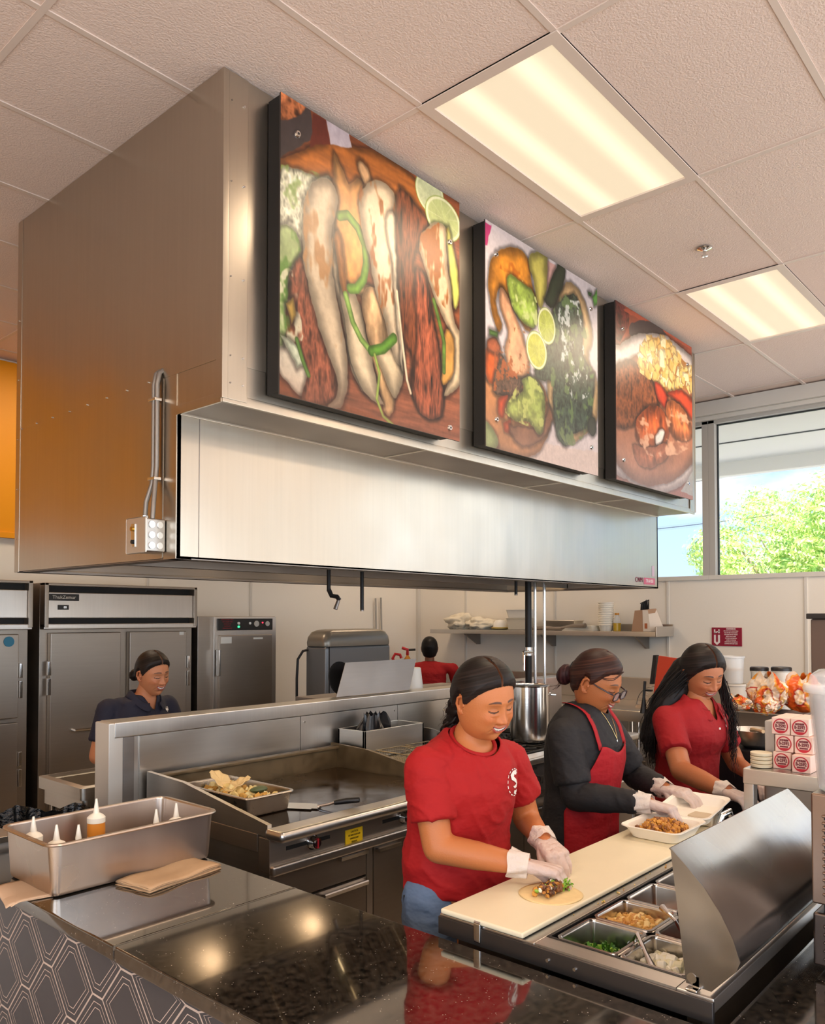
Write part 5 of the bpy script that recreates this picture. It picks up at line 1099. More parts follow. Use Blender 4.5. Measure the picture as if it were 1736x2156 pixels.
# ---- head -------------------------------------------------------
def smooth01(x): x = np.clip(x, 0, 1); return x*x*(3-2*x)
def skull(th, ph, wide=1., jaw=1.):
    u = np.cos(ph); up = u > 0
    ex = np.where(up, 2.15, 3.0); rho = (1-np.abs(u)**ex)**(1/ex); z = np.where(up, u*.106, u*.126)
    t = np.clip(-z/.126, 0, 1); x = .0745*wide*rho*np.sin(th); yb = np.where(np.cos(th) > 0, .088, .100)
    y = yb*rho*np.cos(th); x = x*(1-.30*jaw*t**1.6); y = np.where(y < 0, y*(1-.52*t), y*(1-.10*t)); y = np.where(up & (y > 0), y*(1-.10*smooth01(z/.106)), y)
    x = x*(1+.05*smooth01((np.cos(th)*-1+.3))*(u > -.2)); return x, y, z
def face(p, teeth=1., skin='C98A5E', lip='B0584C', n=(240, 210), smile=1., brow='2A1A14'):
    nt_, np_ = n; s = np.linspace(-1, 1, nt_, endpoint=False); th = PI*np.sign(s)*np.abs(s)**1.45; ph = np.linspace(.004, PI-.004, np_)
    ph = ph + .16*np.sin(2*ph-.4)*-1*0; TH, PH = np.meshgrid(th, ph, indexing='ij'); x, y, z = skull(TH, PH, p.get('wide', 1), p.get('jaw', 1))
    fr = smooth01((np.cos(TH)-.12)/.4); ax = np.abs(x)
    G = lambda x0, z0, sx, sz: np.exp(-((ax-x0)/sx)**2-((z-z0)/sz)**2)
    d = .0035*G(.026, .019, .020, .008)-.0105*G(.030, .0, .017, .013)+.0075*G(.031, -.003, .0125, .0095)+.003*G(.031, -.016, .013, .004)
    d += .010*np.exp(-(x/.0085)**2)*smooth01((.016-z)/.04)*smooth01((z+.05)/.012)+.0125*np.exp(-(x/.0125)**2-((z+.035)/.0125)**2)+.0085*G(.0135, -.038, .0062, .0075)
    d += .010*smile*G(.043, -.032, .020, .018)+p.get('chub', 0)*.010*G(.050, -.070, .025, .030)+.008*np.exp(-(x/.03)**2-((z+.063)/.020)**2)-.003*np.exp(-(x/.02)**2-((z+.049)/.004)**2)
    zl = -.0625+smile*11*x*x; w = smooth01((.031-ax)/.006); open_ = .0046*teeth*smooth01((.027-ax)/.012)
    up_ = np.exp(-((z-(zl+.0045))/.0032)**2)*w; lo_ = np.exp(-((z-(zl-.0045-open_*1.5))/.0042)**2)*w; gap = np.exp(-((z-(zl-open_*.5))/(.0012+open_*.45))**2)*w
    d += .0036*up_+.0050*lo_-.0035*gap-.0045*np.exp(-(x/.02)**2-((z+.085)/.007)**2)+.0110*np.exp(-(x/.021)**2-((z+.108)/.016)**2)
    q = (ax-.018)-(-(z+.044))*.55; d += -.0030*smile*np.exp(-(q/.0035)**2)*smooth01((-.040-z)/.008)*smooth01((z+.080)/.01)
    y = y+d*fr; V_ = np.stack([x, y, z], -1).reshape(-1, 3)
    sk = np.array(hx(skin)); col = np.tile(sk, (*x.shape, 1))
    def mixc(c, m): 
        nonlocal col; m = (m*fr)[..., None]; col = col*(1-m)+np.array(hx(c) if isinstance(c, str) else c)*m
    mixc(sk*np.array([1.0, .72, .66]), .45*G(.042, -.030, .02, .018)+.3*np.exp(-(x/.013)**2-((z+.040)/.012)**2))
    mixc(sk*.62, .55*G(.031, .003, .016, .006)+.4*G(.031, -.014, .014, .003)); mixc(sk*.5, np.exp(-(((ax-.0062)/.0032)**2+((z+.0452)/.0022)**2))*.9)
    mixc(sk*.6, .5*np.exp(-(q/.0022)**2)*smooth01((-.040-z)/.008)*smooth01((z+.080)/.01)*smile)
    be = (ax-.030)/.019; bz = .0195+.0045*(1-be**2)-.002*be; mixc(brow, .88*smooth01((1.05-np.abs(be))/.2)*smooth01((.0040*(1-.45*np.clip(be, 0, 1))-np.abs(z-bz))/.0018))
    le = (ax-.0305)/.0155; lz = -.0085+.0042*le**2; mixc('1A100D', .95*smooth01((1.06-np.abs(le))/.12)*smooth01((.0026-np.abs(z-lz))/.0010)); mixc(sk*.55, .5*smooth01((1-np.abs(le))/.3)*np.exp(-((z-(.0045-.003*le**2))/.0012)**2))
    lipm = np.clip(smooth01((z-(zl-.0105-open_*1.6))/.0018)*smooth01(((zl+.0078-.25*ax*.1)-z)/.0016)*smooth01((.0295-ax)/.004), 0, 1); mixc(lip, .9*lipm)
    mixc('3A1612', smooth01((open_+.0012-np.abs(z-(zl-open_*.55)))/.0010)*smooth01((.0290-ax)/.003))
    tm = smooth01((open_*.82-np.abs(z-(zl-open_*.45)))/.0008)*smooth01((.0235-ax)/.003)*(teeth > 0); mixc('F3E9DC', tm*(1-.25*(np.abs(((ax*1000) % 6.2)-3.1) > 2.75)))
    F = []
    for i in range(nt_):
        j = (i+1) % nt_; F += [[i*np_+k, i*np_+k+1, j*np_+k+1, j*np_+k] for k in range(np_-1)]
    return V_, F, col.reshape(-1, 3)
def ear(side, skin, wide=1.):
    mb = MB(); sk = hx(skin)
    pts = [V(0, .010, -.026), V(.004, .0, -.030), V(.008, -.008, -.022), V(.013, -.016, -.004), V(.014, -.014, .016), V(.012, -.002, .026), V(.006, .010, .020), V(.003, .013, .006)]
    cat = []
    for i in range(len(pts)-1):
        for k in range(4): cat.append(pts[i].lerp(pts[i+1], k/4))
    mb.tube(cat, .004, WHITEPL, n=8, rad=[.0045]*4+[.0055]*4+[.0042]*20)
    mb.ico((.004, .0, -.001), 1, WHITEPL, 2, (.0042, .0135, .022)); mb.ico((.006, -.001, -.024), 1, WHITEPL, 2, (.0045, .007, .008)); mb.ico((.008, .008, -.002), 1, WHITEPL, 2, (.003, .004, .005))
    v, f, nr = remesh(mb, .0016, 4); v = v*np.array([side, 1, 1])+np.array([side*(.0725*wide-.0005), -.004, -.010])
    if side < 0: f = [q[::-1] for q in f]
    dd = np.exp(-(((v[:, 1]+.002)/.007)**2+((v[:, 2]+.008)/.011)**2))*(np.abs(v[:, 0]) < .0785*wide); c = np.array(sk)*(1-.55*dd[:, None]); c[:, 1:] *= .93; return v, f, c
def haircap(p, base='17110F', hi='3A2E2A', n=(260, 220)):
    nt_, np_ = n; th = np.linspace(-PI, PI, nt_, endpoint=False); ph = np.linspace(.004, PI*.86, np_); TH, PH = np.meshgrid(th, ph, indexing='ij'); x, y, z = skull(TH, PH, p.get('wide', 1), p.get('jaw', 1))
    a = np.abs(TH); zh = np.interp(a, [0, .35, .7, 1.0, 1.22, 1.40, 1.50, 1.60, 1.78, 2.0, PI], p.get('hairline', [.066, .064, .056, .040, .020, .000, -.004, .018, .020, -.045, -.085]))
    m = np.clip((z-zh)/.016, 0, 1); vol = p.get('vol', .010); off = (.0015+vol*np.sqrt(m)*(1+.35*smooth01((a-1.2)/1.2))+p.get('top', .004)*smooth01(z/.1)*m)
    Pt = np.stack([x, y, z], -1); nr = Pt/np.array([.0745**2, .09**2, .106**2]); nr /= np.linalg.norm(nr, axis=-1, keepdims=True)
    q = (.85*z-.55*y+(.0 if p.get('part', 1) else 0)) ; st = vn(3, np.stack([q*260, np.sign(x)*4, x*12], -1).reshape(-1, 3), 1).reshape(q.shape); st2 = vn(8, np.stack([q*90, np.sign(x)*4, y*8], -1).reshape(-1, 3), 1).reshape(q.shape)
    off = off+m*(.0006*st+.0010*st2); part = np.zeros_like(x)
    if p.get('part', 1): part = np.exp(-((x-p.get('px', 0))/.0019)**2)*smooth01((y+.03)/.03)*(z > .03); off = off*(1-.75*part)
    Pt = Pt+nr*off[..., None]; c = np.array(hx(base))*(1-np.clip(st*.6+st2*.5+.12, 0, 1)[..., None])+np.array(hx(hi))*np.clip(st*.6+st2*.5+.12, 0, 1)[..., None]
    c = c*(1-part[..., None]*.8)+np.array(hx(p['skin']))*.6*part[..., None]*.8
    F = []; mm = (z-zh) > 0
    for i in range(nt_):
        j = (i+1) % nt_
        for k in range(np_-1):
            if mm[i, k] or mm[j, k] or mm[i, k+1] or mm[j, k+1]: F.append([i*np_+k, i*np_+k+1, j*np_+k+1, j*np_+k])
    v = Pt.reshape(-1, 3); used = sorted({i for q_ in F for i in q_}); idx = {u: i for i, u in enumerate(used)}
    return v[used], [[idx[i] for i in q_] for q_ in F], c.reshape(-1, 3)[used]
def strands(paths, base, hi, wav=0, wl=14, n=6):
    """paths: (list of points, start radius, end radius)"""
    mb = MB(); cols = []
    V_, F_, C_ = [], [], []; b = 0
    for pts, r0, r1 in paths:
        pts = [Vector(p) for p in pts]; P_ = []; k = 26
        for i in range(k+1):   # Catmull-Rom
            t = i/k*(len(pts)-1); j = min(int(t), len(pts)-2); u = t-j
            a, b1, c1, d1 = pts[max(j-1, 0)], pts[j], pts[j+1], pts[min(j+2, len(pts)-1)]
            P_.append(.5*((2*b1)+(c1-a)*u+(2*a-5*b1+4*c1-d1)*u*u+(3*b1-a-3*c1+d1)*u**3))
        ph = random.uniform(0, 6); w = wav*random.uniform(.6, 1.3)
        for i in range(k+1):
            t = i/k; P_[i] = P_[i]+V(math.sin(ph+wl*t), math.cos(ph*1.3+wl*t*.9), 0)*w*t
        m2 = MB(); m2.tube(P_, r0, WHITEPL, n=n, rad=[r0+(r1-r0)*i/k for i in range(k+1)]); v, f = arrays(m2.bm); m2.bm.free()
        g = random.random()**2; c = np.array(hx(base))*(1-g)+np.array(hx(hi))*g
        V_.append(v); F_ += [[q+b for q in ff] for ff in f]; C_.append(np.tile(c, (len(v), 1))); b += len(v)
    return np.concatenate(V_), F_, np.concatenate(C_)
def xf(M, v): v = np.asarray(v); A = np.array(M.to_3x3()); return v @ A.T+np.array(M.translation)
def headM(pos, f, pitch, roll=0, scale=1):
    f = Vector((f[0], f[1], 0)).normalized(); r = Vector((f.y, -f.x, 0)); A = Matrix(((r.x, f.x, 0), (r.y, f.y, 0), (0, 0, 1))).to_4x4()
    A.translation = Vector(pos); return A @ Matrix.Rotation(math.radians(-pitch), 4, 'X') @ Matrix.Rotation(math.radians(roll), 4, 'Y') @ Matrix.Scale(scale, 4)
# ---- hands ------------------------------------------------------
def hand_caps(W_, K, l, curl=(35, 45, 30), thumb=(.7, .25, -.45), spread=.05, s=1., rg=0.):
    """W_: wrist, K: middle of the knuckles, l: direction towards the thumb side"""
    W_, K = Vector(W_), Vector(K); d = (K-W_).normalized(); l = Vector(l); l = (l-d*l.dot(d)).normalized(); n_ = l.cross(d)
    if n_.z < 0: n_ = -n_
    caps = []; L_ = (K-W_).length; base = []
    for i, o_ in enumerate((.027, .009, -.009, -.026)):
        k = K+l*o_*s-d*(.0, -.003, .0, .009)[i]-n_*(.002, 0, .001, .004)[i]; base.append(k); caps.append((W_+l*o_*.55*s, .0165*s+rg, k, .0118*s+rg))
        ln = ((.040, .025, .019), (.044, .028, .020), (.041, .026, .019), (.033, .020, .017))[i]; rr = ((.0092, .0082, .0075, .0066), (.0094, .0084, .0076, .0068), (.0090, .0080, .0072, .0064), (.0080, .0070, .0064, .0058))[i]
        p = k; a = 0; dd = (d+l*(1.5-i)*spread).normalized()
        for j in range(3):
            a += math.radians(curl[j]*(1+.12*math.sin(i*2.1+j))); v = dd*math.cos(a)-n_*math.sin(a); q = p+v*ln[j]*s; caps.append((p, rr[j]*s+rg, q, rr[j+1]*s+rg)); p = q
    caps.append((W_+l*.012-n_*.004, .016*s+rg, base[0]-d*.012, .012*s+rg)); t0 = W_+d*.022*s+l*.020*s-n_*.006; td = (d*thumb[0]+l*thumb[1]+n_*thumb[2]).normalized()
    t1 = t0+(td+l*.35).normalized()*.036*s; t2 = t1+td*.030*s; t3 = t2+(td+d*.2-l*.25).normalized()*.024*s; caps += [(t0, .0145*s+rg, t1, .0112*s+rg), (t1, .0112*s+rg, t2, .0095*s+rg), (t2, .0095*s+rg, t3, .0080*s+rg)]
    return caps
GLOVE = pbr('vinyl_glove', 'F2E8E2', .35, alpha=.60, spec=.6, bump=.5, bscale=(70, 70, 70))
GLOVE2 = pbr('vinyl_glove_cuff', 'F3ECE4', .4, alpha=.72, spec=.6, bump=.6, bscale=(60, 60, 60))
def hand(W_, K, l, skin, **kw):
    mb = MB(); [capsule(mb, a, r, b, q) for a, r, b, q in hand_caps(W_, K, l, **kw)]; v, f, nr = remesh(mb, .0030, 3); return v, f, np.tile(np.array(hx(skin))*np.array([1, .86, .82]), (len(v), 1))
def glove(W_, K, l, fore, parent, **kw):
    mb = MB(); [capsule(mb, a, r, b, q) for a, r, b, q in hand_caps(W_, K, l, rg=.0016, **kw)]
    v, f, nr = remesh(mb, .0032, 3); v = v+nr*(np.abs(vn(5, v, 55))*.0016)[:, None]; g = assemble('glove', [(v, f, None, GLOVE)], parent, 'clear vinyl food glove')
    W_ = Vector(W_); a = (Vector(fore)-W_).normalized(); u = a.orthogonal().normalized(); w = a.cross(u); mb = MB()
    def cf(s, t):
        an = 2*PI*s; r = .0325+.007*t+.0030*math.sin(5*an+3*t)+.0015*math.sin(11*an)*t; return W_+a*(-.014+.056*t+.003*math.sin(3*an)*t)+u*r*math.cos(an)+w*r*math.sin(an)*.98
    mb.grid(cf, 48, 10, GLOVE2, closeu=True); mb.build('cuff', g, ang=180); return g
# ---- clothes ----------------------------------------------------
def fabric(name, col, rough=.8, b=.35): return pbr(name, col, rough, bump=b*1.3, bdist=.03, bscale=(11, 11, 16), var=.06, vscale=(8, 8, 8))
def garment(mb, mat_, parent, name, label, voxel=.009, smooth=5, fold=.004, seed=1, cut=None, ff=(14, 14, 6), extra=None, thick=.003):
    v, f, nr = remesh(mb, voxel, smooth)
    q = v*np.array(ff); q = q+.8*np.stack([vn(seed+9, v, 7), vn(seed+11, v, 7), vn(seed+13, v, 7)], -1)+np.stack([v[:, 2]*5, -v[:, 2]*4, v[:, 0]*5], -1); w = 1-np.abs(vn(seed, q, 1))*2.6; w2 = vn(seed+5, v*np.array([6, 6, 4]), 1); v = v+nr*(fold*(np.clip(w, -.3, 1)**3*.9+w2*.8))[:, None]
    if extra: v = v+nr*extra(v)[:, None]
    if cut is not None:
        k = cut(v); f = [p for p in f if not k[p].any()]; ec = {}
        for p in f:
            for a, b in zip(p, p[1:]+p[:1]): e = (min(a, b), max(a, b)); ec[e] = ec.get(e, 0)+1
        nb = {}
        for (a, b), n_ in ec.items():
            if n_ == 1: nb.setdefault(a, []).append(b); nb.setdefault(b, []).append(a)
        ids = list(nb); 
        for _ in range(14):
            new = {i: .5*v[i]+.5*sum(v[j] for j in nb[i])/len(nb[i]) for i in ids}
            for i in ids: v[i] = new[i]
        used = sorted({i for p in f for i in p}); ix = {u: i for i, u in enumerate(used)}; v = v[used]; f = [[ix[i] for i in p] for p in f]
    o = assemble(name, [(v, f, None, mat_)], parent, label); md = o.modifiers.new('s', 'SOLIDIFY'); md.thickness = thick; md.offset = 1 if cut is None else 0; return o, v, f
def project(v, f, pts, dirv, off=.0045):
    """drop points on a garment along dirv"""
    bv = BVHTree.FromPolygons([tuple(p) for p in v], f); out = []
    for p in pts:
        h, n_, i, d = bv.ray_cast(Vector(p), Vector(dirv)); out.append((h-Vector(dirv).normalized()*off) if h else Vector(p))
    return out
def logo(v, f, centre, right, up, dirv, polys, m, parent, name='chest_logo', label='white chest logo'):
    """flat printed shapes laid over the cloth; polys are (x, y) outlines in metres"""
    mb = MB(); right, up = Vector(right).normalized(), Vector(up).normalized(); centre = Vector(centre)-Vector(dirv).normalized()*.2
    for po in polys:
        b2 = bmesh.new(); vs = [b2.verts.new((x, y, 0)) for x, y in po]; b2.faces.new(vs); bmesh.ops.triangulate(b2, faces=b2.faces); bmesh.ops.subdivide_edges(b2, edges=b2.edges, cuts=2, use_grid_fill=True); bmesh.ops.subdivide_edges(b2, edges=b2.edges, cuts=1, use_grid_fill=True)
        pts = project(v, f, [centre+right*q.co.x+up*q.co.y for q in b2.verts], dirv)
        for q, p in zip(list(b2.verts), pts): q.co = p
        mb.merge(b2, m)
    mb.build(name, parent, label, norm=False, ang=180)
def ribbon(path, w, m, name, parent, label=None, up=None, th=.002):
    mb = MB(); P_ = [Vector(p) for p in path]
    def g(i, j): pass
    R = []
    for i, p in enumerate(P_):
        d = (P_[min(i+1, len(P_)-1)]-P_[max(i-1, 0)]).normalized(); u_ = Vector(up[i] if up and isinstance(up, list) else (up or (0, 0, 1))); s = d.cross(u_).normalized(); R.append((p-s*w/2, p+s*w/2))
    va = [mb.bm.verts.new(a) for a, b in R]; vb = [mb.bm.verts.new(b) for a, b in R]; mb.mi(m)
    for i in range(len(R)-1): mb.bm.faces.new((va[i], va[i+1], vb[i+1], vb[i]))
    o = mb.build(name, parent, label, ang=180); md = o.modifiers.new('s', 'SOLIDIFY'); md.thickness = th; md.offset = 0; return o
def legs(parent, c, f, m, name, label, z=.88, hip=.09, stance=.02):
    f = Vector((f[0], f[1], 0)).normalized(); r = Vector((f.y, -f.x, 0)); c = Vector(c); mb = MB()
    for s in (-1, 1):
        hp_ = c+r*s*(hip-.008); hp_.z = z; kn = c+r*s*(hip+stance)+f*.02; kn.z = .48; an = c+r*s*(hip+stance)-f*.01; an.z = .09
        capsule(mb, hp_, .090, kn, .064); capsule(mb, kn, .064, an, .050)
    torso(mb, [((c.x, c.y, z-.14), .15, .09, .10), ((c.x, c.y, z-.02), .152, .092, .108), ((c.x, c.y, z+.05), .140, .085, .095)], f)
    o, v, f_ = garment(mb, m, parent, name, label, .012, 4, .004, 3)
    for s in (-1, 1):
        a = c+r*s*(hip+stance); mb = MB(); capsule(mb, (a.x, a.y, .05), .045, (a.x+f.x*.12, a.y+f.y*.12, .038), .036); v2, f2, n2 = remesh(mb, .01, 3); v2[:, 2] = np.maximum(v2[:, 2], .003); assemble('shoe', [(v2, f2, None, BLACK)], parent)
def body_skin(parent, caps, rings, f, skin, hands, head, headmat, ears=True, wide=1.07):
    mb = MB(); [capsule(mb, *c) for c in caps]; torso(mb, rings, f)
    v, fc, nr = remesh(mb, .007, 6); sk = hx(skin); parts = [(v, fc, sk, SKIN)]
    for h in hands: parts.append((*h, SKIN))
    hv, hf, hc = head; parts.append((xf(headmat, hv), hf, hc, SKIN))
    if ears:
        for s in (-1, 1): ev, ef, ec = ear(s, skin, wide); parts.append((xf(headmat, ev), ef, ec, SKIN))
    return assemble('body', parts, parent)

for P_, F_, K_, lb, lc in BAGS: assemble('snack_bag', [(P_, F_, K_, BAGM)], None, lb, cat='snack bag', group='orange printed snack bags', loc=lc)
# ================= the girl in the red T-shirt
RF = fabric('red_tshirt', 'A20308'); RF2 = fabric('red_polo', '96020F', b=.3); WPR = pbr('white_print', 'F3ECE6', .6)
def mk_w1():
    t = thing('person', 'smiling person in a red T-shirt and jeans with a low curly ponytail, filling a tortilla', 'person', (1.93, 1.52, 0)); f = (-.2, -.98); sk = 'BF7545'
    RS, LS, RE, LE = (1.798, 1.538, 1.268), (2.112, 1.468, 1.258), (1.775, 1.475, 1.055), (2.215, 1.465, 1.055); RW, LW = (1.885, 1.258, 1.026), (2.078, 1.312, 1.038)
    RK, LK = (1.935, 1.178, 1.014), (2.030, 1.236, 1.024)
    M = headM((1.944, 1.432, 1.472), (-.20, -.98), 20, 6, .99); hp_ = dict(skin=sk, vol=.009, top=.005, px=.004, wide=1.13, jaw=.55, chub=1)
    rings = [((1.93, 1.54, .90), .15, .10, .10), ((1.94, 1.54, 1.02), .145, .10, .095), ((1.95, 1.53, 1.16), .15, .115, .095), ((1.95, 1.52, 1.26), .150, .100, .09), ((1.955, 1.515, 1.31), .11, .075, .08), ((1.96, 1.51, 1.345), .06, .055, .055)]
    caps = [(RS, .056, RE, .044), (RE, .044, tuple(np.array(RE)*.55+np.array(RW)*.45), .041), (tuple(np.array(RE)*.55+np.array(RW)*.45), .041, RW, .0275), (LS, .056, LE, .044), (LE, .044, LW, .0275), ((1.96, 1.505, 1.33), .058, (1.975, 1.455, 1.43), .052), ((1.93, 1.53, .9), .12, (1.93, 1.53, .6), .08)]
    kr = dict(curl=(48, 40, 22), thumb=(.75, .1, -.5), spread=.03); kl = dict(curl=(50, 38, 22), thumb=(.8, .1, -.45), spread=.05)
    lr, ll = (.80, .55, -.1), (-.9, .35, -.15)
    body_skin(t, caps, rings, f, sk, [hand(RW, RK, lr, sk, **kr), hand(LW, LK, ll, sk, **kl)], face(hp_, 1, sk, 'B4584C'), M)
    glove(RW, RK, lr, RE, t, **kr); glove(LW, LK, ll, LE, t, **kl)
    hv, hf, hc = haircap(hp_); parts = [(xf(M, hv), hf, hc, HAIR)]; random.seed(2)
    pts = [M @ V(.0, -.085, -.02), M @ V(-.0, -.115, -.05), M @ V(.005, -.115, -.10), M @ V(.01, -.12, -.15), M @ V(.012, -.135, -.21)]
    path = [([p+V(random.gauss(0, .010), random.gauss(0, .010), random.gauss(0, .01)) for p in pts], .008, .003) for k in range(46)]
    v, f2, c = strands(path, '100C0B', '32241F', .010, 22); parts.append((v, f2, c, HAIR))
    mb = MB(); [mb.ico(pts[i].lerp(pts[i+1], .5), (.026, .030, .026, .018)[i], WHITEPL, 3) for i in range(4)]; [capsule(mb, pts[i], (.03, .026, .028, .02, .01)[i], pts[i+1], (.03, .026, .028, .02, .01)[i+1]) for i in range(4)]; v, f3, nr = remesh(mb, .006, 3); v = v+nr*(vn(2, v, 60)*.006)[:, None]; parts.append((v, f3, hx('17100E'), HAIR))
    # fly-away curls
    path = []
    for k in range(9):
        a = M @ V(random.uniform(-.02, .03), -.11, random.uniform(-.16, -.06)); path.append(([a, a+V(-.015, .015, random.uniform(0, .01)), a+V(-.025+random.uniform(-.01, .01), .02, random.uniform(-.02, .01)), a+V(-.03, .03, random.uniform(-.05, -.01))], .0006, .0004))
    for k in range(0):
        a0 = random.uniform(-2.2, 2.2); a = M @ V(.072*math.sin(a0), .07*math.cos(a0)-.01, .09+.01*random.random()); path.append(([a, a+V(random.gauss(0, .01), random.gauss(0, .01), .006), a+V(random.gauss(0, .02), random.gauss(0, .02)+.01, .004)], .0004, .0003))
    v, f4, c = strands(path, '2A1E1A', '4A3830', .006, 26, n=4); parts.append((v, f4, c, HAIR)); assemble('hair', parts, t)
    for k, q in enumerate(((.079, -.004, -.036), (.079, -.009, -.030))): mb = MB(); mb.ico(M @ V(*q), .0028, CHROME, 2); mb.build('earring', t)
    # shirt
    mb = MB(); torso(mb, [((1.952, 1.535, .893), .172, .130, .128), ((1.948, 1.535, .93), .167, .127, .122), ((1.94, 1.54, .98), .168, .122, .118), ((1.95, 1.54, 1.06), .162, .122, .108), ((1.95, 1.53, 1.15), .168, .142, .105), ((1.95, 1.53, 1.20), .172, .148, .105), ((1.95, 1.52, 1.26), .170, .122, .105), ((1.955, 1.515, 1.305), .135, .092, .095), ((1.96, 1.51, 1.345), .090, .070, .078), ((1.962, 1.508, 1.368), .066, .058, .064)], (-.36, -.93))
    for S_, E_, e in ((RS, RE, .66), (LS, LE, .60)):
        S_, E_ = Vector(S_), Vector(E_); q = S_.lerp(E_, e); mb.ico(S_+V(0, 0, -.004), .064, WHITEPL, 3); mb.cyl(S_, q, .065, WHITEPL, r1=.067, n=28)
        c = V(1.955, 1.515, 1.32); mb.cyl(c, S_, .052, WHITEPL, r1=.060, n=20)
    nc = V(1.952, 1.480, 1.343); nn = V(-.11, -.50, .86).normalized()
    def cut(v): d = v-np.array(nc); h = d @ np.array(nn); r_ = np.linalg.norm(d-h[:, None]*np.array(nn), axis=1); return (h > -.004) & (r_ < .078)
    o, v, fc = garment(mb, RF, t, 'tshirt', 'bright red crew-neck T-shirt', .0065, 5, .0065, 4, cut, (11, 11, 8))
    u = nn.orthogonal().normalized(); w = nn.cross(u); mb = MB(); mb.tube([nc-nn*.004+u*.070*math.cos(a)+w*.070*math.sin(a) for a in np.linspace(0, 2*PI, 40, endpoint=False)], .0065, RF, n=8, closed=True); mb.build('neck_rib', t)
    for S_, E_, e, r in ((RS, RE, .735, .0685), (LS, LE, .615, .0685)):
        S_, E_ = Vector(S_), Vector(E_); q = S_.lerp(E_, e); a = (E_-S_).normalized(); u = a.orthogonal().normalized(); w = a.cross(u)
    lp = [[(.0, .045), (.018, .048), (.026, .036), (.018, .030), (.008, .034), (.004, .026), (.018, .016), (.026, .002), (.018, -.010), (.004, -.012), (-.004, -.004), (.008, -.002), (.016, .002), (.006, .010), (-.008, .018), (-.012, .034)], [(.002, -.018), (.012, -.020), (.022, -.016), (.024, -.026), (.012, -.034), (.0, -.028)]]
    for k in range(14): a = .5+k*.40; lp.append([(.007+.034*math.cos(a), .008+.042*math.sin(a)), (.007+.037*math.cos(a), .008+.046*math.sin(a)), (.007+.037*math.cos(a+.22), .008+.046*math.sin(a+.22)), (.007+.034*math.cos(a+.22), .008+.042*math.sin(a+.22))])
    logo(v, fc, (2.004, 1.36, 1.212), (.93, -.36, 0), (0, 0, 1), (.36, .93, -.1), [[(x*1.15, y*.9) for x, y in q] for q in lp], WPR, t)
    legs(t, (1.93, 1.54, 0), f, fabric('blue_denim', '5F7492', .85, .5), 'jeans', 'blue jeans')
    mb = MB(); mb.box(1.772, 1.782, 1.575, 1.605, .85, .895, BLACK, .003); mb.build('phone_pocket', t, 'dark phone sticking out of the back pocket')
mk_w1()

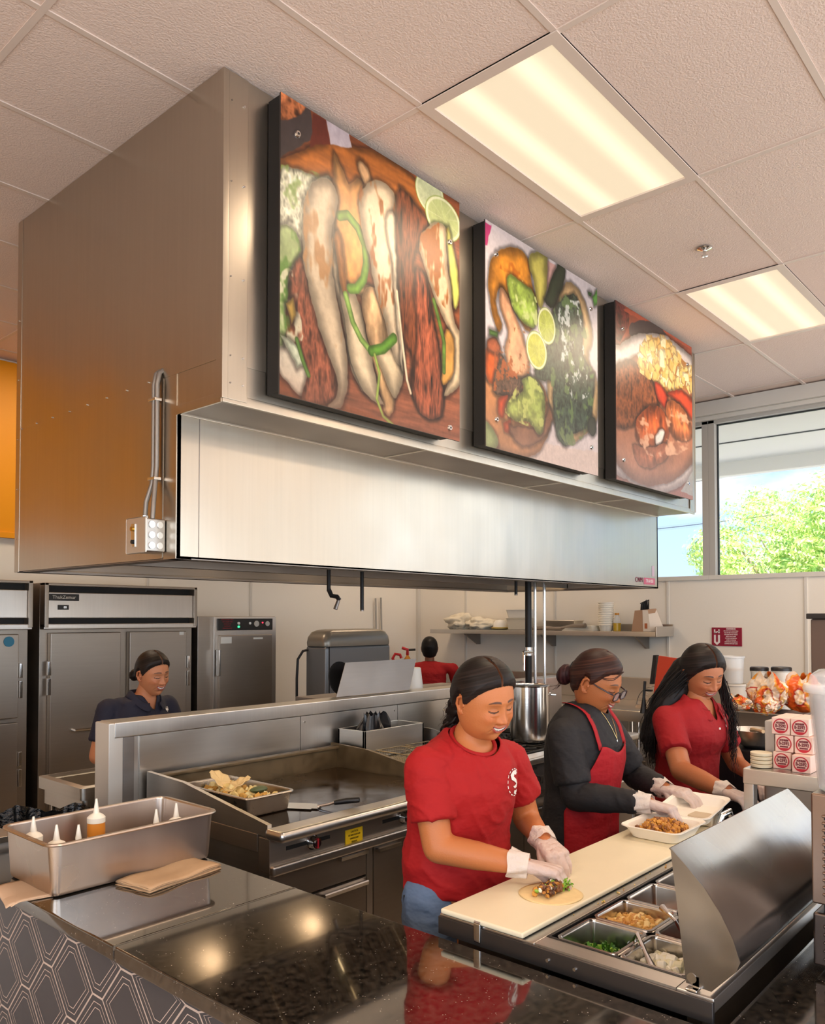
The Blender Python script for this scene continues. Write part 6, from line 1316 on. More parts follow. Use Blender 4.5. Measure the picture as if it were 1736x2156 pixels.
# ================= the woman in black with a red apron and glasses
def mk_w2():
    t = thing('person', 'person with glasses and hair bun in black sleeves and red apron', 'person', (2.84, 1.62, 0)); f = (.02, -1); sk = 'AB6A40'
    RS, LS, RE, LE = (2.675, 1.60, 1.262), (2.99, 1.60, 1.258), (2.66, 1.545, 1.045), (3.10, 1.52, 1.06); RW, LW = (2.700, 1.275, 1.052), (2.975, 1.335, 1.050); RK, LK = (2.722, 1.195, 1.040), (2.960, 1.245, 1.052)
    M = headM((2.852, 1.555, 1.462), (.10, -.99), 23, 3, 1.04); hp_ = dict(skin=sk, vol=.008, top=.004, part=0, wide=1.06, jaw=.7, chub=.5, hairline=[.060, .060, .056, .044, .022, .002, -.004, .018, .020, -.045, -.085])
    rings = [((2.84, 1.63, .90), .15, .11, .11), ((2.84, 1.62, 1.05), .15, .11, .105), ((2.83, 1.615, 1.2), .155, .13, .10), ((2.83, 1.61, 1.29), .155, .10, .10), ((2.83, 1.61, 1.34), .10, .07, .08)]
    caps = [(RS, .054, RE, .046), (RE, .046, RW, .027), (LS, .054, LE, .046), (LE, .046, LW, .027), ((2.835, 1.60, 1.32), .055, (2.86, 1.56, 1.42), .050), ((2.84, 1.62, .9), .12, (2.84, 1.62, .6), .08)]
    kr = dict(curl=(50, 36, 20), thumb=(.75, .1, -.5), spread=.03); kl = dict(curl=(30, 30, 22), thumb=(.6, .2, -.7), spread=.04); lr, ll = (.75, .65, -.1), (-.95, .0, -.1)
    body_skin(t, caps, rings, f, sk, [hand(RW, RK, lr, sk, **kr), hand(LW, LK, ll, sk, **kl)], face(hp_, .7, sk, 'A04A40', smile=1.1, brow='4A3428'), M)
    glove(RW, RK, lr, RE, t, **kr); glove(LW, LK, ll, LE, t, **kl)
    hv, hf, hc = haircap(hp_, '2A1714', '5E3A2C'); parts = [(xf(M, hv), hf, hc, HAIR)]
    mb = MB(); mb.ico((0, 0, 0), 1, WHITEPL, 4, (.040, .032, .042)); v, f2 = arrays(mb.bm); mb.bm.free(); q = vn(4, np.stack([v[:, 0]*20, v[:, 1]*160+v[:, 2]*60, v[:, 2]*10], -1), 1); v = v*(1+.06*q)[:, None]; c = np.array(hx('2A1216'))+np.clip(q, 0, 1)[:, None]*np.array([.08, .03, .03]); v = v+np.array([.01, -.124, -.032]); parts.append((xf(M, v), f2, c, HAIR))
    random.seed(9); path = [([M @ V(.010, .085, .078), M @ V(.055, .075, .045), M @ V(.072, .035, .035), M @ V(.078, -.01, .03)], .0016, .001)]; path += [([M @ V(.01*random.random(), .08, .075), M @ V(.05, .07+.004*random.random(), .048), M @ V(.074, .03, .035+.006*random.random())], .0008, .0004) for _ in range(5)]
    path += [([M @ V(random.uniform(-.02, .02), -.14, -.07), M @ V(random.uniform(-.02, .02), -.14, -.09), M @ V(random.uniform(-.03, .03), -.15, -.11)], .0006, .0003) for _ in range(8)]
    v, f2, c = strands(path, '2A1714', '4E3024', 0); parts.append((v, f2, c, HAIR)); assemble('hair', parts, t)
    mb = MB(); mb.tube([M @ V(.018*math.cos(a), -.112, .008+.020*math.sin(a)) for a in np.linspace(-.3, PI+.3, 12)], .004, BLACK, n=8); mb.build('hair_claw', t)
    mb = MB(); mb.ico(M @ V(.080, -.006, -.040), .0048, CHROME, 2); mb.ico(M @ V(.080, -.010, -.033), .003, CHROME, 2); mb.build('earring', t)
    # glasses
    GF = pbr('glasses_frame', '241418', .25); g = MB()
    def lens(s): return [V(s*.032+.0245*math.copysign(abs(math.cos(a))**.55, math.cos(a)), .101-.10*abs(s*.0+s*.032+.0245*math.cos(a)-0)*abs(s*.032+.0245*math.cos(a))*10*.1, -.014+.0165*math.copysign(abs(math.sin(a))**.6, math.sin(a))) for a in np.linspace(0, 2*PI, 28, endpoint=False)]
    for s in (-1, 1): g.tube([M @ p for p in lens(s)], .0026, GF, n=6, closed=True)
    g.tube([M @ V(-.008, .102, -.008), M @ V(0, .104, -.006), M @ V(.008, .102, -.008)], .0018, GF, n=6)
    for s in (-1, 1): g.tube([M @ V(s*.056, .096, -.006), M @ V(s*.066, .088, -.004), M @ V(s*.076, .04, .002), M @ V(s*.078, -.008, .008), M @ V(s*.076, -.02, -.006)], .0027, GF, n=6)
    go = g.build('glasses', t)
    g = MB(); 
    for s in (-1, 1): vs = [g.bm.verts.new(M @ p) for p in lens(s)]; g.bm.faces.new(vs)
    g.mi(pbr('lens_glass', 'E8E8F0', .05, alpha=.22, spec=.9)); g.build('lens', go, norm=False, ang=None)
    BF = fabric('black_cotton', '17161A', .75, .3)
    TR2 = [((2.84, 1.63, .80), .175, .125, .135), ((2.84, 1.63, .92), .172, .125, .13), ((2.84, 1.62, 1.04), .165, .125, .12), ((2.835, 1.62, 1.16), .172, .150, .12), ((2.83, 1.615, 1.22), .172, .145, .115), ((2.83, 1.61, 1.29), .165, .115, .11), ((2.83, 1.605, 1.335), .125, .085, .09), ((2.84, 1.60, 1.372), .072, .062, .066)]; mb = MB(); torso(mb, TR2, f)
    for S_, E_ in ((RS, RE), (LS, LE)): S_, E_ = Vector(S_), Vector(E_); mb.ico(S_, .064, WHITEPL, 3); mb.cyl(S_, S_.lerp(E_, .80), .066, WHITEPL, r1=.068, n=28); mb.cyl((2.835, 1.61, 1.32), S_, .046, WHITEPL, r1=.058)
    nc = V(2.858, 1.575, 1.368); nn = V(.16, -.55, .8).normalized()
    def cut(v): d = v-np.array(nc); h = d @ np.array(nn); r_ = np.linalg.norm(d-h[:, None]*np.array(nn), axis=1); return (h > -.012) & (r_ < .062)
    o, v, fc = garment(mb, BF, t, 'tshirt', 'black T-shirt worn over long sleeves', .0085, 5, .0035, 7, cut)
    for S_, E_, W__ in ((RS, RE, RW), (LS, LE, LW)):
        S_, E_, W_ = Vector(S_), Vector(E_), Vector(W__); q = E_.lerp(W_, .86); mb = MB(); capsule(mb, S_.lerp(E_, .3), .054, E_, .050); mb.cyl(E_, E_.lerp(q, .5), .051, WHITEPL, r1=.047); mb.cyl(E_.lerp(q, .5), q, .047, WHITEPL, r1=.036); garment(mb, BF, t, 'sleeve', 'long black sleeve', .007, 3, .0035, 11)
    # apron: offset sheet over the front of the torso
    AP = fabric('red_apron', 'A60517', .75, .3); F_ = Vector((f[0], f[1], 0)).normalized(); R_ = Vector((F_.y, -F_.x, 0)); tb = MB(); torso(tb, TR2, f, .004); tv, tf_ = arrays(tb.bm); tb.bm.free(); bv = BVHTree.FromPolygons([tuple(p) for p in tv], tf_); mb = MB(); c0 = V(2.84, 1.62, 0)
    def ap(u, w):
        z = .46+(1.225-.46)*w; hw = np.interp(z, [.46, .98, 1.06, 1.16, 1.225], [1.45, 1.45, 1.15, .82, .62]); a = (u-.5)*2*hw; d = F_*math.cos(a)+R_*math.sin(a); zz = z-.030*math.cos(PI*(u-.5))**2*smooth01((z-1.1)/.12)*1.0
        h, n_, i, dd = bv.ray_cast(V(c0.x, c0.y, max(zz, .81))+d*.6, -d); r = (h-V(c0.x, c0.y, max(zz, .81))).length if h else .15
        return V(c0.x, c0.y, zz)+d*(min(r, .20)+.008+.006*math.sin(9*a+6*z)*(1-w)+.004*noise.noise(V(a*3, z*7, 0)))
    mb.grid(ap, 60, 60, AP); o = mb.build('apron', t, 'red bib apron', ang=180); md = o.modifiers.new('s', 'SOLIDIFY'); md.thickness = .003
    for s, u0 in ((1, .98), (-1, .02)):
        a = ap(u0, .985); P_ = []; nb = V(2.83, 1.66, 1.395); 
        for k in range(15):
            w = k/14; q = a.lerp(nb+R_*s*.040, w)+V(0, 0, .0); q += R_*s*.022*math.sin(PI*w); d = V(q.x-2.84, q.y-1.62, 0)
            o_ = V(q.x, q.y, q.z)+F_*.30*(1-w*.9)+V(0, 0, .25*(w)); h, n_, i, dd = bv.ray_cast(o_, (q-F_*.05*(1-w)-o_).normalized()); P_.append((h+n_*.004) if (h and (h-q).length < .07) else q)
        ribbon(P_, .026, AP, 'apron_strap', o, up=[(F_*(1-k/14)+V(0, 0, 1)*(k/14)+F_*.2) for k in range(15)])
    nk_ = project(v, fc, [V(2.858, 1.575, 1.36)+F_*.4+R_*(.045*(1-k/8) if k <= 8 else -.045*((k-8)/8))+V(0, 0, -.12*(k/8 if k <= 8 else (16-k)/8)) for k in range(17)], -F_, .003); mb = MB(); mb.tube(nk_, .0014, pbr('gold_chain', 'D8C08A', .25, 1), n=6); mb.ico(nk_[8]-V(0, 0, .008), .005, CHROME, 2, (.6, .6, 1.6)); mb.build('necklace', t)
    legs(t, (2.84, 1.63, 0), f, fabric('black_trousers', '16161C', .8, .3), 'trousers', 'black trousers')
mk_w2()

# ================= the girl in the red polo with long hair
def collar(t, nc, f, m, r=.070, drop=.05, h=.034):
    F_ = Vector((f[0], f[1], 0)).normalized(); R_ = Vector((F_.y, -F_.x, 0)); nc = Vector(nc); mb = MB()
    def cf(u, w):
        a = (u-.5)*2*2.75; s = math.sin(a); c = -math.cos(a); fr = smooth01((abs(a)-1.4)/1.3); rr = r+.012*fr+.010*abs(s); base = nc+R_*s*rr+F_*c*(rr+.01*fr)*1.0+V(0, 0, .022-drop*1.35*fr)
        if w < .5: return base+V(0, 0, -.012+.024*w*2)+(R_*s+F_*c)*.001
        w2 = (w-.5)*2; return base+(R_*s+F_*c*.9)*(.002+.026*w2)+V(0, 0, .012-h*w2*(1.0+.35*fr))
    mb.grid(cf, 60, 10, m); o = mb.build('collar', t, ang=180); md = o.modifiers.new('s', 'SOLIDIFY'); md.thickness = .0025
def heart(s=1., n=22, inner=.8):
    o = []; P_ = lambda a, k: (s*k*.0016*16*math.sin(a)**3*.7, s*k*.0016*(13*math.cos(a)-5*math.cos(2*a)-2*math.cos(3*a)-math.cos(4*a))*.8)
    for i in range(n): a, b = 2*PI*i/n, 2*PI*(i+1)/n; o.append([P_(a, 1), P_(b, 1), P_(b, inner), P_(a, inner)])
    return o
def polo(t, f, RS, LS, RE, LE, rings, nc, m, seed, sl=(.62, .62), vneck=.085, fold=.003):
    F_ = np.array([f[0], f[1], 0.]); F_ /= np.linalg.norm(F_); R_ = np.array([F_[1], -F_[0], 0]); mb = MB(); torso(mb, rings, f)
    for S_, E_, e in ((RS, RE, sl[0]), (LS, LE, sl[1])): S_, E_ = Vector(S_), Vector(E_); mb.ico(S_, .064, WHITEPL, 3); mb.cyl(S_, S_.lerp(E_, e), .065, WHITEPL, r1=.067, n=28); mb.cyl((nc[0], nc[1], nc[2]-.045), S_, .046, WHITEPL, r1=.058)
    def cut(v):
        d = v-np.array(nc); x = d @ R_; y = d @ F_; z = d[:, 2]; return ((x**2+(y*.9)**2 < .060**2) & (z > -.03)) | ((y > .02) & (z > -vneck) & (np.abs(x) < .042*(z+vneck)/vneck+.001) & (z < .08))
    return garment(mb, m, t, 'polo_shirt', None, .0078, 5, fold, seed, cut)
def mk_w3():
    t = thing('person', 'person with long wavy black hair in a red polo shirt, rightmost of the workers', 'person', (3.70, 1.53, 0)); f = (-.22, -.97); sk = 'B4704A'
    RS, LS, RE, LE = (3.545, 1.545, 1.245), (3.875, 1.46, 1.238), (3.40, 1.42, 1.050), (4.00, 1.40, 1.00); RW, LW = (3.190, 1.145, 1.030), (3.70, 1.20, 1.0); RK, LK = (3.135, 1.058, 1.030), (3.63, 1.15, 1.0)
    M = headM((3.722, 1.450, 1.458), (-.50, -.87), 26, 4, 1.06); hp_ = dict(skin=sk, vol=.010, top=.005, px=.0, wide=1.07, jaw=.7, chub=.5, hairline=[.060, .058, .048, .026, -.004, -.030, -.030, -.010, -.05, -.085, -.09])
    rings = [((3.72, 1.54, .90), .16, .11, .11), ((3.72, 1.53, 1.05), .155, .11, .10), ((3.715, 1.52, 1.18), .16, .12, .10), ((3.71, 1.51, 1.265), .16, .10, .10), ((3.715, 1.50, 1.31), .12, .08, .08), ((3.72, 1.49, 1.335), .07, .06, .06)]
    mid = tuple(np.array(RE)*.55+np.array(RW)*.45)
    caps = [(RS, .056, RE, .046), (RE, .046, mid, .043), (mid, .043, RW, .028), (LS, .056, LE, .044), (LE, .044, LW, .028), ((3.72, 1.49, 1.30), .056, (3.725, 1.465, 1.40), .050), ((3.72, 1.54, .9), .12, (3.72, 1.54, .6), .08)]
    kr = dict(curl=(25, 30, 20), thumb=(.7, .2, -.5), spread=.03); lr, ll = (.7, -.6, 0), (-.6, .7, 0)
    body_skin(t, caps, rings, f, sk, [hand(RW, RK, lr, sk, **kr), hand(LW, LK, ll, sk, **kr)], face(hp_, .5, sk, 'A85450', smile=1.0), M)
    glove(RW, RK, lr, RE, t, **kr); glove(LW, LK, ll, LE, t, **kr)
    hv, hf, hc = haircap(hp_); parts = [(xf(M, hv), hf, hc, HAIR)]; random.seed(21)
    path = []; b0 = V(3.60, 1.63, 1.20)
    for k in range(760):
        a0 = random.uniform(1.35, 3.6); zz = random.uniform(-.08, .03); s = M @ V(.082*math.sin(a0), .102*math.cos(a0), zz); w = random.random()
        e = V(3.50, 1.625, 1.13)*(1-w)+V(3.72, 1.67, 1.10)*w+V(random.gauss(0, .018), random.gauss(0, .014), random.gauss(0, .045)); m1 = s.lerp(e, .35)+V(-.01, .03, .02); m2 = s.lerp(e, .7)+V(-.012, .035, .01)
        path.append(([s, m1, m2, e], .0021, .0010))
    v, f2, c = strands(path, '0B0808', '1E1614', .008, 11, n=5); parts.append((v, f2, c, HAIR))
    mb = MB(); capsule(mb, M @ V(.03, -.07, -.03), .072, V(3.63, 1.60, 1.30), .066); capsule(mb, V(3.63, 1.60, 1.30), .066, V(3.56, 1.635, 1.16), .050); capsule(mb, M @ V(-.02, -.07, -.03), .06, V(3.76, 1.60, 1.26), .05); capsule(mb, M @ V(.070, -.035, .0), .025, M @ V(.078, -.055, -.09), .030); v, f3, nr = remesh(mb, .008, 4); v = v+nr*(vn(6, v*np.array([1, 1, .35]), 70)*.003)[:, None]; parts.append((v, f3, hx('120D0D'), HAIR))
    path = []
    for k in range(110):
        s = M @ V(-.074+random.gauss(0, .004), .02+random.gauss(0, .02), -.02+random.uniform(-.02, .03)); e = V(3.775, 1.335, 1.13)+V(random.gauss(0, .012), random.gauss(0, .01), random.gauss(0, .05)); path.append(([s, s.lerp(e, .3)+V(.012, -.006, 0), s.lerp(e, .65)+V(.015, -.018, 0), e], .0018, .0008))
    v, f2, c = strands(path, '0D0A0A', '33211E', .010, 17); parts.append((v, f2, c, HAIR)); assemble('hair', parts, t)
    nc = (3.722, 1.478, 1.330)
    R3 = [((3.72, 1.545, .82), .185, .13, .125), ((3.72, 1.54, .92), .175, .125, .12), ((3.72, 1.53, 1.01), .165, .12, .112), ((3.72, 1.53, 1.08), .168, .13, .11), ((3.715, 1.52, 1.15), .178, .158, .11), ((3.71, 1.515, 1.20), .178, .150, .11), ((3.71, 1.505, 1.26), .170, .118, .105), ((3.715, 1.50, 1.30), .140, .09, .095), ((3.72, 1.49, 1.335), .080, .068, .07)]
    o, v, fc = polo(t, f, RS, LS, RE, LE, R3, nc, RF2, 13, (.66, .6), .095); tag(o, 'red polo shirt'); collar(t, (nc[0], nc[1], nc[2]-.008), f, RF2)
    F_ = Vector((f[0], f[1], 0)).normalized(); R_ = Vector((F_.y, -F_.x, 0)); b = project(v, fc, [V(*nc)+F_*.4+V(0, 0, -.125), V(*nc)+F_*.4+V(0, 0, -.10)], -F_, .002)[0]; mb = MB(); mb.cyl(b, b+F_*.003, .0055, WPR, n=16); mb.build('button', o)
    logo(v, fc, V(*nc)-R_*.088+V(0, 0, -.085), R_*-1 if False else R_, (0, 0, 1), -F_, heart(1.15, inner=.74)+[[(-.012, -.0), (.012, .004), (.012, -.006), (-.012, -.010)], [(.012, -.03), (.02, -.028), (.02, -.038), (.012, -.040)]], WPR, t)
    legs(t, (3.72, 1.55, 0), f, fabric('dark_trousers', '1D2030', .8, .3), 'trousers', 'dark trousers')
mk_w3()

# ================= the worker in navy behind the divider
def mk_w4():
    t = thing('person', 'smiling person in a navy polo shirt standing behind the divider before the refrigerators', 'person', (2.42, 4.22, 0)); f = (.15, -.99); sk = 'BE7C56'
    RS, LS, RE, LE = (2.245, 4.24, 1.195), (2.595, 4.22, 1.19), (2.17, 4.22, .95), (2.66, 4.20, .94); RW, LW = (2.22, 4.06, .93), (2.58, 4.05, .96); RK, LK = (2.24, 4.0, .96), (2.55, 4.0, .98)
    M = headM((2.455, 4.135, 1.398), (.12, -.99), 14, 4, 1.03); hp_ = dict(skin=sk, vol=.009, top=.005, px=.0, wide=1.04, jaw=.85)
    rings = [((2.42, 4.23, .85), .15, .11, .11), ((2.42, 4.23, 1.0), .15, .11, .10), ((2.42, 4.22, 1.12), .155, .12, .10), ((2.42, 4.22, 1.20), .155, .10, .10), ((2.425, 4.21, 1.25), .12, .08, .08), ((2.43, 4.20, 1.275), .07, .06, .06)]
    caps = [(RS, .054, RE, .044), (RE, .044, RW, .028), (LS, .054, LE, .044), (LE, .044, LW, .028), ((2.43, 4.20, 1.24), .056, (2.44, 4.16, 1.33), .050), ((2.42, 4.23, .9), .12, (2.42, 4.23, .6), .08)]
    body_skin(t, caps, rings, f, sk, [hand(RW, RK, (1, 0, 0), sk), hand(LW, LK, (-1, 0, 0), sk)], face(hp_, 1, sk, 'B25A52', n=(170, 150)), M)
    hv, hf, hc = haircap(hp_, n=(100, 90)); parts = [(xf(M, hv), hf, hc, HAIR)]; mb = MB(); mb.ico(M @ V(.03, -.115, -.045), .034, WHITEPL, 3, jit=.06); v, f2 = arrays(mb.bm); mb.bm.free(); parts.append((v, f2, hx('15100F'), HAIR)); assemble('hair', parts, t)
    mb = MB(); mb.ico(M @ V(.079, -.004, -.038), .004, CHROME, 2); mb.build('earring', t)
    NV = fabric('navy_pique', '191A2E', .8, .3); nc = (2.43, 4.185, 1.270)
    R3 = [((2.42, 4.24, .78), .175, .125, .12), ((2.42, 4.23, .95), .165, .12, .11), ((2.42, 4.23, 1.03), .168, .13, .11), ((2.42, 4.22, 1.10), .175, .148, .11), ((2.42, 4.22, 1.17), .170, .125, .105), ((2.425, 4.21, 1.235), .145, .09, .09), ((2.43, 4.20, 1.275), .080, .068, .07)]
    o, v, fc = polo(t, f, RS, LS, RE, LE, R3, nc, NV, 17, (.7, .7), .085); tag(o, 'navy blue polo shirt'); collar(t, (nc[0], nc[1], nc[2]-.005), f, NV)
    F_ = Vector((f[0], f[1], 0)).normalized(); R_ = Vector((F_.y, -F_.x, 0))
    logo(v, fc, V(*nc)-R_*.105+V(0, 0, -.085), R_, (0, 0, 1), -F_, heart(.85, inner=.72)+[[(-.016, .002), (.014, .006), (.014, -.006), (-.016, -.010)]], WPR, t)
    for dz in (.045, -.085): b = project(v, fc, [V(*nc)+F_*.4+V(0, 0, min(dz, -.012)-.09 if dz < 0 else -.04)+R_*(.05 if dz > 0 else 0)], -F_, .002)[0]; mb = MB(); mb.ico(b, .0045, WPR, 2); mb.build('button', o)
    legs(t, (2.42, 4.24, 0), f, MATS['dark_trousers'], 'trousers', 'dark trousers', z=.82)
mk_w4()

# ================= the seated worker in the far corner
def mk_w5():
    t = thing('person', 'distant person in a red shirt seen from behind in the far corner', 'person', (6.72, 5.66, 0)); f = (.75, .66); sk = '8A5A40'
    M = headM((6.70, 5.68, 1.375), f, 8, 0, 1.0); hp_ = dict(skin=sk, vol=.012, top=.006, part=0, hairline=[.06, .06, .05, .03, .0, -.03, -.02, .0, -.06, -.095, -.105])
    RS, LS = (6.85, 5.48, 1.155), (6.53, 5.84, 1.155); RE, LE = (6.98, 5.50, .92), (6.55, 5.98, .92)
    rings = [((6.69, 5.67, .75), .15, .11, .11), ((6.69, 5.67, 1.0), .155, .11, .10), ((6.69, 5.67, 1.13), .14, .08, .08), ((6.69, 5.67, 1.19), .07, .05, .06)]
    caps = [(RS, .052, RE, .04), (LS, .052, LE, .04), ((6.69, 5.67, 1.2), .054, (6.70, 5.68, 1.31), .05), ((6.69, 5.67, .75), .12, (6.69, 5.67, .5), .09), (RE, .04, (7.0, 5.66, .96), .028), (LE, .04, (6.76, 5.98, .96), .028)]
    body_skin(t, caps, rings, f, sk, [hand((7.0, 5.66, .96), (7.02, 5.74, .97), (-1, 0, 0), sk), hand((6.76, 5.98, .96), (6.84, 6.0, .97), (0, -1, 0), sk)], face(hp_, 0, sk, n=(90, 80)), M)
    hv, hf, hc = haircap(hp_, '0E0C0C', '221C1A', n=(70, 60)); assemble('hair', [(xf(M, hv), hf, hc, HAIR)], t)
    mb = MB(); torso(mb, [((6.69, 5.67, .70), .18, .12, .13), ((6.69, 5.67, .95), .175, .12, .12), ((6.69, 5.67, 1.12), .178, .11, .115), ((6.69, 5.67, 1.18), .14, .09, .09), ((6.69, 5.67, 1.235), .07, .06, .06)], f)
    for S_, E_ in ((RS, RE), (LS, LE)): S_, E_ = Vector(S_), Vector(E_); mb.ico(S_, .06, WHITEPL, 2); mb.cyl(S_, S_.lerp(E_, .7), .062, WHITEPL, r1=.058); mb.cyl((6.69, 5.67, 1.19), S_, .045, WHITEPL, r1=.055)
    garment(mb, RF, t, 'tshirt', 'red T-shirt', .012, 5, .003, 2); legs(t, (6.69, 5.67, 0), f, MATS['dark_trousers'], 'trousers', 'dark trousers', z=.78)
    c = thing('stool', 'black padded backrest stool behind the distant person in red', 'stool', (6.52, 5.50, 0)); mb = MB()
    F_ = Vector((f[0], f[1], 0)).normalized(); R_ = Vector((F_.y, -F_.x, 0)); q = V(6.69, 5.67, 0)-F_*.19
    def bf(u, w): return q+R_*(u-.5)*.46-F_*.05*math.cos((u-.5)*PI)+V(0, 0, .86+.15*w-.02*abs(u-.5))
    mb.grid(bf, 20, 6, BLACK); o = mb.build('backrest', c, ang=180); md = o.modifiers.new('s', 'SOLIDIFY'); md.thickness = .03
    for s in (-1, 1): mb = MB(); mb.tube([q+R_*s*.19+V(0, 0, .95), q+R_*s*.2-F_*.02+V(0, 0, .02)], .014, CHROME); mb.build('leg', c)
mk_w5()
bpy.data.objects['person.002'].location += V(-.022, .024, 0)
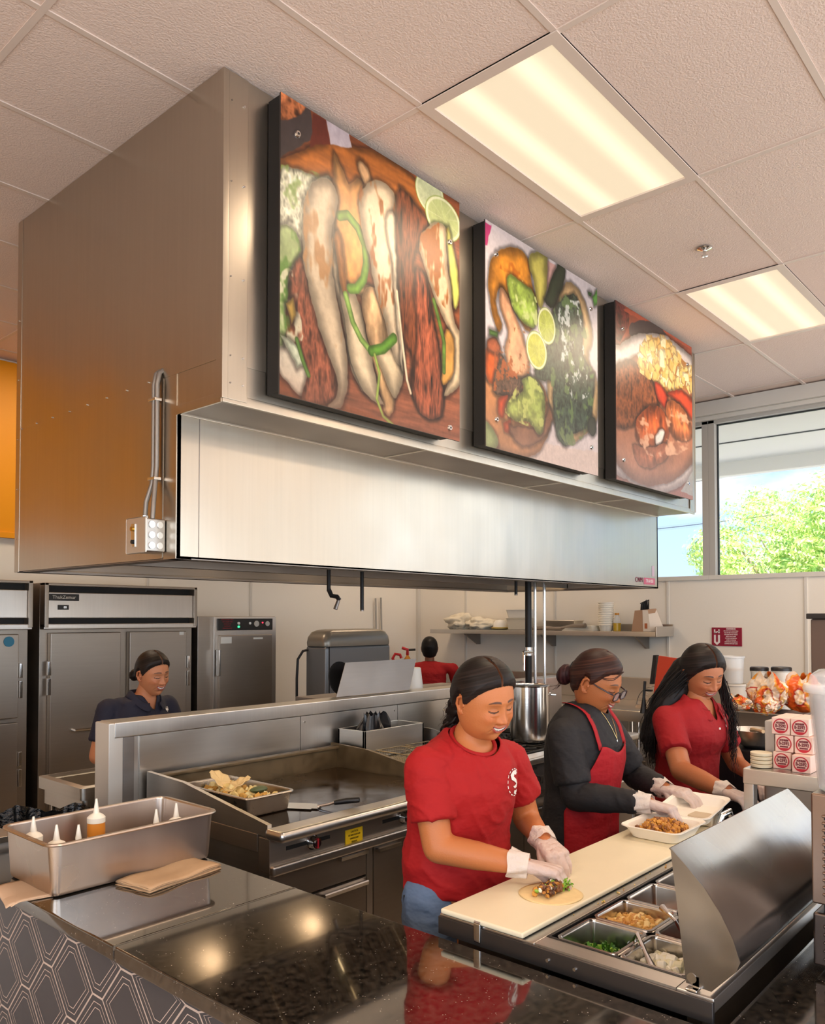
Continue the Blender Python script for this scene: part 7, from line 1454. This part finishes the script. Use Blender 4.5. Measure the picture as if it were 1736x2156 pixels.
PA = [
('p',[(-0.02,-0.055),(1.077,-0.593),(1.072,1.061),(-0.013,1.215)],'8A4A2C',0.35,4,40,0),
('p',[(-0.014,0.937),(0.254,0.968),(1.011,1.034),(1.012,0.713),(0.838,0.612),(-0.015,0.825)],'94553A',0.35,6,50,0),
('p',[(-0.019,0.217),(0.019,0.213),(0.168,0.104),(0.356,0.033),(0.604,-0.008),(0.794,0.073),(0.729,0.233),(0.339,0.212),(-0.018,0.347)],'B8692C',0.3,5,30,0.02),
('p',[(-0.02,-0.055),(0.135,-0.024),(0.155,0.091),(-0.018,0.234)],'473C3A',0.15,4,4,0),
('p',[(-0.02,-0.055),(0.119,-0.011),(0.079,0.042),(0.011,0.085),(-0.019,0.064)],'A8623C',0.7,20,20,0),
('p',[(0.151,0.004),(0.209,0.002),(0.226,0.079),(0.135,0.13)],'6E2E22',0.1,4,4,0),
('p',[(0.209,-0.004),(0.32,-0.004),(0.338,0.038),(0.23,0.079)],'C4B6BE',0.25,10,3,0),
('p',[(-0.018,0.296),(0.073,0.226),(0.16,0.214),(0.235,0.203),(0.136,0.377),(0.101,0.506),(0.051,0.608),(-0.016,0.685)],'D6D0B2',0.45,30,22,0.01),
('m',[(-0.018,0.296),(0.073,0.226),(0.235,0.203),(0.136,0.377),(0.101,0.506),(0.051,0.608),(-0.016,0.685)],'86A050',0.5,16,14,0.08),
('p',[(-0.015,0.791),(0.022,0.81),(0.127,0.871),(0.151,0.93),(0.104,0.989),(-0.014,0.909)],'EAD8BE',0.15,8,8,0.01),
('p',[(-0.017,0.488),(0.051,0.436),(0.097,0.495),(0.036,0.607),(0.026,0.815),(-0.015,0.825)],'A8B878',0.3,20,14,0.01),
('m',[(-0.017,0.488),(0.051,0.436),(0.097,0.495),(0.036,0.607),(0.045,0.81),(-0.015,0.825)],'5F8A34',0.3,18,12,0.05),
('p',[(0.059,0.554),(0.101,0.523),(0.17,0.661),(0.254,0.83),(0.271,0.953),(0.204,0.995),(0.1,1.001),(0.119,0.907),(0.075,0.774),(0.039,0.629)],'8A4E38',0.55,34,13,0.012),
('m',[(-0.016,0.628),(0.059,0.577),(0.091,0.712),(0.099,0.796),(-0.015,0.814)],'E8DCB8',0.3,22,16,0.05),
('p',[(0.029,0.694),(0.063,0.662),(0.075,0.722),(0.052,0.762)],'C8A04C',0.2,8,8,0.01),
('p',[(0.007,0.808),(0.068,0.816),(0.115,0.874),(0.076,0.894)],'DDE0C0',0.3,20,20,0.01),
('s',[(0.076,0.802),(0.103,0.865),(0.131,0.911)],'5A7E34',0.2,0.011),
('p',[(0.247,0.113),(0.277,0.125),(0.33,0.184),(0.393,0.141),(0.43,0.335),(0.403,0.502),(0.322,0.551),(0.278,0.509),(0.248,0.337)],'DC9852',0.35,16,8,0.02),
('p',[(0.374,0.092),(0.406,0.072),(0.448,0.113),(0.43,0.158),(0.393,0.135)],'D8A878',0.3,12,8,0.01),
('p',[(0.265,0.264),(0.252,0.372),(0.287,0.537),(0.34,0.724),(0.403,0.783),(0.492,0.915),(0.395,0.903),(0.336,0.829),(0.301,0.685),(0.24,0.521),(0.234,0.39)],'EBD3B0',0.14,8,8,0.02),
('p',[(0.34,0.576),(0.43,0.512),(0.516,0.564),(0.565,0.68),(0.595,0.738),(0.625,0.705),(0.625,0.784),(0.585,0.884),(0.57,0.958),(0.516,0.958),(0.468,0.8),(0.394,0.76)],'E2B27C',0.4,22,8,0.012),
('p',[(0.34,0.595),(0.394,0.567),(0.431,0.651),(0.422,0.716),(0.376,0.696)],'8A4E30',0.4,20,10,0.01),
('p',[(0.287,0.555),(0.358,0.565),(0.431,0.714),(0.478,0.88),(0.516,0.936),(0.431,0.921),(0.358,0.855),(0.314,0.712)],'EBD2AC',0.15,8,8,0.03),
('p',[(0.394,0.561),(0.468,0.514),(0.525,0.613),(0.526,0.729),(0.468,0.743),(0.431,0.701)],'E4B684',0.4,24,9,0.02),
('p',[(0.478,0.74),(0.625,0.692),(0.637,0.794),(0.59,0.896),(0.555,0.877),(0.516,0.821)],'EAD0A8',0.15,8,8,0.03),
('p',[(0.252,0.396),(0.287,0.372),(0.313,0.498),(0.322,0.581),(0.287,0.555)],'C07A3C',0.4,24,9,0.02),
('s',[(0.278,0.314),(0.321,0.295),(0.375,0.323),(0.412,0.373),(0.421,0.44),(0.407,0.5),(0.371,0.546),(0.335,0.556)],'6E9A38',0.2,0.02),
('p',[(0.138,0.259),(0.168,0.228),(0.209,0.207),(0.252,0.214),(0.271,0.268),(0.245,0.368),(0.246,0.459),(0.257,0.576),(0.301,0.716),(0.325,0.863),(0.313,0.957),(0.289,0.999),(0.223,0.999),(0.263,0.966),(0.275,0.91),(0.229,0.824),(0.17,0.72),(0.121,0.587),(0.1,0.506),(0.101,0.378)],'DEC4A2',0.16,10,6,0.03),
('m',[(0.138,0.259),(0.252,0.214),(0.246,0.459),(0.301,0.716),(0.314,0.895),(0.229,0.824),(0.121,0.587),(0.101,0.378)],'B5804C',0.3,20,8,0.07),
('p',[(0.382,0.202),(0.43,0.134),(0.505,0.102),(0.576,0.121),(0.582,0.211),(0.592,0.412),(0.617,0.569),(0.631,0.763),(0.585,0.754),(0.526,0.626),(0.468,0.514),(0.43,0.399),(0.393,0.317)],'E8CFAC',0.14,10,8,0.03),
('m',[(0.382,0.202),(0.43,0.134),(0.505,0.102),(0.576,0.121),(0.589,0.412),(0.615,0.668),(0.526,0.626),(0.43,0.399)],'9C5A28',0.3,26,10,0.04),
('p',[(0.53,0.237),(0.589,0.209),(0.594,0.444),(0.625,0.6),(0.633,0.789),(0.605,0.671),(0.569,0.419)],'F0DCBC',0.1,6,6,0.01),
('s',[(0.312,0.584),(0.349,0.672),(0.394,0.723),(0.45,0.757)],'86A850',0.2,0.015),
('s',[(0.45,0.753),(0.516,0.728),(0.577,0.674)],'5C8E2E',0.25,0.022),
('s',[(0.468,0.762),(0.495,0.825),(0.48,0.924),(0.516,0.981),(0.57,1.003)],'93A84C',0.2,0.009),
('p',[(0.594,0.115),(0.655,0.091),(0.729,0.125),(0.805,0.159),(0.729,0.247),(0.697,0.379),(0.772,0.39),(0.838,0.612),(0.889,0.74),(0.877,0.912),(0.761,0.94),(0.676,0.852),(0.687,0.717),(0.635,0.663),(0.599,0.409)],'6E3A22',0.6,40,9,0.012),
('p',[(0.699,0.385),(0.761,0.38),(0.822,0.548),(0.877,0.742),(0.872,0.91),(0.75,0.935),(0.687,0.85),(0.713,0.644)],'8C4A32',0.6,44,10,0.012),
('e',[(0.8,0.036)],0.096,0.084,'CDD5A8','E4E4C0'),
('e',[(0.89,0.108)],0.124,0.088,'B9C484','DDE0B0'),
('p',[(0.907,0.159),(0.942,0.146),(0.999,0.393),(0.959,0.453),(0.924,0.309)],'D6D266',0.12,6,6,0.01),
('p',[(0.732,0.246),(0.767,0.193),(0.822,0.155),(0.907,0.137),(0.913,0.241),(0.936,0.376),(0.967,0.509),(1.013,0.569),(1.012,0.748),(0.892,0.831),(0.941,0.728),(0.944,0.586),(0.861,0.482),(0.783,0.373),(0.734,0.3)],'E9CDA4',0.15,10,6,0.02),
('m',[(0.732,0.246),(0.822,0.155),(0.907,0.137),(0.936,0.376),(0.907,0.476),(0.783,0.373)],'9C5A28',0.3,26,10,0.03),
('p',[(0.906,0.553),(0.959,0.582),(0.959,0.724),(0.889,0.788),(0.878,0.672)],'E0A24E',0.3,14,10,0.01),
('s',[(0.825,0.46),(0.861,0.537),(0.893,0.613),(0.892,0.732)],'5F8030',0.3,0.014),
('s',[(0.594,0.49),(0.625,0.666),(0.656,0.817),(0.678,0.862)],'EAD2AE',0.1,0.009),
('h',0.86,'8A5A48',0.35)]
PB = [
('p',[(-0.14,-0.0),(1.164,-0.505),(1.142,1.111),(-0.143,1.253)],'DACFD2',0.05,3,3,0),
('p',[(-0.142,0.942),(1.145,0.871),(1.142,1.111),(-0.143,1.253)],'D9C6BE',0.06,3,3,0),
('p',[(-0.015,0.01),(0.048,0.013),(0.017,0.116),(-0.016,0.127)],'C83C78',0.1,3,3,0),
('p',[(0.506,0.009),(0.586,0.012),(0.558,0.166),(0.498,0.156)],'D8A8A0',0.1,3,3,0),
('p',[(0.682,0.069),(0.827,0.077),(0.916,0.174),(0.942,0.283),(0.906,0.401),(0.997,0.504),(1.006,0.658),(0.924,0.774),(0.689,0.885),(0.606,0.844),(0.501,0.684),(0.557,0.239)],'DDB680',0.2,8,8,0.03),
('p',[(-0.018,0.715),(0.182,0.643),(0.424,0.616),(0.533,0.749),(0.506,0.869),(0.396,0.982),(0.214,1.019),(0.067,1.002),(-0.019,0.958)],'C8824C',0.25,8,8,0.03),
('p',[(0.025,0.211),(0.066,0.132),(0.185,0.062),(0.285,0.046),(0.352,0.082),(0.367,0.168),(0.42,0.251),(0.35,0.41),(0.218,0.337),(0.126,0.264),(0.076,0.346),(0.12,0.432),(0.086,0.481),(0.027,0.328)],'D68A2A',0.35,14,14,0.03),
('m',[(0.038,0.193),(0.185,0.071),(0.34,0.093),(0.352,0.173),(0.184,0.179)],'B86418',0.3,14,12,0.1),
('p',[(0.343,0.058),(0.39,0.013),(0.506,-0.001),(0.489,0.187),(0.452,0.264),(0.414,0.238),(0.371,0.139)],'DCD064',0.15,4,4,0.03),
('p',[(0.478,0.226),(0.505,0.168),(0.6,0.007),(0.68,0.01),(0.626,0.146),(0.557,0.239)],'2E3A28',0.3,20,5,0.02),
('p',[(0.102,0.285),(0.14,0.267),(0.218,0.337),(0.283,0.422),(0.34,0.51),(0.339,0.604),(0.27,0.645),(0.182,0.63),(0.142,0.533),(0.171,0.458),(0.115,0.367)],'E0A67C',0.25,14,10,0.02),
('m',[(0.137,0.468),(0.325,0.417),(0.343,0.603),(0.27,0.645),(0.17,0.626)],'8A5228',0.4,26,24,0.3),
('p',[(0.013,0.546),(0.086,0.54),(0.138,0.627),(0.119,0.684),(0.03,0.723),(-0.007,0.648)],'E0621E',0.35,14,12,0.02),
('p',[(0.015,0.526),(0.07,0.499),(0.119,0.538),(0.091,0.572),(0.026,0.575)],'9A5030',0.4,20,20,0.01),
('p',[(0.026,0.471),(0.097,0.472),(0.092,0.499),(0.026,0.504)],'4A7030',0.2,8,8,0.01),
('p',[(0.119,0.565),(0.181,0.65),(0.3,0.637),(0.367,0.677),(0.275,0.738),(0.181,0.744),(0.057,0.75)],'5A4234',0.5,30,30,0.01),
('m',[(0.069,0.551),(0.374,0.571),(0.36,0.7),(0.057,0.75)],'B05A28',0.4,30,30,0.1),
('p',[(0.164,0.239),(0.184,0.182),(0.237,0.182),(0.29,0.192),(0.364,0.204),(0.416,0.28),(0.4,0.376),(0.301,0.379),(0.218,0.331)],'9AB44C',0.35,26,24,0.02),
('m',[(0.164,0.239),(0.237,0.182),(0.401,0.214),(0.4,0.376),(0.218,0.331)],'D0DC90',0.3,20,18,0.12),
('p',[(0.09,0.776),(0.169,0.746),(0.146,0.798),(0.137,0.856),(0.096,0.847)],'CC4420',0.3,10,10,0.02),
('p',[(0.129,0.88),(0.192,0.842),(0.205,0.92),(0.146,0.917)],'C04422',0.3,10,10,0.02),
('p',[(0.18,0.884),(0.422,0.841),(0.5,0.756),(0.5,0.72),(0.553,0.782),(0.447,0.907),(0.274,0.963)],'7A5038',0.3,10,10,0.01),
('p',[(0.164,0.781),(0.263,0.717),(0.299,0.685),(0.282,0.648),(0.349,0.612),(0.417,0.624),(0.477,0.689),(0.471,0.832),(0.428,0.882),(0.347,0.841),(0.18,0.844)],'8E9E4C',0.4,26,24,0.02),
('m',[(0.164,0.781),(0.349,0.612),(0.475,0.69),(0.46,0.834),(0.18,0.844)],'C2CC6C',0.3,22,20,0.12),
('p',[(0.557,0.239),(0.696,0.124),(0.785,0.106),(0.858,0.229),(0.845,0.385),(0.962,0.472),(0.944,0.631),(0.909,0.754),(0.746,0.828),(0.674,0.895),(0.579,0.856),(0.553,0.71),(0.541,0.597),(0.449,0.617),(0.386,0.583),(0.503,0.434),(0.543,0.315)],'38483A',0.5,30,22,0.01),
('m',[(0.557,0.239),(0.753,0.107),(0.858,0.229),(0.962,0.472),(0.909,0.754),(0.674,0.891),(0.553,0.71),(0.541,0.597)],'66804C',0.4,22,18,0.06),
('m',[(0.612,0.209),(0.811,0.127),(0.853,0.344),(0.927,0.558),(0.776,0.65),(0.677,0.648),(0.61,0.37)],'DCE0DC',0.2,34,26,0.17),
('p',[(0.902,0.717),(0.964,0.697),(0.978,0.772),(0.939,0.798),(0.894,0.772)],'34382C',0.3,10,10,0.01),
('e',[(0.499,0.338)],0.083,0.091,'BEC858','DCE08C'),
('e',[(0.41,0.479)],0.092,0.093,'C6C84C','DDE08A'),
('p',[(-0.019,0.901),(0.024,0.899),(0.084,0.947),(0.087,0.993),(0.045,1.025),(-0.019,1.022)],'8AA860',0.2,10,10,0.03),
('p',[(0.945,0.057),(1.019,-0.002),(1.034,0.069),(0.966,0.099)],'5A9A40',0.2,8,8,0.01),
('p',[(0.902,0.046),(0.948,0.04),(0.942,0.065),(0.914,0.066)],'3E6A34',0.2,8,8,0.01),
('p',[(0.912,0.476),(0.971,0.455),(0.958,0.497),(0.92,0.505)],'5A8A3C',0.2,8,8,0.01),
('h',0.62,'D8B4A4',0.35)]
PC = [
('p',[(-0.201,-0.046),(1.362,-0.568),(1.323,1.06),(-0.216,1.217)],'9C4B34',0.25,5,5,0),
('p',[(-0.047,0.017),(0.135,0.01),(0.151,0.09),(0.048,0.227),(-0.05,0.27)],'5E2A24',0.6,18,18,0),
('p',[(0.134,0.036),(0.221,0.001),(1.109,-0.031),(1.108,0.018),(0.674,0.012)],'B8553A',0.1,4,4,0),
('p',[(0.185,0.071),(0.478,-0.014),(0.653,0.036),(0.612,0.102),(0.201,0.16)],'3E3436',0.15,5,5,0),
('p',[(-0.051,0.311),(0.048,0.244),(0.202,0.147),(0.476,0.051),(0.756,0.031),(1.06,0.109),(1.097,0.5),(1.023,0.764),(0.844,0.927),(0.46,1.021),(0.104,0.986),(-0.058,0.895)],'DDD2CE',0.06,3,3,0.03),
('p',[(-0.053,0.474),(0.046,0.36),(0.113,0.318),(0.289,0.222),(0.532,0.159),(1.011,0.275),(1.095,0.598),(1.001,0.748),(0.76,0.896),(0.367,0.989),(0.071,0.949),(-0.057,0.798)],'B4704E',0.3,5,5,0.05),
('p',[(-0.052,0.409),(0.105,0.312),(0.252,0.3),(0.434,0.343),(0.537,0.445),(0.468,0.53),(0.329,0.541),(0.211,0.667),(0.025,0.71),(-0.055,0.636)],'80482A',0.45,26,18,0.03),
('pot',[(0.271,0.227),(0.438,0.086),(0.673,0.058),(0.882,0.115),(1.059,0.138),(1.056,0.265),(0.771,0.329),(0.667,0.389),(0.471,0.352),(0.305,0.33)],'D6A24E'),
('p',[(0.467,0.353),(0.548,0.348),(0.647,0.394),(0.609,0.479),(0.508,0.442)],'C23E22',0.2,6,6,0.02),
('p',[(0.637,0.387),(0.835,0.32),(1.054,0.363),(1.051,0.489),(0.833,0.405)],'D24A28',0.2,6,6,0.02),
('p',[(0.625,0.453),(0.749,0.408),(0.918,0.458),(1.004,0.575),(0.871,0.637),(0.703,0.629),(0.634,0.542)],'D67844',0.5,10,6,0.05),
('p',[(0.229,0.647),(0.301,0.564),(0.431,0.498),(0.565,0.492),(0.643,0.567),(0.642,0.658),(0.542,0.73),(0.352,0.77),(0.245,0.746)],'D4622C',0.45,10,6,0.08),
('p',[(0.475,0.67),(0.544,0.622),(0.598,0.635),(0.562,0.691),(0.484,0.726)],'F6EAE2',0.05,3,3,0.01),
('p',[(0.192,0.772),(0.352,0.77),(0.621,0.698),(0.64,0.768),(0.463,0.866),(0.279,0.877)],'C86E48',0.5,8,8,0.05),
('m',[(0.248,0.558),(0.625,0.48),(1.007,0.44),(1.003,0.652),(0.37,0.811)],'F2B890',0.2,9,16,0.12),
('p',[(1.092,0.734),(0.999,0.806),(0.822,0.967),(1.087,0.978)],'A9B4B0',0.05,3,3,0.0),
('h',0.5,'B09A98',0.55)]
def vnoise(u, v, fx, fy, seed):
    """smooth value noise on arrays"""
    def lay(u, v, s):
        g = np.random.default_rng(s).random((96, 96)); iu = np.floor(u).astype(int); iv = np.floor(v).astype(int); a = smooth01(u-iu); b = smooth01(v-iv)
        G = lambda i, j: g[i % 96, j % 96]; return (G(iu, iv)*(1-a)+G(iu+1, iv)*a)*(1-b)+(G(iu, iv+1)*(1-a)+G(iu+1, iv+1)*a)*b
    return (lay(u*fx, v*fy, seed)*.5+lay(u*fx*2.1+3, v*fy*2.1, seed+1)*.3+lay(u*fx*4.3, v*fy*4.3+5, seed+2)*.2)*2-1
def spline(P_, k=4):
    Q = []; n = len(P_)
    for i in range(n):
        a, b, c, d = (np.array(P_[(i+q) % n]) for q in (-1, 0, 1, 2))
        for t in np.arange(k)/k: Q.append(tuple(.5*((2*b)+(c-a)*t+(2*a-5*b+4*c-d)*t*t+(3*b-a-3*c+d)*t**3)))
    return Q
def sdist(u, v, P_, closed=True):
    if closed and len(P_) > 4: P_ = spline(list(P_), 3)
    d = np.full(u.shape, 9.); ins = np.zeros(u.shape, bool); n = len(P_)
    for i in range(n if closed else n-1):
        (ax, ay), (bx_, by) = P_[i], P_[(i+1) % n]; ex, ey = bx_-ax, by-ay; t = np.clip(((u-ax)*ex+(v-ay)*ey)/(ex*ex+ey*ey+1e-12), 0, 1)
        d = np.minimum(d, np.hypot(u-ax-t*ex, v-ay-t*ey))
        if closed: c = ((ay > v) != (by > v)); ins ^= c & (u < (bx_-ax)*(v-ay)/((by-ay) if by != ay else 1e-12)+ax)
    return np.where(ins, d, -d) if closed else -d
def paint(feats, nu, nv, seed):
    u, v = np.meshgrid(np.linspace(0, 1, nu), np.linspace(0, 1, nv), indexing='ij'); col = np.zeros((nu, nv, 3)); k = seed; sr = lambda s: np.array([int(s[i:i+2], 16)/255 for i in (0, 2, 4)])
    for f in feats:
        k += 7
        if f[0] in ('p', 'm'):
            _, P_, c, amp, fx, fy, e = f; wu = u+.012*vnoise(u, v, 13, 13, k+50); wv = v+.012*vnoise(u, v, 13, 13, k+60); d = sdist(wu, wv, P_); m = smooth01((d+.002)/.005); n_ = vnoise(u, v, fx, fy, k); cc = sr(c)
            if f[0] == 'p':
                if e > 0: col = col*(1-.5*(smooth01((d+.022)/.024)*(1-m))[..., None])
                if amp >= .45: n_ = n_*.7+(.55-np.abs(vnoise(u, v, fx*1.3, fy*1.1, k+3))*2.6)*.8
                sh = (.58+.42*smooth01(d/(e*1.7))) if e > 0 else 1; q = (1+amp*n_)*sh; col = col*(1-m[..., None])+np.clip(cc*q[..., None] if np.ndim(q) else cc*q, 0, 1)*m[..., None]
            else: m = m*smooth01((n_-e+.06)/.34)*.9; col = col*(1-m[..., None])+cc*m[..., None]
        elif f[0] == 's':
            _, P_, c, amp, w = f; d = w+sdist(u, v, P_, False); m = smooth01(d/.004); q = (.7+.4*smooth01(d/w))*(1+amp*vnoise(u, v, 20, 20, k)); col = col*(1-m[..., None])+np.clip(sr(c)*q[..., None], 0, 1)*m[..., None]
        elif f[0] == 'e':
            _, ((cx, cy),), rx, ry, c1, c2 = f; r = np.hypot((u-cx)/rx, (v-cy)/ry); a = np.arctan2((v-cy)/ry, (u-cx)/rx); m = smooth01((1-r)/.04)
            q = sr(c1)*(1+.12*vnoise(u, v, 30, 30, k))[..., None]; sp = smooth01((.12-np.abs(((a/(2*PI)*9) % 1)-.5)*2+.0)/.1)*(r < .8); q = q*(1-.6*sp[..., None])+sr(c2)*.6*sp[..., None]; rim = smooth01((r-.80)/.06); q = q*(1-rim[..., None])+sr('EAECC0')*rim[..., None]; rm = smooth01((r-.93)/.03); q = q*(1-rm[..., None])+sr('8AA040')*rm[..., None]; col = col*(1-m[..., None])+np.clip(q, 0, 1)*m[..., None]
        elif f[0] == 'pot':
            _, P_, c = f; d = sdist(u, v, P_); m = smooth01(d/.01); col = col*(1-m[..., None])+sr('A8743A')*m[..., None]; rr = np.random.default_rng(seed); n = 0
            us = [p[0] for p in P_]; vs = [p[1] for p in P_]
            for _ in range(260):
                x, y = rr.uniform(min(us), max(us)), rr.uniform(min(vs), max(vs))
                if sdist(np.array([[x]]), np.array([[y]]), P_)[0, 0] < .008: continue
                a = rr.uniform(0, PI); w, h = rr.uniform(.022, .036), rr.uniform(.022, .040); X = (u-x)*math.cos(a)+(v-y)*math.sin(a); Y_ = -(u-x)*math.sin(a)+(v-y)*math.cos(a)
                dd = 1-np.maximum(np.abs(X)/w, np.abs(Y_)/h); m = smooth01(dd/.12); q = sr(rr.choice(['EBCB86', 'F3E4B8', 'DDB060', 'E8C070']))*(.72+.28*smooth01((dd+.35*(X/w-Y_/h))/.4))[..., None]; col = col*(1-m[..., None])+np.clip(q, 0, 1)*m[..., None]
        elif f[0] == 'h': _, v0, c, a = f; m = smooth01((v-v0)/(1.02-v0))*a; col = col*(1-m[..., None])+sr(c)*m[..., None]
    col = np.clip(col*(1+.07*vnoise(u, v, 70, 60, seed+900))[..., None]*.83, 0, 1)
    return np.where(col <= .04045, col/12.92, ((col+.055)/1.055)**2.4)
PRINT = vcol('printed_photo', .32, spec=.35)
def poster(x0, x1, z0, z1, feats, label, seed, bolts, n=(360, 380)):
    t = thing('food_poster', label, 'poster', ((x0+x1)/2, 2.39, z0)); yf = 2.335; nu, nv = n; c = paint(feats, nu, nv, seed)
    U, V_ = np.meshgrid(np.linspace(0, 1, nu), np.linspace(0, 1, nv), indexing='ij'); P_ = np.stack([x0+(x1-x0)*U, np.full(U.shape, yf), z1-(z1-z0)*V_], -1).reshape(-1, 3)
    i, j = np.meshgrid(np.arange(nu-1), np.arange(nv-1), indexing='ij'); a = (i*nv+j).ravel(); F = np.stack([a, a+1, a+nv+1, a+nv], -1).tolist()
    assemble('print', [(P_, F, c.reshape(-1, 3), PRINT)], t, smooth=False)
    bx('panel', t, pbr('panel_edge', '3A3230', .4), x0, x1, yf+.0006, yf+.008, z0, z1)
    bx('backing_box', t, DARKIN, x0+.004, x1-.05, yf+.008, 2.413, z0+.01, z1-.005)
    for u, v in bolts:
        x, z = x0+(x1-x0)*u, z1-(z1-z0)*v; mb = MB(); mb.cyl((x, yf, z), (x, yf-.008, z), .014, CHROME, r1=.011, n=24); mb.cyl((x, yf-.008, z), (x, yf-.0085, z), .005, DARKIN, n=12); mb.build('standoff_bolt', t)
poster(1.895, 2.975, 2.539, 3.68, PA, 'large photo panel of steak and chicken tacos, leftmost and nearest on the hood', 11, ((.075, .11), (.93, .19), (.93, .955)))
poster(3.182, 4.307, 2.552, 3.68, PB, 'photo panel of open tacos with guacamole and two lime halves, middle of the hood', 31, ((.08, .13), (.08, .87), (.93, .86), (.93, .13)))
poster(4.538, 5.710, 2.562, 3.68, PC, 'photo panel of shrimp in red sauce with potatoes, furthest right on the hood', 51, ((.08, .14), (.08, .88), (.93, .13), (.93, .90)))
